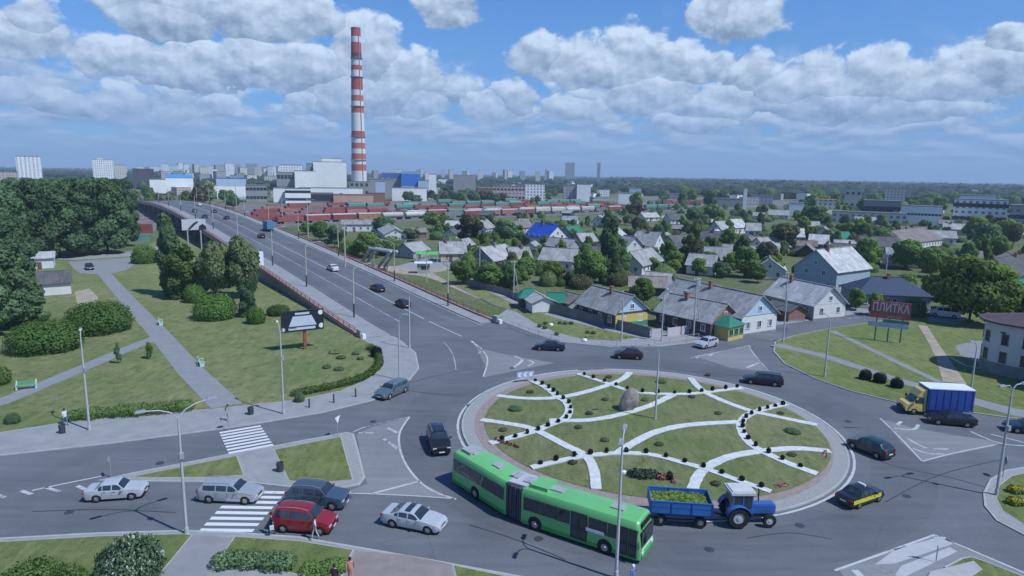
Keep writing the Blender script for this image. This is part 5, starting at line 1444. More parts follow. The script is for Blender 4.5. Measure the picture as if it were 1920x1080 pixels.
# ------------------------------------------------------------------ benches
WG = M('bench_white_green', (.48, .60, .53), .55, .08, 3); GG = M('bench_green', (.16, .34, .20), .55, .12, 3)
def bench(bx, by, rz, label):
    t = thing('park_bench', label, 'bench', G(bx, by, Z_LAWN), rz, 'park benches')
    for e in (-1, 1):
        m = MB(); m.box((e * .92, 0, .22), (.16, .5, .44)); m.beam((e * .92, .18, .42), (e * .92, .34, .98), .16, .12); m.box((e * .92, -.05, .62), (.12, .5, .06)); m.beam((e * .92, -.26, .42), (e * .92, -.26, .62), .1, .08)
        m.build('end_frame', WG, t)
    for k in range(4): MB().box((0, -.22 + k * .125, .47), (1.9, .10, .035)).build('slat', GG, t)
    for k in range(3): MB().beam((-.95, .19 + k * .045, .58 + k * .15), (.95, .19 + k * .045, .58 + k * .15), .035, .10).build('slat', GG, t)
bench(50, 729, R(27), 'white and green bench beside the cross path of the park')
bench(302, 608, R(118), 'pale bench beside the long park path, the farther one')
bench(378, 684, R(120), 'pale green bench beside the long park path, the nearer one')

# ------------------------------------------------------------------ people
SKIN = M('skin', (.42, .25, .18), .6, .05, 5); HAIR = M('dark_hair', (.025, .018, .014), .7); 
def person(pos, rz, label, shirt, trousers, h=1.72, stride=.22, arm=.25, hat=None, bag=None, skirt=False):
    t = thing('person', label, 'person', pos, rz, None)
    k = h / 1.75
    J = dict(pelvis=(0, 0, .95), waist=(0, 0, 1.10), chest=(.0, 0, 1.32), neck=(0, 0, 1.49), head0=(.015, 0, 1.56), head=(.02, 0, 1.66), crown=(.01, 0, 1.73))
    E = [('pelvis', 'waist'), ('waist', 'chest'), ('chest', 'neck'), ('neck', 'head0'), ('head0', 'head'), ('head', 'crown')]
    rad = dict(pelvis=.145, waist=.125, chest=.15, neck=.055, head0=.075, head=.098, crown=.07)
    for s, nm in ((1, 'l'), (-1, 'r')):
        st = stride * s
        J.update({nm + 'hip': (0, s * .095, .90), nm + 'knee': (st * .55 + .04, s * .10, .50), nm + 'ank': (st * 1.1 - .03, s * .10, .09), nm + 'toe': (st * 1.1 + .16, s * .11, .035),
                  nm + 'sh': (0, s * .185, 1.42), nm + 'elb': (-st * .5 * arm * 3 - .02, s * .235, 1.15), nm + 'wr': (-st * arm * 3 + .08, s * .235, .92), nm + 'palm': (-st * arm * 3 + .10, s * .235, .84)})
        rad.update({nm + 'hip': .095, nm + 'knee': .062, nm + 'ank': .042, nm + 'toe': .038, nm + 'sh': .065, nm + 'elb': .045, nm + 'wr': .032, nm + 'palm': .036})
        E += [('pelvis', nm + 'hip'), (nm + 'hip', nm + 'knee'), (nm + 'knee', nm + 'ank'), (nm + 'ank', nm + 'toe'), ('chest', nm + 'sh'), (nm + 'sh', nm + 'elb'), (nm + 'elb', nm + 'wr'), (nm + 'wr', nm + 'palm')]
    names = list(J)
    me = bpy.data.meshes.new('body'); me.from_pydata([Vector(J[n]) * k for n in names], [(names.index(a), names.index(b)) for a, b in E], [])
    o = bpy.data.objects.new('body', me); COL.objects.link(o)
    md = o.modifiers.new('skin', 'SKIN'); md.use_smooth_shade = True
    for i, n in enumerate(names):
        q = me.skin_vertices[0].data[i]; q.radius = (rad[n] * k, rad[n] * k * (1.15 if n in ('chest', 'pelvis', 'waist') else 1)); q.use_root = (n == 'pelvis')
    sb = o.modifiers.new('smooth', 'SUBSURF'); sb.levels = 1; sb.render_levels = 1
    dg = bpy.context.evaluated_depsgraph_get(); m2 = bpy.data.meshes.new_from_object(o.evaluated_get(dg)); bpy.data.objects.remove(o)
    m2.materials.clear()
    for mm in (SKIN, shirt, trousers, BLACK): m2.materials.append(mm)
    bm = bmesh.new(); bm.from_mesh(m2)
    # fingers and thumb, nose and ears grown on the same body mesh
    def finger(p0, p1, r0):
        a, b = Vector(p0) * k, Vector(p1) * k; d = (b - a).normalized(); u = d.orthogonal().normalized(); w = d.cross(u); vs = []
        for q, rr_ in ((a, r0), ((a + b) / 2 + u * .004, r0 * .95), (b, r0 * .7)):
            vs.append([bm.verts.new(q + (u * math.cos(2 * PI * i / 5) + w * math.sin(2 * PI * i / 5)) * rr_ * k) for i in range(5)])
        for A, B in zip(vs, vs[1:]):
            for i in range(5): bm.faces.new((A[i], A[(i + 1) % 5], B[(i + 1) % 5], B[i]))
        bm.faces.new(vs[-1])
    for s, nm in ((1, 'l'), (-1, 'r')):
        px, py, pz = J[nm + 'palm']
        for i, L in enumerate((.075, .085, .08, .062)): finger((px - .03 + .02 * i, py, pz - .01), (px - .02 + .02 * i, py - s * .02, pz - .02 - L), .009)
        finger((px + .03, py, pz + .03), (px + .065, py - s * .02, pz - .03), .011)
        finger((J['head'][0], s * .095, 1.66), (J['head'][0] - .01, s * .115, 1.65), .022)
    finger((.09, 0, 1.665), (.135, 0, 1.645), .018)
    for f in bm.faces:
        c = f.calc_center_median() / k; f.smooth = True
        if c.z > 1.47: f.material_index = 0
        elif c.z > .93: f.material_index = 1 if not (abs(c.y) > .19 and c.z < 1.14) else 0
        elif abs(c.y) > .19: f.material_index = 0
        elif c.z > .08: f.material_index = 2
        else: f.material_index = 3
    bm.to_mesh(m2); bm.free()
    b = put('body', m2, t)
    hb = MB(); hb.lathe([(0, .125), (.06, .115), (.105, .06), (.112, -.01), (.09, -.06)], (-.012 * k, 0, 1.66 * k), 10); hb.build('hair' if hat is None else 'hat', hat or HAIR, t, True)
    for s in (1, -1): MB().box((.108 * k, s * .034 * k, 1.675 * k), (.012, .018, .012)).build('eye', BLACK, t)
    MB().box((.105 * k, 0, 1.605 * k), (.012, .045, .01)).build('mouth', M('lips', (.30, .11, .10), .6), t)
    if skirt: MB().lathe([(.15, 1.02), (.19, .8), (.25, .48)], (0, 0, 0), 12).build('skirt', trousers, t)
    if bag: MB().box((-.02, .36, .74), (.28, .12, .30)).build('bag', bag, t)
    return t
CW = M('white_cloth', (.62, .62, .64), .9); CN = M('navy_cloth', (.03, .045, .10), .9); CDK = M('dark_cloth', (.03, .03, .035), .9); CB = M('blue_cloth', (.10, .17, .36), .9); CP = M('salmon_cloth', (.50, .22, .17), .9); CJ = M('jeans', (.07, .10, .19), .9)
person(G(510, 1003, .06), R(200), 'person in navy with white bag walking onto the lower zebra', CN, CN, bag=CW)
person(G(591, 1011, Z_PAVE), R(190), 'person in white shirt and pale trousers on the kerb by the red car', CW, M('pale_trousers', (.42, .42, .42), .9))
person(G(657, 1092, Z_PAVE), R(100), 'dark haired person in salmon top on the brownish pavement', CP, CP)
person(G(628, 1106, Z_PAVE), R(80), 'dark dressed person with pale collar left of the salmon top', CDK, CDK, hat=None)
person(G(428, 789, Z_PAVE), R(-90), 'person in dark jacket waiting at the upper zebra', CDK, CW)
person(G(123, 797, Z_PAVE), R(-30), 'person in white and blue at the left end of the long hedge', CW, CB)
person(G(1185, 1106, Z_PAVE), R(120), 'person in blue with white hat in front of the bus nose', CB, CJ, hat=CW)

# ------------------------------------------------------------------ plants
def leaf_cloud(name, lobes, n, size, mat, seed, jit=.75, dep=.42, zr=1.0):
    """crown of n leaf clumps spread over lobes (x, y, z, rx, ry, rz): one mesh"""
    g = np.random.default_rng(seed)
    L = np.array(lobes, float)
    wts = (L[:, 3] * L[:, 4] + L[:, 4] * L[:, 5] + L[:, 3] * L[:, 5]); wts /= wts.sum()
    idx = g.choice(len(L), n, p=wts)
    d = g.normal(size=(n, 3)); d /= np.linalg.norm(d, axis=1)[:, None]
    rad = 1 - dep * g.random(n) ** 2.2 + .06 * g.normal(size=n)
    c = L[idx, :3] + d * L[idx, 3:6] * rad[:, None]
    nrm = d + jit * g.normal(size=(n, 3)) + np.array([0, 0, .25]); nrm /= np.linalg.norm(nrm, axis=1)[:, None]
    nrm *= np.where((nrm * d).sum(1) < 0, -1, 1)[:, None]
    u = np.cross(nrm, g.normal(size=(n, 3))); u /= np.linalg.norm(u, axis=1)[:, None]
    w = np.cross(nrm, u)
    s = size * (.55 + .9 * g.random(n))[:, None]
    q = s * (.45 + .4 * g.random(n))[:, None]
    bend = nrm * s * .25
    Z = np.array([1, 1, zr]); u = u * Z; w = w * Z; bend = bend * Z
    v = np.stack([c - u * s - bend, c - w * q, c + u * s - bend, c + w * q], 1).reshape(-1, 3)
    v[:, 2] = np.maximum(v[:, 2], .01)
    f = np.arange(4 * n).reshape(-1, 4)
    me = bpy.data.meshes.new(name)
    me.vertices.add(4 * n); me.vertices.foreach_set('co', v.ravel())
    me.loops.add(4 * n); me.loops.foreach_set('vertex_index', f.ravel())
    me.polygons.add(n); me.polygons.foreach_set('loop_start', np.arange(0, 4 * n, 4)); me.polygons.foreach_set('loop_total', np.full(n, 4))
    me.materials.append(mat); me.update(calc_edges=True)
    me.polygons.foreach_set('use_smooth', np.ones(n, bool))
    cn = d * .7 + nrm * .7 + np.array([0, 0, .12]); cn /= np.linalg.norm(cn, axis=1)[:, None]     # leaves shade as clumps
    me.normals_split_custom_set_from_vertices(np.repeat(cn, 4, 0).tolist())
    return me
def lobes_for(kind, seed):
    g = random.Random(seed); out = []
    if kind == 'round':
        out.append((0, 0, .52, .66, .66, .36))
        for i in range(9):
            a = 2 * PI * i / 9 + g.uniform(-.3, .3); z = g.uniform(.34, .72); r = g.uniform(.40, .62) * (1 if z < .6 else .75)
            out.append((r * math.cos(a), r * math.sin(a), z, g.uniform(.30, .42), g.uniform(.30, .42), g.uniform(.14, .20)))
        for i in range(4): out.append((g.uniform(-.3, .3), g.uniform(-.3, .3), g.uniform(.76, .86), .34, .34, .15))
    elif kind == 'tall':
        for i in range(20):
            z = .14 + .74 * i / 19; a = 2.4 * i + g.uniform(-.4, .4); w = math.sin(PI * min(1, .30 + .62 * z)) ** .5
            r = g.uniform(.42, .66) * w
            out.append((r * math.cos(a), r * math.sin(a), z, .40 * w, .40 * w, .095))
        out.append((0, 0, .52, .60, .60, .38)); out.append((.1, 0, .86, .42, .42, .11)); out.append((-.2, .1, .80, .42, .42, .12))
    elif kind == 'poplar':
        for i in range(26):
            z = .08 + .84 * i / 25; a = g.uniform(0, 2 * PI); w = math.sin(PI * (.20 + .70 * z)) ** .55; q = g.uniform(.2, .5)
            out.append((q * w * math.cos(a), q * w * math.sin(a), z, .46 * w, .46 * w, g.uniform(.09, .15)))
    elif kind == 'loose':
        for i in range(24):
            a = g.uniform(0, 2 * PI); z = g.uniform(.24, .93); r = g.uniform(.15, .78) * math.sin(PI * min(.9, z)) ** .6
            k = g.uniform(.15, .30); out.append((r * math.cos(a), r * math.sin(a), z, k, k, k * g.uniform(.40, .60)))
        out.append((0, 0, .55, .40, .40, .32))
    elif kind == 'bush':
        out.append((0, 0, .28, .90, .90, .66))
        for i in range(7):
            a = 2 * PI * i / 7 + g.uniform(-.3, .3); out.append((.55 * math.cos(a), .55 * math.sin(a), g.uniform(.25, .45), .42, .42, .40))
    elif kind == 'dome':
        out.append((0, 0, .34, .95, .95, .64))
        for i in range(6):
            a = 2 * PI * i / 6 + g.uniform(-.3, .3); out.append((.42 * math.cos(a), .42 * math.sin(a), .36, .55, .55, .58))
    elif kind == 'ball': out.append((0, 0, .5, .96, .96, .48))
    return out
KINDS = dict(big=(14000, .046), round=(7500, .072), tall=(12000, .075), poplar=(9000, .11), loose=(5200, .075), bush=(7000, .045), dome=(9000, .034), ball=(500, .14), far=(900, .19))
_cr = {}
def crown_mesh(kind, mat, var):
    key = (kind, mat.name, var)
    if key not in _cr:
        n, sz = KINDS[kind]
        lk = {'far': 'round', 'big': 'round'}.get(kind, kind)
        me = leaf_cloud('crown', lobes_for(lk, var * 17 + len(kind)), n, sz, mat, var * 31 + 5, *((.42, .16) if kind == 'dome' else (.75, .42)), dict(tall=.28, poplar=.24, loose=.42, round=.46, far=.46, big=.6).get(kind, 1.0))
        if kind in ('far', 'tall', 'poplar', 'round'):
            pass
        _cr[key] = me
    return _cr[key]
def trunk_mesh(kind, var):
    key = ('trunk', kind, var)
    if key not in _cr:
        g = random.Random(var + 3); m = MB()
        top = .8 if kind in ('tall', 'poplar') else .55
        m.tube([(0, 0, 0), (.02, .01, .18), (-.01, .02, top * .6), (0, 0, top)], [.055, .042, .03, .012], 7)
        for i in range(6 if kind != 'far' else 3):
            a = g.uniform(0, 2 * PI); z = g.uniform(.16, .45); r = g.uniform(.3, .55)
            m.tube([(0, 0, z), (r * .5 * math.cos(a), r * .5 * math.sin(a), z + .10), (r * math.cos(a), r * math.sin(a), z + .24)], [.026, .018, .007], 5)
        _cr[key] = m.mesh('trunk', TRUNK)
    return _cr[key]
_tv = [0]
def tree(base, h, r, kind, mat, label, group, cat='tree', name='tree', small=False):
    """a tree of height h and crown radius r"""
    _tv[0] += 1; v = _tv[0] % (4 if kind != 'far' else 3)
    g = random.Random(_tv[0] * 7)
    rz = g.uniform(0, 2 * PI)
    sc = (r * g.uniform(.93, 1.07), r * g.uniform(.93, 1.07), h)
    if small:
        o = put(name, crown_mesh('far', mat, v), None, base, rz); o.scale = sc
        return tag(o, label, cat, group)
    t = thing(name, label, cat, base, rz, group)
    c = put('crown', crown_mesh(kind, mat, v), t); c.scale = sc
    if kind not in ('bush', 'ball', 'dome'):
        k = put('trunk', trunk_mesh(kind, v), t); k.scale = (min(r, h * .35), min(r, h * .35), h)
    return t
def tree_px(bx, by, ty, rpx, kind, mat, label, group, z=0.0, **k):
    p = G(bx, by, z); D = (p - Vector((0, 0, CAM_H))).dot(_F)
    return tree(p, top_z(p, ty), rpx * D / FPX, kind, mat, label, group, **k)
GR = 'tall dark trees of the left grove'
for (x, y, t_, r_, lab) in [(12, 500, 338, 46, 'leftmost tall dark tree of the grove'), (66, 490, 331, 44, 'tall dark tree of the grove below the far tower block'), (112, 484, 333, 46, 'tall dark tree of the grove behind the yellow green tree'), (158, 480, 329, 46, 'tall dark tree in the middle of the grove front'), (203, 476, 331, 44, 'tall dark tree of the grove front, second from its right end'), (236, 462, 345, 30, 'rightmost dark tree of the grove beside the bridge')]:
    tree_px(x, y, t_, r_, 'tall', LEAF_D, lab, GR)
for x in (30, 82, 132, 180, 222): tree_px(x, 452, 330 + (x % 5), 42, 'tall', LEAF_D, 'tall dark tree in the back row of the left grove', GR)
for (x, y, t_, r_, lab) in [(14, 618, 440, 52, 'dense dark tree at the left park edge before the grove'), (50, 604, 520, 42, 'lower dark tree beside the grey roofed shed of the park'), (-40, 640, 420, 60, 'dark tree at the far left of the park'), (30, 560, 400, 40, 'dark tree left of the small white shed'), (-14, 560, 380, 48, 'tall dark tree left of the sheds')]:
    tree_px(x, y, t_, r_, 'tall', LEAF_D, lab, GR)
PG = 'trees of the park'
tree_px(86, 486, 414, 37, 'round', LEAF_L, 'yellow green round tree in front of the dark grove', PG)
tree_px(324, 556, 403, 27, 'poplar', LEAF_D, 'narrow dark poplar beside the bridge', PG)
tree_px(345, 562, 462, 33, 'poplar', LEAF_M, 'paler narrow tree leaning on the dark poplar', PG)
tree_px(405, 562, 450, 38, 'round', LEAF_P, 'pale loose tree by the bridge wall, left of the pair', PG)
tree_px(455, 560, 444, 42, 'round', LEAF_P, 'pale loose tree by the bridge wall, right of the pair', PG)
tree_px(430, 540, 458, 30, 'round', LEAF_M, 'green tree between the two pale ones by the bridge wall', PG)
tree_px(464, 596, 524, 19, 'poplar', LEAF_D, 'small dark upright tree between the round bushes', PG)
tree_px(380, 560, 492, 24, 'round', LEAF_P, 'pale low tree joining the narrow pair and the pale trees', PG)
tree_px(474, 562, 482, 17, 'round', LEAF_P, 'pale tree at the bridge wall under the white cabinet', PG)
tree_px(272, 494, 456, 24, 'bush', LEAF_M, 'round leafy bush beside the small car park', PG)
tree_px(222, 684, 643, 8, 'loose', LEAF_D, 'young sapling beside the cross path', PG)
tree_px(281, 675, 640, 8, 'loose', LEAF_M, 'young sapling near the junction of the park paths', PG)
BG = 'round clipped bushes of the park'
def bush_px(x, y, t_, rpx, lab, mat=LEAF_H, grp=BG, name='bush', kind='bush', z=Z_LAWN):
    p = G(x, y, z); D = (p - Vector((0, 0, CAM_H))).dot(_F); r = rpx * D / FPX
    # the picture row t_ is the visible back of the dome
    return tree(p, max(.35, top_z(p, t_) * .93), r, kind, mat, lab, grp, 'bush', name)
bush_px(87, 655, 597, 62, 'large clipped green dome, left of the pair in the park', kind='dome')
bush_px(187, 620, 561, 56, 'large clipped green dome, right of the pair beside the path', kind='dome')
bush_px(404, 596, 548, 43, 'round green bush between the poplars and the black billboard', kind='dome')
bush_px(366, 566, 528, 22, 'small green bush at the foot of the pale loose tree')
bush_px(522, 590, 568, 21, 'low bush by the bridge wall left of the black billboard')
bush_px(480, 606, 570, 18, 'small dark bush beside the small upright tree')
bush_px(-5, 720, 680, 24, 'brownish green bush at the left end of the cross path', LEAF_M)
bush_px(24, 792, 772, 14, 'small ragged dark shrub on the left lawn by the pavement', LEAF_D)
# hedges: clipped bodies along traced lines
def hedge(pl, w, h, label, mat=LEAF_H, dens=46, z=Z_LAWN, grp='clipped hedges'):
    ln = smooth_line([G(x, y, z) for x, y in pl], 6); o = ln[0]; g = np.random.default_rng(len(label)); lob = []
    acc = 0; tot = 0
    for a, b in zip(ln, ln[1:]): tot += (b - a).length
    n = max(4, int(tot / (w * .55)))
    d = [0]
    for a, b in zip(ln, ln[1:]): d.append(d[-1] + (b - a).length)
    for i in range(n + 1):
        s = tot * i / n; k = max(j for j in range(len(d)) if d[j] <= s + 1e-6); k = min(k, len(ln) - 2)
        p = ln[k].lerp(ln[k + 1], (s - d[k]) / max(d[k + 1] - d[k], 1e-6)) - o
        q = 1 + .10 * g.normal()
        lob.append((p.x, p.y, h * .45, w * .62 * q, w * .62 * q, h * .55 * q))
    t = put('hedge', leaf_cloud('hedge', lob, int(tot * dens * 3.2), .085, mat, 4, .5, .22), None, o)
    return tag(t, label, 'hedge', grp)
hedge([(136, 787), (200, 781), (270, 776), (347, 769)], 1.5, 1.1, 'long straight clipped hedge on the left lawn by the pavement', dens=120)
hedge([(553, 742), (600, 733), (650, 722), (690, 706), (711, 684), (706, 664), (694, 655)], .95, .8, 'curved clipped hedge round the tip of the park lawn', LEAF_H, 110)
hedge([(420, 1060), (450, 1058), (500, 1060), (536, 1064)], 1.25, .9, 'dark low hedge on the near verge, left of the pair', LEAF_D, 200)
hedge([(585, 1074), (610, 1070), (640, 1068)], 1.1, .7, 'brighter low hedge on the near verge, right of the pair', LEAF_M, 200)
bush_px(706, 668, 645, 11, 'small dark shrub inside the tip of the curved hedge', LEAF_K, 'small shrubs of the park tip')
bush_px(562, 752, 733, 10, 'dark rounded end shrub of the curved hedge', LEAF_D, 'small shrubs of the park tip')
# lilac and bushes at the near left
bush_px(246, 1090, 998, 60, 'big white blossoming shrub at the near left verge', LEAF_D, 'flowering shrubs at the near verge', 'flowering_shrub')
tt = bpy.data.objects[[o.name for o in bpy.data.objects if o.get('label', '').startswith('big white blossoming')][0]]
ch = tt.children[0]; bl = put('blossom', leaf_cloud('blossom', lobes_for('bush', 9), 1300, .042, LEAF_W, 77), tt); bl.scale = [s * 1.03 for s in ch.scale]
bush_px(60, 1115, 1048, 60, 'leafy green bush at the bottom left corner', LEAF_M, 'flowering shrubs at the near verge')
bush_px(130, 1120, 1052, 40, 'leafy bush between the corner bush and the white shrub', LEAF_M, 'flowering shrubs at the near verge')
# balls
for (x, y, w) in ((1622, 711, 'left'), (1649, 717, 'middle'), (1681, 726, 'right')):
    bush_px(x, y, y - 22, 12, 'dark clipped ball on the right lawn, %s of the three' % w, LEAF_K, 'dark clipped balls on the right lawn', 'clipped_ball', 'bush')
# dotted rows of the island
SHR = crown_mesh('ball', LEAF_K, 1); SHR2 = crown_mesh('ball', LEAF_K, 2)
gaps = {'far': 1.18, 'near': 1.12, 'left': 1.0, 'right': 1.0}
side_off = {'left': (-.28), 'far': .0, 'right': .0, 'near': .30}
for (pl, w, nm), ln in zip(ROWS, rowpts):
    acc = .6; step = {'left': 1.35, 'far': 1.75, 'right': 1.45, 'near': 1.55}[nm]; g = random.Random(len(nm))
    for a, b in zip(ln, ln[1:]):
        acc += (b - a).length
        if acc >= step:
            acc = 0
            q = a.lerp(b, .5); dd = (b - a).normalized(); q = q + Vector((-dd.y, dd.x, 0)) * .18
            o = put('clipped_shrub', g.choice((SHR, SHR2)), None, q + Vector((0, 0, .02)), g.uniform(0, 6))
            r = g.uniform(.18, .25); o.scale = (r, r * g.uniform(.85, 1.15), g.uniform(.38, .58))
            tag(o, {'left': 'small dark clipped shrub in the dotted row bending along the left of the island', 'far': 'small dark clipped shrub in the dotted row along the far side of the island',
                    'right': 'small dark clipped shrub in the dotted row bending along the right of the island', 'near': 'small dark clipped shrub in the dotted row along the near side of the island'}[nm], 'shrub', 'dotted rows of clipped shrubs on the island')
# tufts, flower beds and boulder on the island
for (x, y, r, lab) in ((967, 768, .85, 'dark juniper mound on the left part of the island'), (1486, 811, .85, 'dark juniper mound on the right part of the island'), (1240, 717, .75, 'dark juniper mound at the far edge of the island behind the lamp post')):
    p = onis(x, y); tree(p, .45, r, 'bush', LEAF_D, lab, 'juniper mounds on the island', 'bush', 'juniper')
for (x, y) in ((994, 736), (1105, 776), (1135, 750), (1209, 751), (943, 807), (1074, 868), (1134, 826), (1297, 745), (1347, 776), (1328, 703), (1464, 776), (1236, 834), (1484, 854), (1342, 908), (1085, 802), (1142, 708)):
    p = onis(x, y); tree(p, .24, .42, 'ball', LEAF_B, 'small brownish tuft growing in the island lawn', 'tufts on the island lawn', 'plant', 'tuft')
p = onis(1212, 893)
bed = thing('flower_bed', 'oval flower bed with grey green plants and red flowers on the near island lawn', 'flower bed', p, R(-12))
c = put('foliage', leaf_cloud('foliage', [(-.5, 0, .2, 1.2, .7, .3), (.3, .1, .25, .7, .5, .35)], 700, .12, leaf_mat('grey_green_leaves', (.06, .09, .07), (.12, .15, .13)), 3), bed)
FR = M('red_flowers', (.42, .14, .13), .8, .2, 5)
put('red_flowers', leaf_cloud('flowers', [(1.3, -.1, .2, .5, .35, .2), (2.3, -.5, .15, .25, .2, .15)], 220, .09, FR, 5), bed)
put('dark_plant', leaf_cloud('dark_plant', [(1.9, .0, .3, .3, .3, .35)], 120, .1, LEAF_K, 6), bed)
MB().lathe([(0, .3), (.22, .2), (.26, 0)], (-1.9, .1, 0), 9).build('white_stone', WHITE, bed)
p = onis(950, 832); q = thing('flower_row', 'short row of dark pink flowers on the left island lawn', 'flowers', p, R(-38))
put('flowers', leaf_cloud('flowers', [(x * .45, 0, .12, .2, .2, .12) for x in range(-3, 4)], 200, .09, M('pink_flowers', (.25, .07, .09), .8), 8), q)
p = onis(1546, 853); q = thing('flower_row', 'faded pink strip of flowers at the right tip of the island', 'flowers', p, R(60))
put('flowers', leaf_cloud('flowers', [(x * .4, 0, .06, .28, .2, .08) for x in range(-2, 3)], 200, .09, M('pale_pink_flowers', (.44, .27, .24), .8), 9), q)
p = G(1465, 912, .15); q = thing('flower_row', 'patch of pink flowers on the island rim in front of the tractor', 'flowers', p, R(20))
put('flowers', leaf_cloud('flowers', [(x * .4, 0, .06, .28, .25, .1) for x in range(-1, 2)], 160, .1, M('pink_rim_flowers', (.44, .15, .17), .8), 10), q)
p = onis(1322, 905)
# butterfly shaped bed and mound plants at the park tip
for (x, y, r, lab) in ((628, 662, .9, 'pale green plant of the butterfly bed, upper left'), (640, 672, .7, 'pale green plant in the middle of the butterfly bed'), (613, 690, .6, 'dark plant of the butterfly bed, lower left'), (636, 694, .7, 'dark plant of the butterfly bed, lower right'), (668, 664, .6, 'dark plant right of the butterfly bed'), (676, 674, .5, 'small dark plant right of the butterfly bed')):
    p = G(x, y, Z_LAWN); tree(p, .4, r, 'ball', LEAF_P if 'pale' in lab else LEAF_D, lab, 'plants of the bed at the park tip', 'plant', 'bed_plant')
for (x, y) in ((1012, 613), (1022, 616), (1023, 608), (1050, 607), (1060, 608), (1071, 608), (1102, 625), (1113, 626), (1044, 628)):
    p = G(x, y, Z_LAWN); tree(p, .5, .42, 'ball', LEAF_D, 'small dark plant on the lawn before the board fence', 'plants on the lawn before the fence', 'plant', 'bed_plant')
for (x, y, lab) in ((1033, 610, 'white painted stone among the plants before the fence'), (1096, 639, 'white painted stone by the far kerb')):
    m = MB(); m.lathe([(0, .42), (.3, .34), (.42, .12), (.4, 0)], n=9); tag(m.build('painted_stone', WHITE, None, loc=G(x, y, Z_LAWN)), lab, 'stone', 'white stones on the north lawn')
YF = M('yellow_flowers', (.42, .33, .02), .8, .2, 5)
for (x, y, lab) in ((1905, 923, 'upper yellow flower clump on the far right island'), (1904, 945, 'lower yellow green flower clump on the far right island')):
    q = thing('flower_clump', lab, 'flowers', G(x, y, Z_LAWN), 0, 'flower clumps on the right island')
    put('foliage', leaf_cloud('foliage', [(0, 0, .2, .75, .5, .35)], 260, .13, LEAF_L, 3), q); put('flowers', leaf_cloud('flowers', [(0, 0, .3, .7, .45, .3)], 200, .1, YF, 4), q)
# boulder
p = onis(1174, 768)
bm = bmesh.new(); bmesh.ops.create_icosphere(bm, subdivisions=4, radius=1.0)
from mathutils import noise as mnoise
for v in bm.verts:
    d = v.co.copy()
    k = 1 + .22 * mnoise.noise(d * 1.1 + Vector((3, 1, 7))) + .08 * mnoise.noise(d * 3.1) + .03 * mnoise.noise(d * 8)
    v.co = d * k
    v.co.x *= 1.0 - .10 * v.co.z; v.co.y *= .8; v.co.z = (v.co.z + .82) * 1.25
    v.co.x += v.co.z * .30
me = bpy.data.meshes.new('boulder'); bm.to_mesh(me); bm.free(); me.materials.append(ROCK)
me.polygons.foreach_set('use_smooth', [True] * len(me.polygons)); me.set_sharp_from_angle(angle=R(35))
tag(put('boulder', me, None, p, R(10)), 'large leaning grey brown boulder standing on the island lawn', 'boulder')
# ------------------------------------------------------------------ houses
WALL_W = M('white_render', (.62, .61, .58), .8, .08, 1.0); WALL_C = M('cream_render', (.50, .44, .30), .8, .1, 1.0); WALL_G = M('grey_render', (.33, .33, .33), .85, .12, 1.0)
WALL_B = M('blue_grey_render', (.32, .37, .42), .8, .08, .8); WALL_D = M('dark_timber_wall', (.075, .068, .062), .85, .2, 3); WALL_Y = M('yellow_boards', (.52, .42, .13), .7, .1, 2)
WALL_BR = M('brick_wall', (.24, .13, .10), .85, .2, 3); GAB_B = M('pale_blue_boards', (.42, .53, .62), .7, .07, 2); GREENB = M('green_boards', (.07, .24, .15), .7, .12, 2)
FRAMEW = M('window_frame_white', (.68, .68, .68), .5)
FOOT = []
_win = {}
def window(parent, loc, rz, w=.9, h=1.2, frame=None):
    key = (w, h, (frame or FRAMEW).name)
    if key not in _win:
        m = MB(); e = .09
        m.box((0, 0, h / 2 - e / 2), (w, .10, e)); m.box((0, 0, -h / 2 + e / 2), (w + .12, .16, e)); m.box((-w / 2 + e / 2, 0, 0), (e, .10, h - 2 * e)); m.box((w / 2 - e / 2, 0, 0), (e, .10, h - 2 * e)); m.box((0, .0, 0), (.05, .07, h - 2 * e))
        _win[key] = (m.mesh('window', frame or FRAMEW), MB().box((0, .02, 0), (w - .1, .05, h - .1)).mesh('pane', WGLASS))
    a, b = _win[key]
    o = put('window', a, parent, loc, rz); put('pane', b, o)
    return o
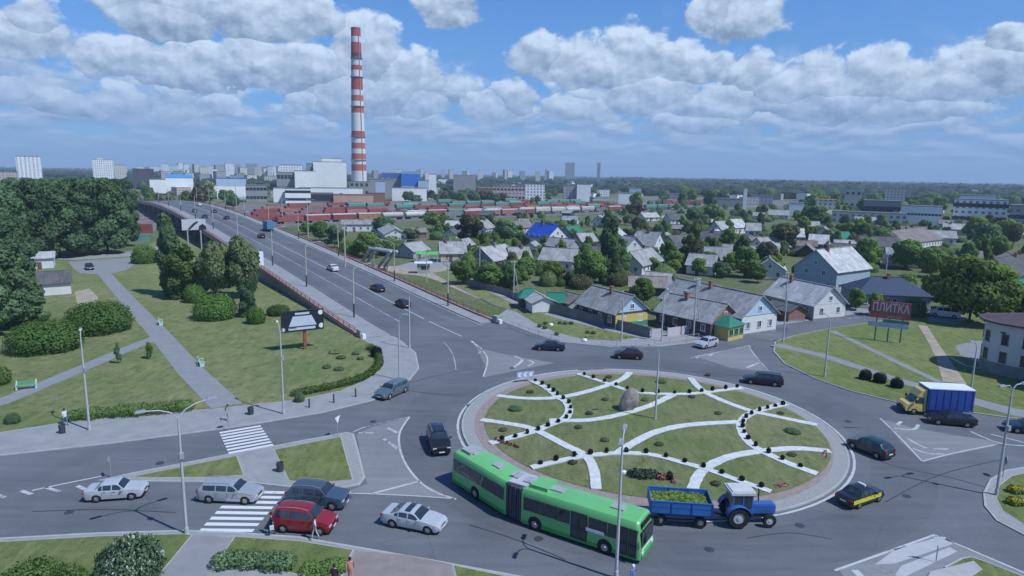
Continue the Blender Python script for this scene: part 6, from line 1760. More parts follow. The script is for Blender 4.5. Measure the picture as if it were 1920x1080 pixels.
def house(c, rz, L, Wd, hw, hr, wall, roof, label, gable=None, hip=0.0, oh=.45, chim=1, wins=True, group='houses of the village quarter', z=0.0, cat='house', name='house', attic=True, front=None, door=True, hroof=None):
    """ridge along local x; +x is the gable end traced second"""
    t = thing(name, label, cat, (c[0], c[1], z), rz, group)
    FOOT.append((c[0], c[1], max(L, Wd) * .62))
    x, y = L / 2, Wd / 2
    m = MB()
    V = [(-x, -y, 0), (x, -y, 0), (x, y, 0), (-x, y, 0), (-x, -y, hw), (x, -y, hw), (x, y, hw), (-x, y, hw)]
    m.add(V, [(0, 1, 5, 4), (1, 2, 6, 5), (2, 3, 7, 6), (3, 0, 4, 7)]); m.build('wall', wall, t)
    MB().box((0, 0, .2), (L + .12, Wd + .12, .4)).build('plinth', CONC_D, t)
    if not hip:
        for s in (1, -1):
            g = MB(); xx = s * x
            pts = [(xx, -y, hw), (xx, y, hw), (xx, 0, hw + hr * .98)] ; p2 = [(xx - s * .12, q[1], q[2]) for q in pts]
            g.add(pts + p2, [(0, 1, 2) if s > 0 else (0, 2, 1), (3, 5, 4) if s > 0 else (3, 4, 5)]); g.build('gable', gable or wall, t)
    rm = MB(); sl = hr / y
    ex = x + oh; ey = y + oh; ez = hw - oh * sl; rx = max(x - hip, .3) + (oh if not hip else 0); th = .12
    A = [(-ex, -ey, ez), (ex, -ey, ez), (rx, 0, hw + hr), (-rx, 0, hw + hr), (-ex, ey, ez), (ex, ey, ez)]
    B = [(a, b, q + th) for a, b, q in A]
    V = A + B
    F = [(6, 7, 8, 9), (11, 10, 9, 8), (1, 0, 3, 2), (4, 5, 2, 3), (0, 1, 7, 6), (5, 4, 10, 11)]
    if hip: F += [(10, 6, 9), (7, 11, 8), (0, 4, 10, 6)[::-1], (1, 5, 11, 7)]
    else: F += [(0, 6, 9, 3), (3, 9, 10, 4), (1, 2, 8, 7), (2, 5, 11, 8)]
    rm.add(V, F); ro = rm.build('roof', roof, t)
    MB().beam((-rx, 0, hw + hr + th + .02), (rx, 0, hw + hr + th + .02), .28, .10).build('ridge_cap', roof, ro)
    for k in range(chim):
        g = random.Random(int(abs(c[0] * 7 + c[1] * 3)) + k); cx_ = g.uniform(-.5, .5) * rx; cy_ = g.choice((-.6, .6))
        q = MB(); q.box((cx_, cy_, hw + hr + .1), (.55, .55, 1.5)); q.box((cx_, cy_, hw + hr + .88), (.7, .7, .1)); q.build('chimney', WALL_BR if k % 2 == 0 else WALL_G, ro)
    if wins:
        zc = min(1.75, hw * .58)
        for s in (1, -1):
            for yy in ([-.26, .26] if Wd < 8 else [-.32, 0, .32]): window(t, (s * (x + .03), yy * Wd, zc), s * PI / 2)
            if attic and not hip and hr > 1.6: window(t, (s * (x + .03), 0, hw + hr * .33), s * PI / 2, .8, .9)
        n = max(2, int(L / 2.6))
        for i in range(n):
            xx = -x + L * (i + .5) / n
            window(t, (xx, -y - .03, zc), 0); window(t, (xx, y + .03, zc), PI)
        if hw > 4.2:
            for i in range(n):
                xx = -x + L * (i + .5) / n; window(t, (xx, -y - .03, zc + 2.7), 0)
            for s in (1, -1):
                for yy in (-.2, .2): window(t, (s * (x + .03), yy * Wd, zc + 2.7), s * PI / 2)
    if door:
        d = MB().box((-x * .2, -y - .04, 1.02), (.9, .10, 2.04)).build('door', M('door_brown', (.14, .08, .05), .6), t)
        MB().box((-x * .2 + .34, -y - .11, 1.0), (.05, .05, .12)).build('handle', STEEL, d)
    return t
def house_px(r0, r1, zr, Wd, hw, wall, roof, label, ext=0.0, **k):
    """r0, r1: traced ends of the roof ridge, zr its height"""
    a, b = G(*r0, zr), G(*r1, zr); d = b - a; L = d.length
    hip = k.get('hip', 0); oh = k.get('oh', .45)
    Lb = (L + 2 * hip) if hip else max(3.0, L - 2 * oh)
    c = (a + b) / 2
    return house(c, math.atan2(d.y, d.x), Lb + ext, Wd, hw, zr - hw - .12, wall, roof, label, **k)
h1 = house_px((1110, 534), (1190, 554), 5.8, 7.2, 3.0, WALL_D, SLATE, 'grey roofed house with white and blue gable behind the plank fence', gable=GAB_B, chim=1)
x1 = [ch for ch in h1.children if ch.name.startswith('wall')][0]
def front_band(h, sign, z0, z1, mat, name, Wd, L, proud=.05):
    MB().box((sign * (L / 2 + proud / 2), 0, (z0 + z1) / 2), (proud, Wd * .98, z1 - z0)).build(name, mat, h)
def hl(h):
    v = [q for q in h.children if q.name.startswith('wall')][0].data.vertices; return max(q.co.x for q in v) * 2, max(q.co.y for q in v) * 2
L_, W_ = hl(h1); front_band(h1, 1, 1.25, 2.6, WALL_Y, 'yellow_cladding', W_, L_); front_band(h1, 1, .41, 1.25, GREENB, 'green_cladding', W_, L_)
h2 = house_px((1255, 549), (1366, 570), 5.4, 7.6, 2.8, WALL_D, SLATE, 'long grey roofed house with yellow and green porch at the street', gable=WALL_BR, hip=0, chim=2)
L_, W_ = hl(h2)
pc = MB(); pc.box((L_ / 2 + 1.3, -.6, 1.15), (2.6, 4.2, 2.3)); po = pc.build('porch', WALL_Y, h2)
pr = MB(); V = [(L_ / 2 - .1, -3.1, 2.3), (L_ / 2 + 2.9, -3.1, 2.3), (L_ / 2 + 2.9, 1.9, 2.3), (L_ / 2 - .1, 1.9, 2.3), (L_ / 2 + .3, -.6, 3.7), (L_ / 2 + 1.3, -.6, 3.6)]
pr.add(V, [(0, 1, 5, 4), (1, 2, 5), (2, 3, 4, 5), (3, 2, 1, 0)]); pr.build('porch_roof', ROOF_GREEN, h2)
for yy in (-2.0, -.6, .8):
    wd_ = window(po, (L_ / 2 + 2.63, yy, 1.35), PI / 2, 1.0, 1.1, M('window_frame_green', (.10, .30, .20), .5))
h3 = house_px((1270, 521), (1432, 554), 6.6, 8.6, 3.3, WALL_D, SLATE, 'longest grey roofed house with pale blue gable over white front', gable=GAB_B, chim=2)
L_, W_ = hl(h3); front_band(h3, 1, .41, 3.2, WALL_W, 'white_front', W_, L_, .03)
for yy in (-.3, 0, .3): window(h3, (L_ / 2 + .07, yy * W_, 1.75), PI / 2)
h4 = house_px((1464, 518), (1564, 538), 6.2, 7.8, 3.0, WALL_G, SLATE_L, 'mottled grey roofed house with white gable at the street end', gable=WALL_W, chim=1)
L_, W_ = hl(h4); front_band(h4, 1, .41, 2.9, WALL_W, 'white_front', W_, L_, .03)
h5 = house_px((1597, 462), (1530, 468), 9.6, 10.5, 5.2, WALL_B, SLATE_L, 'tall pale blue gabled house with two storeys', chim=1)
house_px((1635, 518), (1690, 520), 6.0, 10, 3.2, WALL_G, ROOF_NAVY, 'low house under a navy hipped roof beside the tall pale blue one', hip=4.0, chim=1)
house_px((1004, 417), (1048, 422), 8.5, 9.5, 4.4, WALL_W, ROOF_BLUE, 'house with the bright blue roof', chim=1)
house_px((1194, 432), (1240, 435), 8.2, 10, 4.2, WALL_W, SLATE, 'white gabled house with steep grey roof right of the tall poplar', chim=1)
house_px((1170, 440), (1193, 444), 7.4, 7, 4.0, WALL_W, SLATE, 'narrow white gable in front of the steep grey roof', chim=0)
house_px((1222, 463), (1180, 472), 6.2, 7, 3.0, WALL_W, SLATE, 'small white gabled house with pale window below the steep roofs', chim=1)
house_px((1018, 463), (1086, 467), 6.0, 8, 3.2, WALL_W, SLATE, 'grey roofed house with white right gable below the blue roof', chim=1)
house_px((1292, 474), (1348, 478), 5.4, 7.5, 2.8, WALL_W, SLATE, 'low grey roofed house with dark left gable and white wall', gable=WALL_D, chim=0)
house_px((1316, 432), (1374, 435), 7.0, 8.5, 3.4, WALL_W, SLATE_D, 'dark roofed house with bright white gable', chim=1)
house_px((1278, 450), (1318, 449), 6.4, 9, 3.2, WALL_G, SLATE, 'grey hip roofed house between the two white gables', hip=2.5, chim=1)
house_px((1252, 441), (1296, 439), 6.0, 8, 3.0, WALL_G, SLATE_D, 'dark grey roof behind the hip roofed house', chim=0)
house_px((822, 452), (874, 452), 5.8, 8, 2.8, WALL_C, SLATE, 'grey roofed house with cream wall behind the sandy track', chim=2)
house_px((900, 464), (948, 457), 6.0, 8, 2.8, WALL_G, SLATE_L, 'pale grey roofed house with dormer right of the cream one', chim=2)
house_px((950, 463), (992, 462), 5.4, 7, 2.6, WALL_G, SLATE, 'grey roof adjoining the dormer house', chim=1)
house_px((1462, 427), (1508, 428), 6.0, 8, 3.0, WALL_G, SLATE_L, 'pale roofed house behind the dark gable', chim=0)
house_px((1556, 440), (1517, 438), 6.0, 7, 3.0, WALL_D, SLATE_L, 'house with a black timber gable under a pale roof', chim=1)
house_px((1672, 432), (1728, 427), 7.2, 13, 3.2, WALL_W, SLATE_P, 'broad purplish hipped roof among the right hand trees', hip=4, chim=1)
house_px((1545, 433), (1592, 434), 5.6, 8, 2.8, WALL_G, ROOF_GREEN, 'long green roofed house left of the broad purplish roof', chim=0)
house_px((1862, 484), (1935, 474), 7.0, 11, 3.4, WALL_G, SLATE_D, 'dark grey roofed house right of the big bright tree', chim=1)
house_px((1880, 526), (1940, 520), 5.0, 9, 2.6, WALL_W, ROOF_GREEN, 'low greenish roofed building at the right end behind the big tree', chim=0)
house_px((1402, 444), (1446, 443), 5.2, 8, 2.8, WALL_G, SLATE_P, 'brownish roofed house right of the dark roofed one', chim=0)
house_px((1340, 415), (1362, 414), 6.4, 7, 3.2, WALL_W, SLATE_L, 'small white gabled house near the wagons, left of three', chim=0)
house_px((1366, 411), (1390, 410), 6.8, 7, 3.4, WALL_W, SLATE_L, 'small white gabled house near the wagons, middle of three', chim=0)
house_px((1398, 417), (1428, 418), 6.0, 7, 3.0, WALL_W, SLATE, 'small white gabled house near the wagons, right of three', chim=0)
house_px((1060, 424), (1084, 423), 5.6, 7, 2.8, WALL_G, ROOF_GREEN, 'small greenish roof right of the blue roofed house', chim=0)
house_px((1080, 437), (1112, 436), 5.2, 7, 2.6, WALL_G, SLATE, 'grey roof between the blue roofed house and the poplar', chim=0)
house_px((1080, 449), (1030, 444), 5.0, 6, 2.6, WALL_G, SLATE, 'grey roofed shed in front of the blue roofed house', chim=0, wins=False)
house_px((935, 416), (985, 413), 5.4, 8, 2.8, WALL_C, SLATE_P, 'pinkish roofed low house left of the blue roofed one', chim=1)
house_px((640, 412), (698, 412), 5.0, 9, 3.4, WALL_W, SLATE, 'long low grey building right of the bridge below the orange wagon', chim=0, attic=False)
house_px((716, 411), (742, 428), 5.0, 8, 2.8, WALL_W, SLATE_L, 'grey roofed building end behind the dark round tree', chim=0)
house_px((770, 427), (800, 427), 4.0, 6, 2.6, WALL_BR, SLATE_P, 'low brick outbuilding with pale chimney near the wagons', chim=1)
house_px((842, 429), (868, 427), 4.8, 6, 3.0, WALL_W, SLATE_D, 'small white walled house half hidden by trees near the wagons', chim=0)
house_px((756, 456), (790, 452), 4.6, 7, 2.4, WALL_G, SLATE, 'grey roofed cottage left of the green awnings', chim=0)
house_px((1178, 516), (1252, 519), 4.2, 6, 2.4, WALL_D, SLATE_P, 'long low shed roof behind the poplar and the plank fence house', chim=0, wins=False, name='shed', cat='shed')
house_px((1210, 508), (1262, 512), 4.4, 6, 2.4, WALL_G, SLATE, 'second low shed roof beside the long one', chim=0, wins=False, name='shed', cat='shed')
house_px((1090, 553), (1060, 545), 3.6, 5, 2.2, WALL_G, SLATE_P, 'low lean to roof left of the white and blue gable', chim=0, wins=False, name='shed', cat='shed')
sh = house_px((984, 541), (998, 541), 3.8, 4.2, 2.5, WALL_D, ROOF_GREEN, 'dark timber shed with green roof at the left end of the plank fence', hip=1.0, chim=0, wins=False, name='shed', cat='shed', door=False)
house_px((1022, 556), (1002, 545), 3.4, 4.5, 2.3, WALL_W, SLATE_L, 'pale roofed shed behind the green roofed one', chim=0, wins=False, name='shed', cat='shed', door=False)
house_px((1052, 549), (1036, 548), 3.6, 4, 2.3, WALL_G, ROOF_GREEN, 'small green roofed hut in the garden left of the white and blue gable', chim=0, wins=False, name='shed', cat='shed', door=False)
house_px((1245, 478), (1218, 476), 3.4, 4, 2.4, WALL_W, ROOF_GREEN, 'green canopy roof beside the small white gabled house', chim=0, wins=False, name='shed', cat='shed', door=False)
house_px((1450, 560), (1500, 572), 3.2, 4, 2.1, WALL_BR, SLATE_D, 'dark lean to in front of the mottled grey roof', chim=0, wins=False, name='shed', cat='shed', door=False)
# park sheds at the left
house_px((52, 473), (104, 471), 4.2, 7, 3.0, WALL_W, SLATE_L, 'small pale roofed white shed at the edge of the grove', chim=0, name='shed', cat='shed', wins=False)
house_px((30, 512), (134, 506), 4.6, 9, 2.8, WALL_W, SLATE_D, 'dark grey roofed low building with white wall beside the park', chim=0, wins=False, name='shed', cat='shed')
def near(x, y):
    """which traced houses stand next to it"""
    s = 'near the wagons' if y < 418 else 'by the blue roof' if x < 1090 else 'by the steep grey roofs' if x < 1270 else 'by the white gables' if x < 1430 else 'behind the tall blue house' if x < 1640 else 'by the purplish roof' if x < 1790 else 'at the right end'
    if x < 950: s = 'near the cream walled house'
    if y > 500 and x < 1010: s = 'behind the dark concrete fence'
    elif y > 478 and x < 1260: s = 'before the low sheds'
    elif y > 478 and x < 1480: s = 'above the longest grey roof'
    return s
# filler houses seen between the trees further back
g = random.Random(21); k = 0
spots = [(1105, 452), (1150, 452), (1420, 470), (1385, 492), (1440, 478), (1610, 452), (1640, 472), (1590, 478), (1700, 500), (1760, 458), (1800, 470), (1830, 432), (1880, 448), (1790, 440), (1850, 465), (990, 442), (905, 440), (1125, 425), (1215, 415), (1265, 420), (1460, 410), (1620, 425), (1585, 492), (1440, 520), (780, 440), (730, 450), (1905, 470), (1710, 448), (1490, 455), (1340, 460), (1330, 500), (860, 500), (1560, 410)]
for (x, y) in spots:
    c = G(x, y, 0)
    if any(math.hypot(c.x - a, c.y - b) < r + 4 for a, b, r in FOOT): continue
    hw = g.uniform(2.6, 3.3)
    col = g.choice(['pale', 'grey', 'dark', 'brownish', 'grey', 'pale']); roof = dict(pale=SLATE_L, grey=SLATE, dark=SLATE_D, brownish=SLATE_P)[col]
    wn = g.choice(['white', 'cream', 'grey', 'white']); wall = dict(white=WALL_W, cream=WALL_C, grey=WALL_G)[wn]
    house(c, R(g.choice((-22, -14, 70, 20, -30)) + g.uniform(-6, 6)), g.uniform(8, 12), g.uniform(6.5, 8), hw, g.uniform(2.2, 3.2), wall, roof, '%s roofed house with %s walls half hidden by trees %s' % (col, wn, near(x, y)), chim=1)
k = 0
for tries in range(900):
    x = g.uniform(830, 1930); y = 402 + 108 * g.random()
    if y > 470 + (x - 850) * .12 and x < 1200: continue
    c = G(x, y, 0)
    if any(math.hypot(c.x - a, c.y - b) < r * .8 + 3.2 for a, b, r in FOOT): continue
    col = g.choice(['pale', 'grey', 'grey', 'dark', 'brownish']); roof = dict(pale=SLATE_L, grey=SLATE, dark=SLATE_D, brownish=SLATE_P)[col]
    wn = g.choice(['white', 'grey', 'timber']); wall = dict(white=WALL_W, grey=WALL_G, timber=WALL_D)[wn]
    house(c, R(g.choice((-22, 68)) + g.uniform(-10, 10)), g.uniform(5, 8), g.uniform(4, 5.5), g.uniform(2.1, 2.6), g.uniform(1.2, 2.0), wall, roof, 'small %s roofed %s shed in the gardens %s' % (col, wn, near(x, y)), chim=0, wins=False, name='shed', cat='shed', group='garden sheds of the village')
    k += 1
    if k >= 46: break
# corner house at the right
t = thing('corner_house', 'two storeyed pale house with rounded bays and brown roof at the right', 'house', G(1928, 703, 0), R(-52))
FOOT.append((t.location.x, t.location.y, 12))
def ov(rx, ry, z, n=20, a0=0, a1=360, cx=0, cy=0): return [(cx + rx * math.cos(R(a0 + (a1 - a0) * i / n)), cy + ry * math.sin(R(a0 + (a1 - a0) * i / n)), z) for i in range(n + (1 if a1 - a0 < 360 else 0))]
PALE = M('pale_stone_render', (.55, .54, .51), .8, .09, .7)
m = MB(); m.box((5.5, 0, 3.5), (14, 8.4, 7.0)); m.build('wall', PALE, t)
m = MB(); m.prism([(q[0], q[1]) for q in ov(4.0, 4.2, 0, 12, 90, 270, -1.5)], 0, 7.0); m.build('rounded_wall', PALE, t)
m = MB(); m.box((5.5, 0, .85), (14.2, 8.6, 1.7)); m.prism([(q[0], q[1]) for q in ov(4.1, 4.3, 0, 12, 90, 270, -1.5)], 0, 1.7); m.build('plinth', CONC_D, t)
m = MB(); m.prism([(13, -4.9), (13, 4.9), (-1.5, 4.9)] + [(q[0], q[1]) for q in ov(4.8, 4.9, 0, 12, 90, 270, -1.5)][1:], 7.0, 7.25)
m.add([(13, -4.9, 7.25), (13, 4.9, 7.25), (-1.5, 4.9, 7.25), (-6.2, 1.5, 7.25), (-6.2, -1.5, 7.25), (-1.5, -4.9, 7.25), (12, 0, 8.6), (0, 0, 8.6)], [(0, 1, 6), (1, 2, 7, 6), (2, 3, 7), (3, 4, 7), (4, 5, 7), (5, 0, 6, 7)]); m.build('roof', ROOF_BROWN, t)
m = MB(); m.prism([(q[0], q[1]) for q in ov(2.9, 2.9, 0, 14, 150, 390, 4.5, -5.2)], 0, 4.3); m.build('bay', PALE, t)
m = MB(); V = ov(3.4, 3.4, 4.3, 14, 150, 390, 4.5, -5.2) + [(4.5, -4.4, 5.6)]; n = len(V) - 1
m.add(V, [(i, i + 1, n) for i in range(n - 1)]); m.prism([(q[0], q[1]) for q in V[:-1]], 4.16, 4.3); m.build('bay_roof', ROOF_BROWN, t)
for a in (110, 150, 185, 225, 262):
    for zz in (5.0, 2.6): window(t, (-1.5 + 4.04 * math.cos(R(a)), 4.24 * math.sin(R(a)), zz), R(a + 90), .8, 1.5, M('window_frame_brown', (.12, .09, .08), .5))
for xx in (.3, 8.5, 10.5, 12):
    for zz in (5.0, 2.6): window(t, (xx, -4.24, zz), 0, .8, 1.5, M('window_frame_brown', (.12, .09, .08), .5))
for a in (200, 250, 300): window(t, (4.5 + 2.93 * math.cos(R(a)), -5.2 + 2.93 * math.sin(R(a)), 2.9), R(a + 90), .8, 1.5, M('window_frame_brown', (.12, .09, .08), .5))
MB().box((-3.2, -3.4, 5.9), (2.6, .4, .2), R(-35)).build('eyebrow_cornice', WALL_D, t)
MB().box((6.0, 0, 8.8), (.7, .7, 1.6)).build('chimney', WALL_W, t)

# ------------------------------------------------------------------ fences
def plank_fence(pl, h, label, mat, seg=2.1, board=.16, group='garden fences'):
    ln = [G(x, y) for x, y in pl]; o = ln[0]
    t = thing('plank_fence', label, 'fence', o, 0, group)
    pmesh = {}
    for a, b in zip(ln, ln[1:]):
        d = b - a; L = d.length; n = max(1, round(L / seg)); w = L / n; ang = math.atan2(d.y, d.x)
        key = round(w, 2)
        for var in range(3):
            if (key, var) not in pmesh:
                g = random.Random(var); m = MB(); nb = max(3, int(w / board))
                for i in range(nb): m.box((w * (i + .5) / nb, g.uniform(-.012, .012), h / 2 + g.uniform(-.03, .05)), (w / nb - .015, .03, h))
                m.box((w / 2, .05, h * .25), (w, .06, .1)); m.box((w / 2, .05, h * .8), (w, .06, .1))
                pmesh[(key, var)] = m.mesh('panel', mat)
        post = pmesh.setdefault('post', MB().box((0, .06, h / 2 + .05), (.14, .14, h + .1)).mesh('post', mat))
        for i in range(n):
            p = a + d * (i / n) - o
            put('panel', pmesh[(key, random.Random(i * 7 + n).randrange(3))], t, p, ang); put('post', post, t, p, ang)
    return t
plank_fence([(1003, 582), (1055, 594), (1110, 608), (1165, 622), (1218, 636)], 1.9, 'long weathered grey plank fence along the north lawn', WOOD)
plank_fence([(870, 534), (905, 543), (952, 556), (972, 566)], 1.6, 'dark grey fence behind the bushes left of the green roofed shed', CONC_D, seg=2.4)
plank_fence([(1452, 602), (1480, 598), (1512, 594)], 1.7, 'dark brown fence in front of the mottled grey roof house', WALL_BR)
plank_fence([(1520, 592), (1552, 588)], 1.3, 'low reddish fence left of the white gable', WALL_BR)
WF = M('pale_fence_paint', (.52, .47, .48), .7, .1, 2)
for pl, lab in (([(1222, 634), (1240, 633)], 'short white fence piece at the end of the plank fence'), ([(1252, 632), (1282, 628), (1316, 623)], 'pale pinkish garden fence under the long grey roof'), ([(1344, 618), (1378, 615)], 'white picket fence beside the yellow porch')):
    plank_fence(pl, 1.5, lab, WF, seg=1.6, board=.2)
plank_fence([(1560, 404), (1640, 404), (1770, 402)], 3.0, 'long white wall of the depot at the right', WALL_W, seg=8, board=4)
plank_fence([(1110, 476), (1150, 474)], 1.6, 'green garden fence below the tall poplar', GREENB)
# green awnings and kiosk by the sandy track
t = thing('market_awning', 'bright green awning between the pipes and the cream walled house', 'awning', G(802, 492), R(-5))
for x in (-3, 0, 3):
    for y in (-1.2, 1.2): MB().beam((x, y, 0), (x, y, 2.6), .1, .1).build('post', WHITE, t)
for e in (-1.7, 1.7):
    MB().add([(e - 1.6, -1.6, 2.5), (e + 1.6, -1.6, 2.5), (e + 1.6, 0, 3.2), (e - 1.6, 0, 3.2), (e + 1.6, 1.6, 2.5), (e - 1.6, 1.6, 2.5)], [(0, 1, 2, 3), (3, 2, 4, 5)]).build('canopy', M('awning_green', (.13, .42, .12), .6, .15, 1), t)
t = thing('kiosk', 'small white kiosk with flat roof at the sandy track', 'kiosk', G(794, 512), R(8))
MB().box((0, 0, 1.3), (3.2, 2.2, 2.6)).build('wall', WALL_G, t); MB().box((0, 0, 2.7), (4.6, 3.2, .22)).build('roof', WHITE, t)
MB().box((.3, -1.12, 1.5), (1.8, .04, .9)).build('window', WGLASS, t)
# district heating pipes: two insulated pipes over a frame
PIPE = M('aluminium_pipe_jacket', (.42, .46, .48), .42, .1, 2, metal=.3)
t = thing('pipe_arch', 'pair of silver heating pipes arching over the sandy track', 'pipeline', G(700, 505), 0)
o = t.location
a0, a1, b0, b1 = G(673, 505), G(697, 505), G(706, 522), G(730, 522)
for e in (0, 1.5):
    off = Vector((e * 1.0, e * .25, 0))
    top = 5.2
    p0 = G(678, 493, .5) + off; q0 = G(694, 466, top) + off; q1 = G(732, 472, top) + off; p1 = G(710, 500, .5) + off
    MB().tube([p0 - o, q0 - o], .42, 10).build('pipe', PIPE, t); MB().tube([q0 - o, q1 - o], .42, 10).build('pipe', PIPE, t); MB().tube([q1 - o, p1 - o], .42, 10).build('pipe', PIPE, t)
    for q in (q0, q1): MB().lathe([(0, .46), (.32, .32), (.46, 0), (.32, -.32), (0, -.46)], q - o, 10).build('elbow', PIPE, t)
for (x, y) in ((701, 466), (726, 470)):
    q = G(x, y, 5.0); MB().beam(Vector((q.x, q.y, 0)) - o, q - o, .3, .3).build('support', STEEL, t)

# ------------------------------------------------------------------ goods wagons
def wcol(n, c): return M('wagon_' + n, c, .7, .2, .6, rnd=.12)
W_RED = wcol('red_brown', (.25, .075, .065)); W_PINK = wcol('faded_red', (.34, .15, .13)); W_GREEN = wcol('green', (.12, .24, .185)); W_OR = wcol('orange_brown', (.30, .15, .08)); W_WHITE = wcol('dirty_white', (.44, .43, .39)); W_GREY = wcol('grey', (.19, .19, .19)); W_BLUE = wcol('blue', (.08, .19, .30))
W_TOP = wcol('pale_top', (.40, .40, .37))
_wg = {}
def wagon_parts(kind, mat):
    key = (kind, mat.name)
    if key in _wg: return _wg[key]
    P = []; L = 12.6
    b = MB()
    if kind == 'gondola':
        for s in (1, -1):
            b.box((0, s * 1.5, 2.15), (L, .08, 2.0))
            for i in range(9): b.box((-L / 2 + L * i / 8, s * 1.56, 2.15), (.12, .12, 2.0))
        for e in (1, -1): b.box((e * L / 2, 0, 2.15), (.08, 3.0, 2.0))
        b.box((0, 0, 1.15), (L, 3.0, .16)); P.append(('body', b.mesh('body', mat)))
        ld = MB(); ld.add([(-L / 2 + .1, -1.42, 2.6), (L / 2 - .1, -1.42, 2.6), (L / 2 - .1, 1.42, 2.6), (-L / 2 + .1, 1.42, 2.6), (-L / 4, 0, 3.1), (L / 4, 0, 3.1)], [(0, 1, 5, 4), (1, 2, 5), (2, 3, 4, 5), (3, 0, 4)]); P.append(('load', ld.mesh('load', BALLAST)))
    elif kind == 'box':
        b.box((0, 0, 2.45), (L, 2.9, 2.6))
        for s in (1, -1):
            for i in range(11): b.box((-L / 2 + .3 + (L - .6) * i / 10, s * 1.47, 2.45), (.1, .08, 2.5))
        P.append(('body', b.mesh('body', mat)))
        r = MB(); r.tube([(-L / 2 - .05, 0, 3.02), (L / 2 + .05, 0, 3.02)], 1.53, 12); r.v = [(x, y, 3.68 + (z - 3.02) * .32) for x, y, z in r.v]; P.append(('roof', r.mesh('roof', W_TOP)))
        d = MB(); d.box((0, -1.52, 2.35), (2.0, .07, 2.2)); d.box((0, 1.52, 2.35), (2.0, .07, 2.2)); P.append(('sliding_door', d.mesh('sliding_door', mat)))
    elif kind == 'tank':
        b.tube([(-L / 2, 0, 2.6), (-L / 2 + .3, 0, 2.6), (L / 2 - .3, 0, 2.6), (L / 2, 0, 2.6)], [1.0, 1.45, 1.45, 1.0], 16); P.append(('tank', b.mesh('tank', mat, True, 40)))
        m = MB(); m.lathe([(0, 4.4), (.4, 4.35), (.45, 3.95)], n=10); P.append(('dome', m.mesh('dome', mat)))
        m = MB(); m.box((0, 0, 1.12), (L + .4, 1.4, .24)); P.append(('frame', m.mesh('frame', BLACK)))
    else:  # hopper with a curved lid
        b.box((0, 0, 2.9), (L, 2.9, 1.7))
        for s in (-1, 0, 1): b.box((s * 4, 0, 1.7), (3.2, 2.0, 1.0), taper=1.25)
        for s in (1, -1):
            for i in range(8): b.box((-L / 2 + .3 + (L - .6) * i / 7, s * 1.47, 2.9), (.12, .1, 1.7))
        P.append(('body', b.mesh('body', mat)))
        r = MB(); r.tube([(-L / 2, 0, 0), (L / 2, 0, 0)], 1.45, 12); r.v = [(x, y, 3.7 + z * .42) for x, y, z in r.v]; P.append(('lid', r.mesh('lid', mat)))
    bg = MB(); bg.box((0, 0, .72), (2.4, 1.9, .34))
    for x in (-.9, .9):
        for s in (1, -1): bg.disc_wheel((x, s * .78, .48), .48, .13, 12)
    P.append(('bogie', bg.mesh('bogie', BLACK)))
    _wg[key] = P
    return P
_cn = {W_RED: 'red brown', W_PINK: 'faded red', W_GREEN: 'green', W_OR: 'orange brown', W_WHITE: 'dirty white', W_GREY: 'grey', W_BLUE: 'blue'}
_kn = dict(gondola='open gondola wagon', box='covered goods wagon', tank='tank wagon', hopper='covered hopper wagon')
rank = {0: 'nearest', 11: 'second', 24: 'third', 46: 'fourth', 70: 'fifth', 95: 'sixth', 128: 'seventh', 160: 'farthest'}
_wc = {}
ORD = ['first', 'second', 'third', 'fourth', 'fifth', 'sixth', 'seventh', 'eighth', 'ninth', 'tenth', 'eleventh', 'twelfth', 'thirteenth', 'fourteenth', 'fifteenth', 'sixteenth', 'seventeenth', 'eighteenth', 'nineteenth', 'twentieth', 'twenty first', 'twenty second']
def wagon(v, u, kind, mat):
    a = math.atan2(TD.y, TD.x)
    q = _wc[(v, kind, mat)] = _wc.get((v, kind, mat), -1) + 1
    lab = '%s %s, %s such from the left in the %s row' % (_cn[mat], _kn[kind], ORD[min(q, 21)], rank[v])
    t = thing('goods_wagon', lab, 'wagon', TP(u, v, .34), a, 'goods wagons in the railway yard')
    for nm, me in wagon_parts(kind, mat):
        if nm == 'bogie':
            for x in (-4.4, 4.4): put('bogie', me, t, (x, 0, 0))
        else: put(nm, me, t)
def u_at(x, v):
    """station along track v seen at picture column x"""
    lo, hi = -260.0, 620.0
    for _ in range(40):
        m = (lo + hi) / 2
        if PX(TP(m, v, 1.5))[0] < x: lo = m
        else: hi = m
    return lo
def rake(v, x0, x1, seq):
    u = u_at(x0, v) + 7; e = u_at(x1, v) - 6; i = 0
    while u < e and i < 60:
        k = seq[i % len(seq)]
        if k: wagon(v, u, *k)
        u += 14.0; i += 1
g_, b_, t_, h_ = 'gondola', 'box', 'tank', 'hopper'
rake(0, 516, 815, [(g_, W_RED), (b_, W_RED), (b_, W_RED), (b_, W_OR), (t_, W_WHITE), (t_, W_WHITE), (g_, W_PINK), (g_, W_RED), (b_, W_GREY)])
rake(0, 830, 1172, [(g_, W_GREY), (b_, W_RED), (b_, W_PINK), (b_, W_PINK), (b_, W_RED), (h_, W_WHITE), (h_, W_WHITE), (t_, W_WHITE), (h_, W_WHITE)])
rake(0, 1208, 1270, [(h_, W_GREEN), (h_, W_GREEN)])
rake(11, 470, 700, [(g_, W_RED), (g_, W_RED), (g_, W_PINK), (g_, W_RED)])
rake(11, 760, 1090, [(b_, W_PINK), (b_, W_RED), (h_, W_GREEN), (b_, W_PINK), (b_, W_RED), (g_, W_OR)])
rake(24, 480, 660, [(g_, W_RED), (g_, W_PINK), (g_, W_RED)])
rake(24, 720, 1180, [(g_, W_RED), (g_, W_RED), (g_, W_OR), (g_, W_RED), (g_, W_PINK), (h_, W_GREEN), (g_, W_RED)])
rake(46, 560, 760, [(g_, W_PINK), (g_, W_RED)])
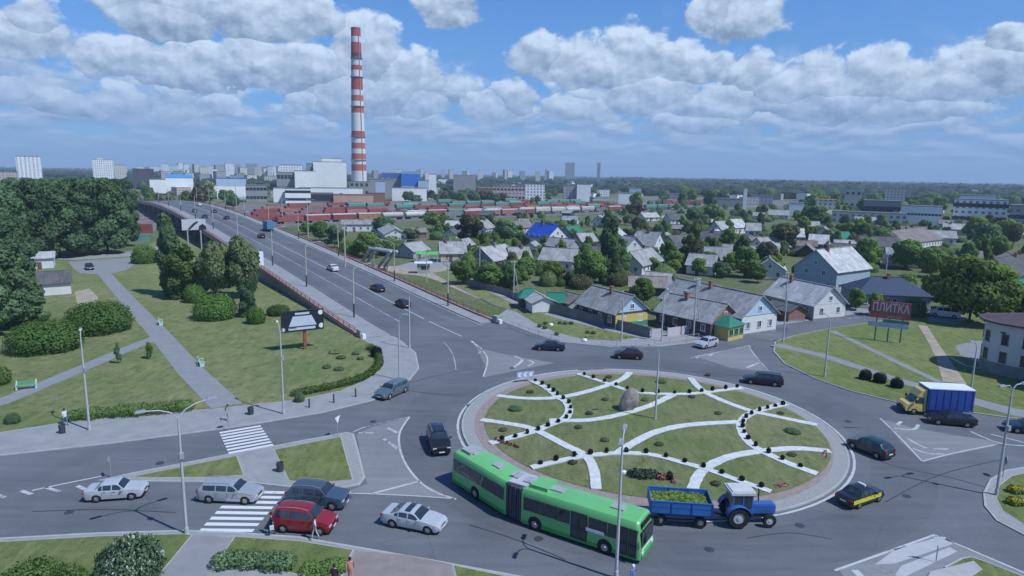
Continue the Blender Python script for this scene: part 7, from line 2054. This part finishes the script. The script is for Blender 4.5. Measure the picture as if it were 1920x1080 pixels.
rake(46, 800, 1160, [(g_, W_RED), (g_, W_OR), (g_, W_RED), (g_, W_RED), (g_, W_PINK)])
rake(46, 1240, 1400, [(g_, W_RED), (g_, W_RED), (g_, W_RED)])
rake(70, 740, 1150, [(h_, W_GREEN), (g_, W_RED), (g_, W_RED), (h_, W_GREEN), (g_, W_PINK), (g_, W_RED)])
rake(46, 470, 556, [(g_, W_RED), (g_, W_GREY)])
rake(70, 475, 720, [(g_, W_RED), (g_, W_PINK), (g_, W_GREY), (g_, W_RED)])
rake(95, 490, 640, [(g_, W_PINK), (g_, W_RED)])
rake(128, 500, 690, [(g_, W_GREY), (g_, W_RED)])
rake(70, 1240, 1400, [(g_, W_RED), (g_, W_OR)])
rake(95, 650, 1160, [(h_, W_GREEN), (h_, W_GREEN), None, (t_, W_GREEN), None, None, (h_, W_GREEN)])
rake(128, 700, 1000, [(g_, W_RED), None, (g_, W_GREY), None, (h_, W_GREEN)])
# blue lorry on the bridge
s, off = brp(474, 434)
t = thing('lorry', 'teal blue lorry crossing the crest of the bridge', 'lorry', BP(s, 55, .05), math.atan2(BD.y, BD.x))
MB().box((-.6, 0, 2.1), (5.0, 2.3, 2.5)).build('box_body', W_BLUE, t); MB().box((2.7, 0, 1.5), (1.5, 2.1, 2.0)).build('cab', M('cab_pale_blue', (.28, .40, .46), .4), t); MB().box((3.42, 0, 1.95), (.06, 1.8, .7)).build('windscreen', GLASS, t)
MB().box((0, 0, .6), (6.2, 1.2, .3)).build('chassis', BLACK, t)
for x in (2.4, -1.9):
    for q in (1, -1): wheel(t, (x, q * .95, .45), .45, .3, y_out=q)
# containers and shelters seen under the bridge
for (x, y, w, h, m, lab) in ((270, 437, 6, 3.6, W_RED, 'red container under the far end of the bridge'), (268, 452, 5, 2.4, W_GREEN, 'green container below the red one under the bridge')):
    t = thing('container', lab, 'container', G(x, y), R(20), 'containers under the bridge'); MB().box((0, 0, h / 2), (w, 2.4, h)).build('shell', m, t); MB().box((w / 2 + .02, 0, h / 2), (.05, 2.0, h * .85)).build('door', m, t)

# ------------------------------------------------------------------ industry and town beyond the railway
F_W = facade_mat('white_block', (.76, .76, .74), (.22, .24, .26)); F_C = facade_mat('cream_block', (.60, .56, .48), (.20, .20, .20)); F_G = facade_mat('grey_block', (.34, .34, .34), (.16, .17, .18)); F_P = facade_mat('pinkish_block', (.46, .36, .33), (.20, .18, .18))
PLAIN_W = M('white_panel_wall', (.78, .78, .74), .8, .07, .1); PLAIN_G = M('grey_panel_wall', (.27, .27, .27), .85, .1, .1); PLAIN_B = M('blue_panel_wall', (.06, .13, .34), .6, .1, .1); PLAIN_LB = M('pale_blue_wall', (.40, .50, .60), .7, .08, .1); PLAIN_D = M('dark_hall_wall', (.07, .07, .08), .8, .12, .1); PLAIN_P = M('salmon_wall', (.46, .30, .23), .8, .1, .1); BITUMEN = M('bitumen_roof', (.15, .15, .155), .9, .2, .05); PLAIN_GR = M('pale_green_hall', (.24, .40, .30), .75, .1, .1)
def block(x0, x1, yt, D, depth, wall, label, roof=BITUMEN, rot=0.0, extra=None, wins=None, group=None, cat='building', name='building', band=None, low=None):
    """building whose front spans picture columns x0..x1 at distance D and whose top is at row yt"""
    a, b = atD(x0, yt, D), atD(x1, yt, D); c = (a + b) / 2; w = math.hypot(b.x - a.x, b.y - a.y); h = max(3, c.z)
    ang = math.atan2(b.y - a.y, b.x - a.x) + R(rot)
    n = Vector((-math.sin(ang), math.cos(ang), 0)) * (depth / 2)
    w *= abs(math.cos(R(rot))) if rot else 1
    t = thing(name, label, cat, (c.x + n.x, c.y + n.y, 0), ang, group)
    MB().box((0, 0, h / 2 - .2), (w, depth, h - .4)).build('wall', wall, t)
    r = MB(); r.box((0, 0, h - .2), (w + .3, depth + .3, .4)); ro = r.build('roof', roof, t)
    if extra == 'pent': MB().box((-w * .1, 0, h + 1.4), (w * .3, depth * .4, 2.8)).build('roof_house', wall, t)
    if extra == 'vents':
        for k in range(4): MB().box((-w * .36 + w * .24 * k, 0, h + .8), (2.2, 2.2, 1.6)).build('roof_vent', PLAIN_G, ro)
    if extra == 'gable': 
        MB().add([(-w / 2, -depth / 2, h), (w / 2, -depth / 2, h), (w / 2, depth / 2, h), (-w / 2, depth / 2, h), (-w / 2, 0, h + 3), (w / 2, 0, h + 3)], [(0, 1, 5, 4), (2, 3, 4, 5), (1, 2, 5), (3, 0, 4)]).build('pitched_roof', roof, t)
    if band: MB().box((0, -depth / 2 - .06, h * band[1]), (w * .99, .12, h * band[2])).build('colour_band', band[0], t)
    if wins:
        nx, nz, ww, wh = wins
        me = MB().box((0, 0, 0), (ww, .12, wh)).mesh('window', WGLASS)
        for i in range(nx):
            for j in range(nz): put('window', me, t, (-w / 2 + w * (i + .5) / nx, -depth / 2 - .05, h * (j + .55) / nz))
    return t
IG = 'factory buildings behind the goods yard'
block(587, 649, 303, 760, 40, PLAIN_W, 'tallest plain white block left of the striped chimney', extra='pent', group=IG)
block(603, 640, 297, 775, 20, PLAIN_W, 'white upper part behind the tallest white block', group=IG)
block(574, 600, 306, 800, 40, PLAIN_G, 'grey block behind the tallest white one', group=IG)
block(552, 590, 320, 720, 26, PLAIN_W, 'lower white block left of the tallest one', group=IG)
block(518, 553, 322, 740, 30, PLAIN_G, 'grey works building left of the lower white block', wins=(5, 2, 3, 4), group=IG)
block(524, 566, 309, 900, 30, F_W, 'pale building on the skyline above the grey works', group=IG)
block(405, 461, 334, 620, 30, PLAIN_LB, 'pale blue and white hall beyond the crest of the bridge', roof=ROOF_BLUE, band=(PLAIN_W, .35, .5), group=IG)
block(310, 362, 333, 700, 30, PLAIN_W, 'long hall with sky blue roof left of the pale blue one', roof=M('sky_blue_roof', (.10, .26, .50), .5), extra='gable', group=IG)
block(280, 315, 336, 740, 25, PLAIN_W, 'white hall left of the sky blue roof', group=IG)
block(248, 288, 316, 900, 30, PLAIN_D, 'black walled building above the far bridge end', group=IG)
block(460, 500, 347, 560, 25, PLAIN_G, 'dark grey warehouse right of the pale blue hall', wins=(6, 2, 2.2, 2.2), group=IG)
block(534, 582, 353, 540, 18, PLAIN_W, 'white building with dark window bands behind the red wagons', wins=(5, 2, 4, 2), group=IG)
block(512, 535, 352, 560, 16, PLAIN_W, 'narrow white building beside the window banded one', group=IG)
block(575, 625, 362, 545, 20, WALL_BR, 'brick hall with dark gates behind the red wagons', wins=(4, 1, 5, 5), group=IG)
block(625, 700, 365, 540, 18, PLAIN_P, 'salmon coloured long building behind the green hoppers', roof=ROOF_RED, group=IG)
block(690, 722, 362, 560, 20, WALL_BR, 'brick red building at the end of the salmon one', roof=ROOF_RED, group=IG)
block(690, 735, 336, 690, 24, PLAIN_G, 'dark boiler house right of the chimney foot', extra='vents', group=IG)
block(655, 692, 340, 690, 20, PLAIN_G, 'grey works at the foot of the striped chimney', wins=(4, 2, 2.5, 3), group=IG)
block(704, 722, 340, 640, 14, PLAIN_LB, 'small pale blue building near the chimney foot', group=IG)
block(752, 788, 322, 700, 24, PLAIN_LB, 'building with broad bright blue stripes right of the chimney', band=(M('bright_blue_panels', (.06, .17, .52), .5), .68, .5), group=IG)
block(716, 754, 324, 715, 20, PLAIN_G, 'grey building with navy top left of the blue striped one', band=(PLAIN_B, .86, .18), group=IG)
block(784, 806, 338, 690, 18, PLAIN_LB, 'pale annexe right of the blue stripes', group=IG)
block(804, 818, 326, 650, 8, PLAIN_W, 'slim white tower right of the blue striped building', group=IG)
block(735, 800, 352, 600, 16, PLAIN_W, 'long low white shed below the blue striped building', group=IG)
block(560, 680, 352, 600, 12, PLAIN_W, 'long low white roofed hall between wagons and white block', group=IG)
block(850, 892, 328, 780, 26, PLAIN_G, 'grey sheds on the skyline right of the white tower', roof=PLAIN_G, group=IG)
block(924, 985, 348, 600, 16, F_P, 'pinkish building with window rows behind the green hoppers', wins=(9, 2, 2, 1.6), group=IG)
block(895, 930, 352, 620, 16, WALL_BR, 'brick building left of the pinkish one', roof=SLATE, group=IG)
block(984, 1022, 345, 660, 14, F_W, 'white end block right of the pinkish building', group=IG)
block(1082, 1108, 345, 640, 14, PLAIN_W, 'white cube building among the trees beyond the wagons', group=IG)
block(1056, 1083, 347, 650, 14, F_G, 'grey wing of the white cube building', group=IG)
block(1160, 1206, 362, 620, 14, PLAIN_W, 'white shed beyond the right part of the goods yard', group=IG)
block(1180, 1202, 352, 700, 12, PLAIN_LB, 'small pale blue hall above the white shed', group=IG)
block(1585, 1617, 353, 620, 16, M('cream_panel_wall', (.50, .47, .38), .8, .08, .1), 'cream block in the right distance', wins=(3, 2, 2, 2), group=IG)
block(1790, 1892, 374, 470, 24, F_W, 'large pale works hall at the right', wins=(8, 2, 4, 2.2), group=IG)
block(1800, 1868, 366, 500, 20, PLAIN_W, 'upper storey of the pale works hall at the right', group=IG)
block(1690, 1768, 386, 455, 14, PLAIN_W, 'long white depot building with small windows', wins=(12, 1, 1.4, 1.2), group=IG)
block(1560, 1700, 398, 430, 12, F_C, 'long low buff depot row behind the white wall', group=IG)
block(1620, 1690, 376, 480, 16, PLAIN_G, 'grey depot hall with dark gates', wins=(5, 1, 4, 4), group=IG)
block(1480, 1508, 380, 500, 14, PLAIN_W, 'small white building left of the orange roof', group=IG)
block(1530, 1568, 374, 520, 14, F_C, 'low buff building with orange roof', roof=M('orange_roof', (.42, .17, .09), .7), group=IG)
block(1895, 1960, 385, 440, 20, F_G, 'grey hall at the far right', wins=(5, 1, 4, 2), group=IG)
block(1410, 1450, 366, 640, 14, F_G, 'grey building among distant trees right of the red wagons', group=IG)
block(1340, 1400, 372, 600, 14, PLAIN_G, 'low grey shed behind the red wagons at the right', group=IG)
block(1660, 1700, 352, 800, 14, F_C, 'pale building between the far right trees', group=IG)
block(1395, 1402, 352, 560, 4, PLAIN_W, 'slim white tower at the end of the red wagons', group=IG)
CG = 'high blocks on the skyline'
block(28, 76, 293, 1250, 24, facade_mat('tower_white', (.74, .74, .73), (.26, .28, .30), 5, 3), 'white tower block with dark roof houses at the far left', extra='vents', group=CG)
block(172, 212, 299, 1350, 24, F_W, 'white tower block left of the bridge on the skyline', extra='pent', group=CG)
block(-10, 34, 322, 1000, 20, F_P, 'low pink and white building below the far left tower block', group=CG)
block(214, 236, 309, 1500, 20, F_C, 'buff slab block right of the white tower block', group=CG)
block(1060, 1078, 305, 2400, 20, F_G, 'lone grey tower block on the right skyline', group=CG)
block(1120, 1126, 305, 1700, 8, PLAIN_G, 'slim grey water tower on the right skyline', group=CG)
_wn = {F_W: 'white', F_C: 'buff', F_G: 'grey', F_P: 'pinkish', PLAIN_W: 'plain white', PLAIN_G: 'plain grey'}; _lw = [None]
def _w(m): _lw[0] = m; return m
g = random.Random(5)
x = 262
while x < 540:
    w = g.uniform(7, 22); y = g.uniform(306, 316); D = g.uniform(1500, 2300)
    block(x, x + w, y, D, 16, _w(g.choice((F_W, F_W, F_C, F_P, F_G))), 'distant %s apartment block on the skyline %s' % (_wn[_lw[0]], 'above the sky blue roof' if x < 380 else 'above the pale blue hall' if x < 470 else 'left of the tallest white block'), rot=g.uniform(-25, 25), group='distant apartment blocks'); x += w * g.uniform(.7, 1.25)
x = 250
while x < 540:
    w = g.uniform(8, 24); y = g.uniform(318, 330); D = g.uniform(1000, 1400)
    block(x, x + w, y, D, 16, _w(g.choice((F_W, F_C, F_G, F_W))), '%s building in the lower town row %s' % (_wn[_lw[0]], 'above the sky blue roof' if x < 380 else 'above the pale blue hall' if x < 470 else 'left of the tallest white block'), rot=g.uniform(-25, 25), group='distant apartment blocks'); x += w * g.uniform(.9, 1.9)
x = 185
while x < 660:
    w = g.uniform(4, 12); y = g.uniform(311, 322) if x > 260 else g.uniform(313, 322); D = g.uniform(1400, 3200)
    block(x, x + w, y, D, 16, _w(g.choice((F_W, PLAIN_W, F_C, F_W))), 'distant %s block of the dense town strip %s' % (_wn[_lw[0]], 'left of the black walled building' if x < 250 else 'above the sky blue roof' if x < 380 else 'above the pale blue hall' if x < 470 else 'behind the white blocks'), rot=g.uniform(-25, 25), group='distant apartment blocks'); x += w * g.uniform(.8, 1.7)
x = 700
while x < 1050:
    w = g.uniform(4, 11); y = g.uniform(317, 324); D = g.uniform(1600, 2600)
    block(x, x + w, y, D, 16, _w(g.choice((F_W, F_C, F_G))), 'tiny distant %s block on the skyline %s' % (_wn[_lw[0]], 'right beside the chimney' if x < 800 else 'above the grey sheds' if x < 920 else 'above the pinkish building'), rot=g.uniform(-25, 25), group='distant apartment blocks'); x += w * g.uniform(1.2, 3.2)
for k in range(64):
    x = g.uniform(700, 1900); D = g.uniform(900, 3000); yy = HORIZON + ROLL * (x - 960) + FPX * (CAM_H - g.uniform(6, 11)) / D
    block(x, x + g.uniform(10, 26), yy, D, 14, _w(g.choice((F_W, F_C, F_G, PLAIN_W))), 'low %s building among the woods %s' % (_wn[_lw[0]], 'beyond the pale works hall' if x > 1700 else 'beyond the cream block' if x > 1480 else 'beyond the red wagons at the right' if x > 1240 else 'beyond the white cube building' if x > 960 else 'beyond the grey sheds'), rot=g.uniform(-25, 25), group='low buildings in the right distance')
for k in range(46):
    x = g.uniform(250, 1500); D = g.uniform(560, 1000)
    if x > 700 and x < 900 and D < 700: continue
    yy = HORIZON + ROLL * (x - 960) + FPX * (CAM_H - g.uniform(4.5, 9)) / D
    block(x, x + g.uniform(10, 34), yy, D, 12, _w(g.choice((F_W, F_C, F_G, PLAIN_W, PLAIN_G, F_P))), 'low %s works shed %s' % (_wn[_lw[0]], 'left of the striped chimney' if x < 660 else 'below the blue striped building' if x < 900 else 'around the pinkish building' if x < 1060 else 'around the white cube building' if x < 1240 else 'behind the red wagons at the right'), rot=g.uniform(-30, 30), roof=g.choice((BITUMEN, SLATE, ROOF_RED, SLATE_L)), group='low sheds behind the goods yard', name='works_shed', cat='shed')
# striped chimney
D = 700; c = atD(673.5, 345, D); cbase = Vector((c.x, c.y, 0))
zt = top_z(cbase, 53); assert zt < 187, zt
t = thing('striped_chimney', 'very tall red and white striped power station chimney', 'chimney', cbase)
CHW = M('chimney_white', (.66, .64, .62), .75, .08, .05); CHR = M('chimney_red', (.42, .075, .065), .75, .1, .05); CHO = M('chimney_faded_red', (.46, .13, .08), .75, .12, .05)
def cr_at(z): return 8.2 - 3.6 * min(1, z / zt) ** .9
rows = [(53, 69, CHR), (69, 80, CHW), (80, 100, CHR), (100, 111, M('chimney_dark_red', (.13, .05, .06), .8)), (111, 123, CHW), (123, 132, CHR), (132, 144, CHW), (144, 169, CHR), (169, 179, CHW), (179, 190, CHO), (190, 199, CHW), (199, 212, CHO), (212, 246, CHW), (246, 258, CHR), (258, 268, CHW), (268, 279, CHO), (279, 288, CHW), (288, 299, CHO), (299, 308, CHW), (308, 320, CHO), (320, 336, CHW), (336, 400, CHW)]
for (y0, y1, mm) in rows:
    z1 = top_z(cbase, y0); z0 = top_z(cbase, y1) if y1 < 360 else 0
    w = MB(); w.lathe([(cr_at(z1) - .0, z1), (cr_at(z0), z0)], n=28)
    w.build('white_band' if mm == CHW else 'red_band', mm, t, True)
MB().lathe([(cr_at(zt) - .8, zt - 3), (cr_at(zt) - .8, zt + .3), (cr_at(zt) + .25, zt + .3), (cr_at(zt) + .25, zt - .4)], n=28).build('rim', CHR, t)
for y in (110, 145, 200, 257, 300):
    z = top_z(cbase, y); q = MB(); q.lathe([(cr_at(z), z), (cr_at(z) + 1.1, z), (cr_at(z) + 1.1, z + .25), (cr_at(z), z + .25)], n=28)
    q.lathe([(cr_at(z) + 1.05, z + 1.0), (cr_at(z) + 1.1, z + 1.0), (cr_at(z) + 1.1, z + 1.12), (cr_at(z) + 1.05, z + 1.12)], n=28); q.build('platform', STEEL, t)
MB().beam((cr_at(0) * .72, -cr_at(0) * .74, 2), (cr_at(zt) * .74, -cr_at(zt) * .76, zt - 2), .9, .5).build('ladder', STEEL, t)

# ------------------------------------------------------------------ garden and distant trees
VG = 'trees among the village houses'
for (x, y, t_, r_, kd, mt, lab) in [
    (1140, 532, 411, 25, 'poplar', LEAF_D, 'tall dark poplar standing among the houses'), (1104, 536, 466, 38, 'round', LEAF_M, 'broad green tree at the left foot of the tall poplar'), (1158, 520, 448, 20, 'poplar', LEAF_D, 'second narrower poplar right of the tall one'),
    (880, 458, 404, 34, 'loose', LEAF_B, 'thin brownish green tree behind the cream walled house'), (948, 456, 410, 32, 'round', LEAF_D, 'dark round tree left of the blue roofed house'), (720, 440, 405, 26, 'round', LEAF_D, 'dark round tree behind the low grey building'),
    (600, 452, 414, 22, 'round', LEAF_M, 'round green tree beside the bridge, left of three'), (628, 465, 424, 26, 'loose', LEAF_D, 'dark loose tree beside the bridge, middle of three'), (690, 482, 434, 38, 'round', LEAF_M, 'broad green tree before the silver pipes'), (735, 478, 440, 28, 'bush', LEAF_M, 'green bush mass right of the silver pipes'), (655, 476, 446, 24, 'bush', LEAF_M, 'green bush between the bridge railing and the broad tree'),
    (575, 440, 416, 15, 'round', LEAF_M, 'small round tree near the bridge below the wagons'), (812, 430, 398, 24, 'loose', LEAF_M, 'fresh green tree in front of the wagons'), (770, 452, 428, 22, 'loose', LEAF_P, 'pale bush left of the green awning'),
    (868, 534, 488, 26, 'round', LEAF_M, 'green garden tree left of the concrete pole'), (916, 542, 494, 34, 'round', LEAF_M, 'broad garden tree right of the concrete pole'), (985, 522, 482, 30, 'round', LEAF_M, 'garden tree above the green roofed shed'), (1035, 532, 488, 28, 'round', LEAF_L, 'yellow green garden tree left of the broad tree'), (942, 540, 510, 22, 'bush', LEAF_D, 'dark garden bush behind the concrete fence'),
    (1206, 572, 520, 26, 'round', LEAF_M, 'green tree between the plank fence house and the long grey roof'), (1070, 575, 556, 16, 'bush', LEAF_L, 'yellow green bush in the garden left of the white and blue gable'), (1168, 612, 580, 16, 'bush', LEAF_D, 'dark bush under the white and blue gable'), (1300, 610, 588, 15, 'bush', LEAF_M, 'bush under the long grey roof by the street'),
    (1190, 412, 378, 24, 'loose', LEAF_B, 'brownish tree between the white wagons and the green ones'), (1525, 425, 384, 34, 'round', LEAF_M, 'large round tree in front of the depot'), (1335, 415, 382, 22, 'round', LEAF_M, 'green tree beside the three white gables'), (1300, 420, 388, 20, 'round', LEAF_D, 'dark tree left of the three white gables'),
    (1620, 505, 445, 30, 'round', LEAF_M, 'green tree behind the tall pale blue house'), (1816, 606, 478, 86, 'big', LEAF_L, 'very big bright green tree beside the brown roofed corner house'), (1640, 592, 548, 18, 'loose', LEAF_L, 'bright yellow green tree left of the tile sign'), (1604, 582, 540, 20, 'round', LEAF_M, 'green tree right of the white gabled street end'), (1712, 592, 556, 22, 'bush', LEAF_D, 'dark bush behind the tile sign'), (1768, 580, 520, 30, 'round', LEAF_D, 'dark tree left of the very big bright one'),
    (1470, 478, 418, 32, 'loose', LEAF_B, 'brownish leafed tree left of the black gable'), (1396, 520, 462, 30, 'round', LEAF_M, 'green tree above the longest grey roof'), (1440, 522, 480, 26, 'round', LEAF_M, 'green tree left of the tall pale blue house'), (1650, 470, 426, 26, 'round', LEAF_D, 'dark tree left of the broad purplish roof'), (1700, 505, 448, 36, 'round', LEAF_M, 'broad green tree before the broad purplish roof'), (1745, 520, 462, 30, 'round', LEAF_M, 'green tree right of the broad purplish roof'), (1850, 470, 418, 30, 'round', LEAF_D, 'dark conical tree at the right above the big bright one'), (1830, 448, 404, 26, 'round', LEAF_L, 'yellow green tree before the pale works hall'), (1885, 450, 410, 30, 'round', LEAF_M, 'green tree before the grey hall at the far right'), (1935, 612, 530, 40, 'round', LEAF_M, 'green tree behind the roof of the corner house'), (1985, 640, 520, 50, 'round', LEAF_D, 'dark tree farther right behind the corner house'),
    (1330, 505, 470, 20, 'round', LEAF_M, 'garden tree right of the low white walled house'), (1265, 500, 470, 20, 'round', LEAF_M, 'garden tree left of the low white walled house'), (1380, 470, 438, 20, 'round', LEAF_M, 'garden tree under the bright white gable'), (1075, 452, 430, 12, 'loose', LEAF_M, 'small tree right of the blue roof'), (1560, 500, 460, 20, 'round', LEAF_M, 'garden tree left of the tall pale blue house behind its roof')]:
    tree_px(x, y, t_, r_, kd, mt, lab, VG)
for (x, y, t_, r_, mt, lab) in ((1222, 512, 482, 20, LEAF_M, 'leafy tree behind the left end of the longest grey roof'), (1262, 512, 486, 20, LEAF_L, 'yellow green tree behind the left half of the longest grey roof'), (1312, 516, 484, 22, LEAF_M, 'leafy tree behind the middle of the longest grey roof'), (1352, 520, 490, 20, LEAF_D, 'dark tree behind the middle of the longest grey roof'), (1420, 530, 494, 22, LEAF_M, 'leafy tree behind the right end of the longest grey roof'), (1448, 512, 474, 22, LEAF_L, 'yellow green tree left of the tall pale blue house'), (1100, 520, 494, 20, LEAF_L, 'yellow green tree behind the low lean to roof'), (1700, 545, 512, 22, LEAF_M, 'leafy tree behind the navy roof'), (1745, 560, 512, 24, LEAF_L, 'yellow green tree right of the navy roof'), (1600, 470, 440, 24, LEAF_L, 'yellow green tree behind the tall pale blue roof')):
    tree_px(x, y, t_, r_, 'round', mt, lab, VG)
g = random.Random(11); n = 0; tries = 0
def lab_tree(nm, bush, x, y): return '%s garden %s of the village %s' % (nm, bush, near(x, y))
while n < 600 and tries < 30000:
    tries += 1
    kk = tries % 6
    if kk == 0:
        x = g.uniform(835, 1200); y = g.uniform(470, 560)
        if y > 512 + (x - 850) * .34 or y > 640 - x * .09: continue
    elif kk == 1:
        x = g.uniform(800, 1130); y = g.uniform(408, 475)
    else:
        x = g.uniform(1130, 1970); y = g.uniform(400, 452 if kk == 2 else 528)
        if y > 512 and x > 1460: continue
    p = G(x, y)
    bushy = n % 5 > 1 or n > 500
    h = g.uniform(4.5, 9.0) if kk > 1 else g.uniform(3.2, 5.6)
    if any(math.hypot(p.x - a, p.y - b) < r * .66 + (h * .15 if not bushy else .5) for a, b, r in FOOT): continue
    FOOT.append((p.x, p.y, .5))
    mt, nm = g.choice(((LEAF_M, 'green'), (LEAF_M, 'green'), (LEAF_L, 'yellow green'), (LEAF_D, 'dark'), (LEAF_P, 'pale'), (LEAF_B, 'brownish')))
    GRP = 'garden trees and bushes of the village'
    if bushy:
        h = g.uniform(1.8, 3.8); tree(p, h, h * g.uniform(.6, 1.0), 'bush', mt, lab_tree(nm, 'bush', x, y), GRP, 'bush', 'garden_bush')
    else:
        tree(p, h, h * g.uniform(.34, .5), g.choice(('round', 'loose', 'round')), mt, lab_tree(nm, 'tree', x, y), GRP)
    n += 1
SOIL = M('garden_soil', (.17, .135, .105), .95, .3, .8, coord='P')
for k in range(26):
    x = g.uniform(860, 1900); y = g.uniform(425, 515); c = G(x, y, .04 + .002 * k); a = R(g.choice((-22, 68)) + g.uniform(-8, 8)); w, l = g.uniform(2, 5), g.uniform(4, 9)
    P = [(c.x + i * w * math.cos(a) - j * l * math.sin(a), c.y + i * w * math.sin(a) + j * l * math.cos(a), c.z) for i, j in ((-1, -1), (1, -1), (1, 1), (-1, 1))]
    struct('garden_bed', MB().sheet(P), SOIL)
# trees between goods yard and town
n = 0
BELT = []
while n < 190:
    x = g.uniform(230, 1930); D = 560 + 1100 * g.random() ** 1.6
    if x < 700 and g.random() < .4: continue
    c = atD(x, 400, D); p = Vector((c.x, c.y, 0))
    right = x > 1150
    h = g.uniform(6, 11) if not right else g.uniform(8, 15)
    mt, nm = g.choice(((LEAF_M, 'green'), (LEAF_D, 'dark'), (LEAF_D, 'dark'), (LEAF_M, 'green'), (LEAF_L, 'yellow green')))
    BELT.append((D, p, h, mt, nm, right)); n += 1
for _ in range(90):
    x = g.uniform(1130, 1930); D = g.uniform(400, 640); c = atD(x, 400, D); BELT.append((D + 900, Vector((c.x, c.y, 0)), g.uniform(2.5, 6), None, None, True))
BELT.sort(key=lambda q: q[0])
for D, p, h, mt, nm, right in BELT[:45]: tree(p, h, h * g.uniform(.38, .6), 'far', mt, '%s tree in the far belt %s' % (nm, 'right of the goods yard' if right else 'behind the goods yard'), 'trees of the far belt', small=True)
tag(put('far_tree_belt', leaf_cloud('far_tree_belt', [(p.x, p.y, h * .52, h * .5, h * .5, h * .5) for D, p, h, mt, nm, right in BELT[45:]], 70000, .75, LEAF_D, 12)), kind='stuff')
for k in range(16):
    x = 760 + 12 * k + g.uniform(-5, 5); c = atD(x, 400, g.uniform(560, 620))
    tree(Vector((c.x, c.y, 0)), g.uniform(7, 11), g.uniform(4, 6), 'far', LEAF_D if k % 3 else LEAF_B, 'tree in the dark row right behind the green hopper wagons', 'trees of the dark row behind the hoppers', small=True)
for k, (x, D, h) in enumerate(((255, 480, 12), (282, 500, 10), (300, 505, 9), (322, 500, 10), (350, 505, 11), (378, 500, 15), (392, 520, 17), (440, 470, 10), (372, 510, 12), (430, 480, 8))):
    c = atD(x, 400, D); tree(Vector((c.x, c.y, 0)), h, h * .42, 'far', (LEAF_P, LEAF_M, LEAF_B)[k % 3], 'tree in the olive row beyond the crest of the bridge', 'trees beyond the bridge crest', small=True)
# woods to the horizon: masses nobody could count
def woods(name, n, d0, d1, a0, a1, h0, h1, mat, seed, pw=1.0):
    g = np.random.default_rng(seed); bm = bmesh.new(); bmesh.ops.create_icosphere(bm, subdivisions=1, radius=1.0)
    bv = np.array([v.co[:] for v in bm.verts]); bf = np.array([[v.index for v in f.verts] for f in bm.faces]); bm.free()
    a = np.radians(g.uniform(a0, a1, n)); d = d0 + (d1 - d0) * g.random(n) ** pw
    # clumps: keep spots where a slow wave is high
    h = g.uniform(h0, h1, n) ; r = h * g.uniform(.6, 1.3, n)
    P = np.stack([np.sin(a) * d, np.cos(a) * d, h * .42], 1)
    V = (bv[None] * (1 + .25 * g.normal(size=(n, len(bv), 1))) * np.stack([r, r, h * .58], 1)[:, None] + P[:, None]).reshape(-1, 3)
    V[:, 2] = np.maximum(V[:, 2], -.5)
    F = (bf[None] + (np.arange(n) * len(bv))[:, None, None]).reshape(-1, 3)
    me = bpy.data.meshes.new(name); me.from_pydata(V.tolist(), [], F.tolist()); me.materials.append(mat)
    tag(put(name, me), 'dark woods filling the plain towards the horizon', None, None, 'stuff')
WOODM = M('far_wood_foliage', (.028, .046, .022), .9, .4, .02, coord='P')
woods('distant_woods', 2600, 1700, 6500, 8, 46, 10, 19, WOODM, 1, 1.3)
woods('distant_woods', 2200, 1500, 6500, -46, 8, 9, 16, WOODM, 2, 1.2)
woods('distant_woods', 1600, 900, 1700, 10, 46, 7, 13, WOODM, 3)
woods('distant_woods', 700, 900, 1500, -46, 10, 6, 10, WOODM, 4)
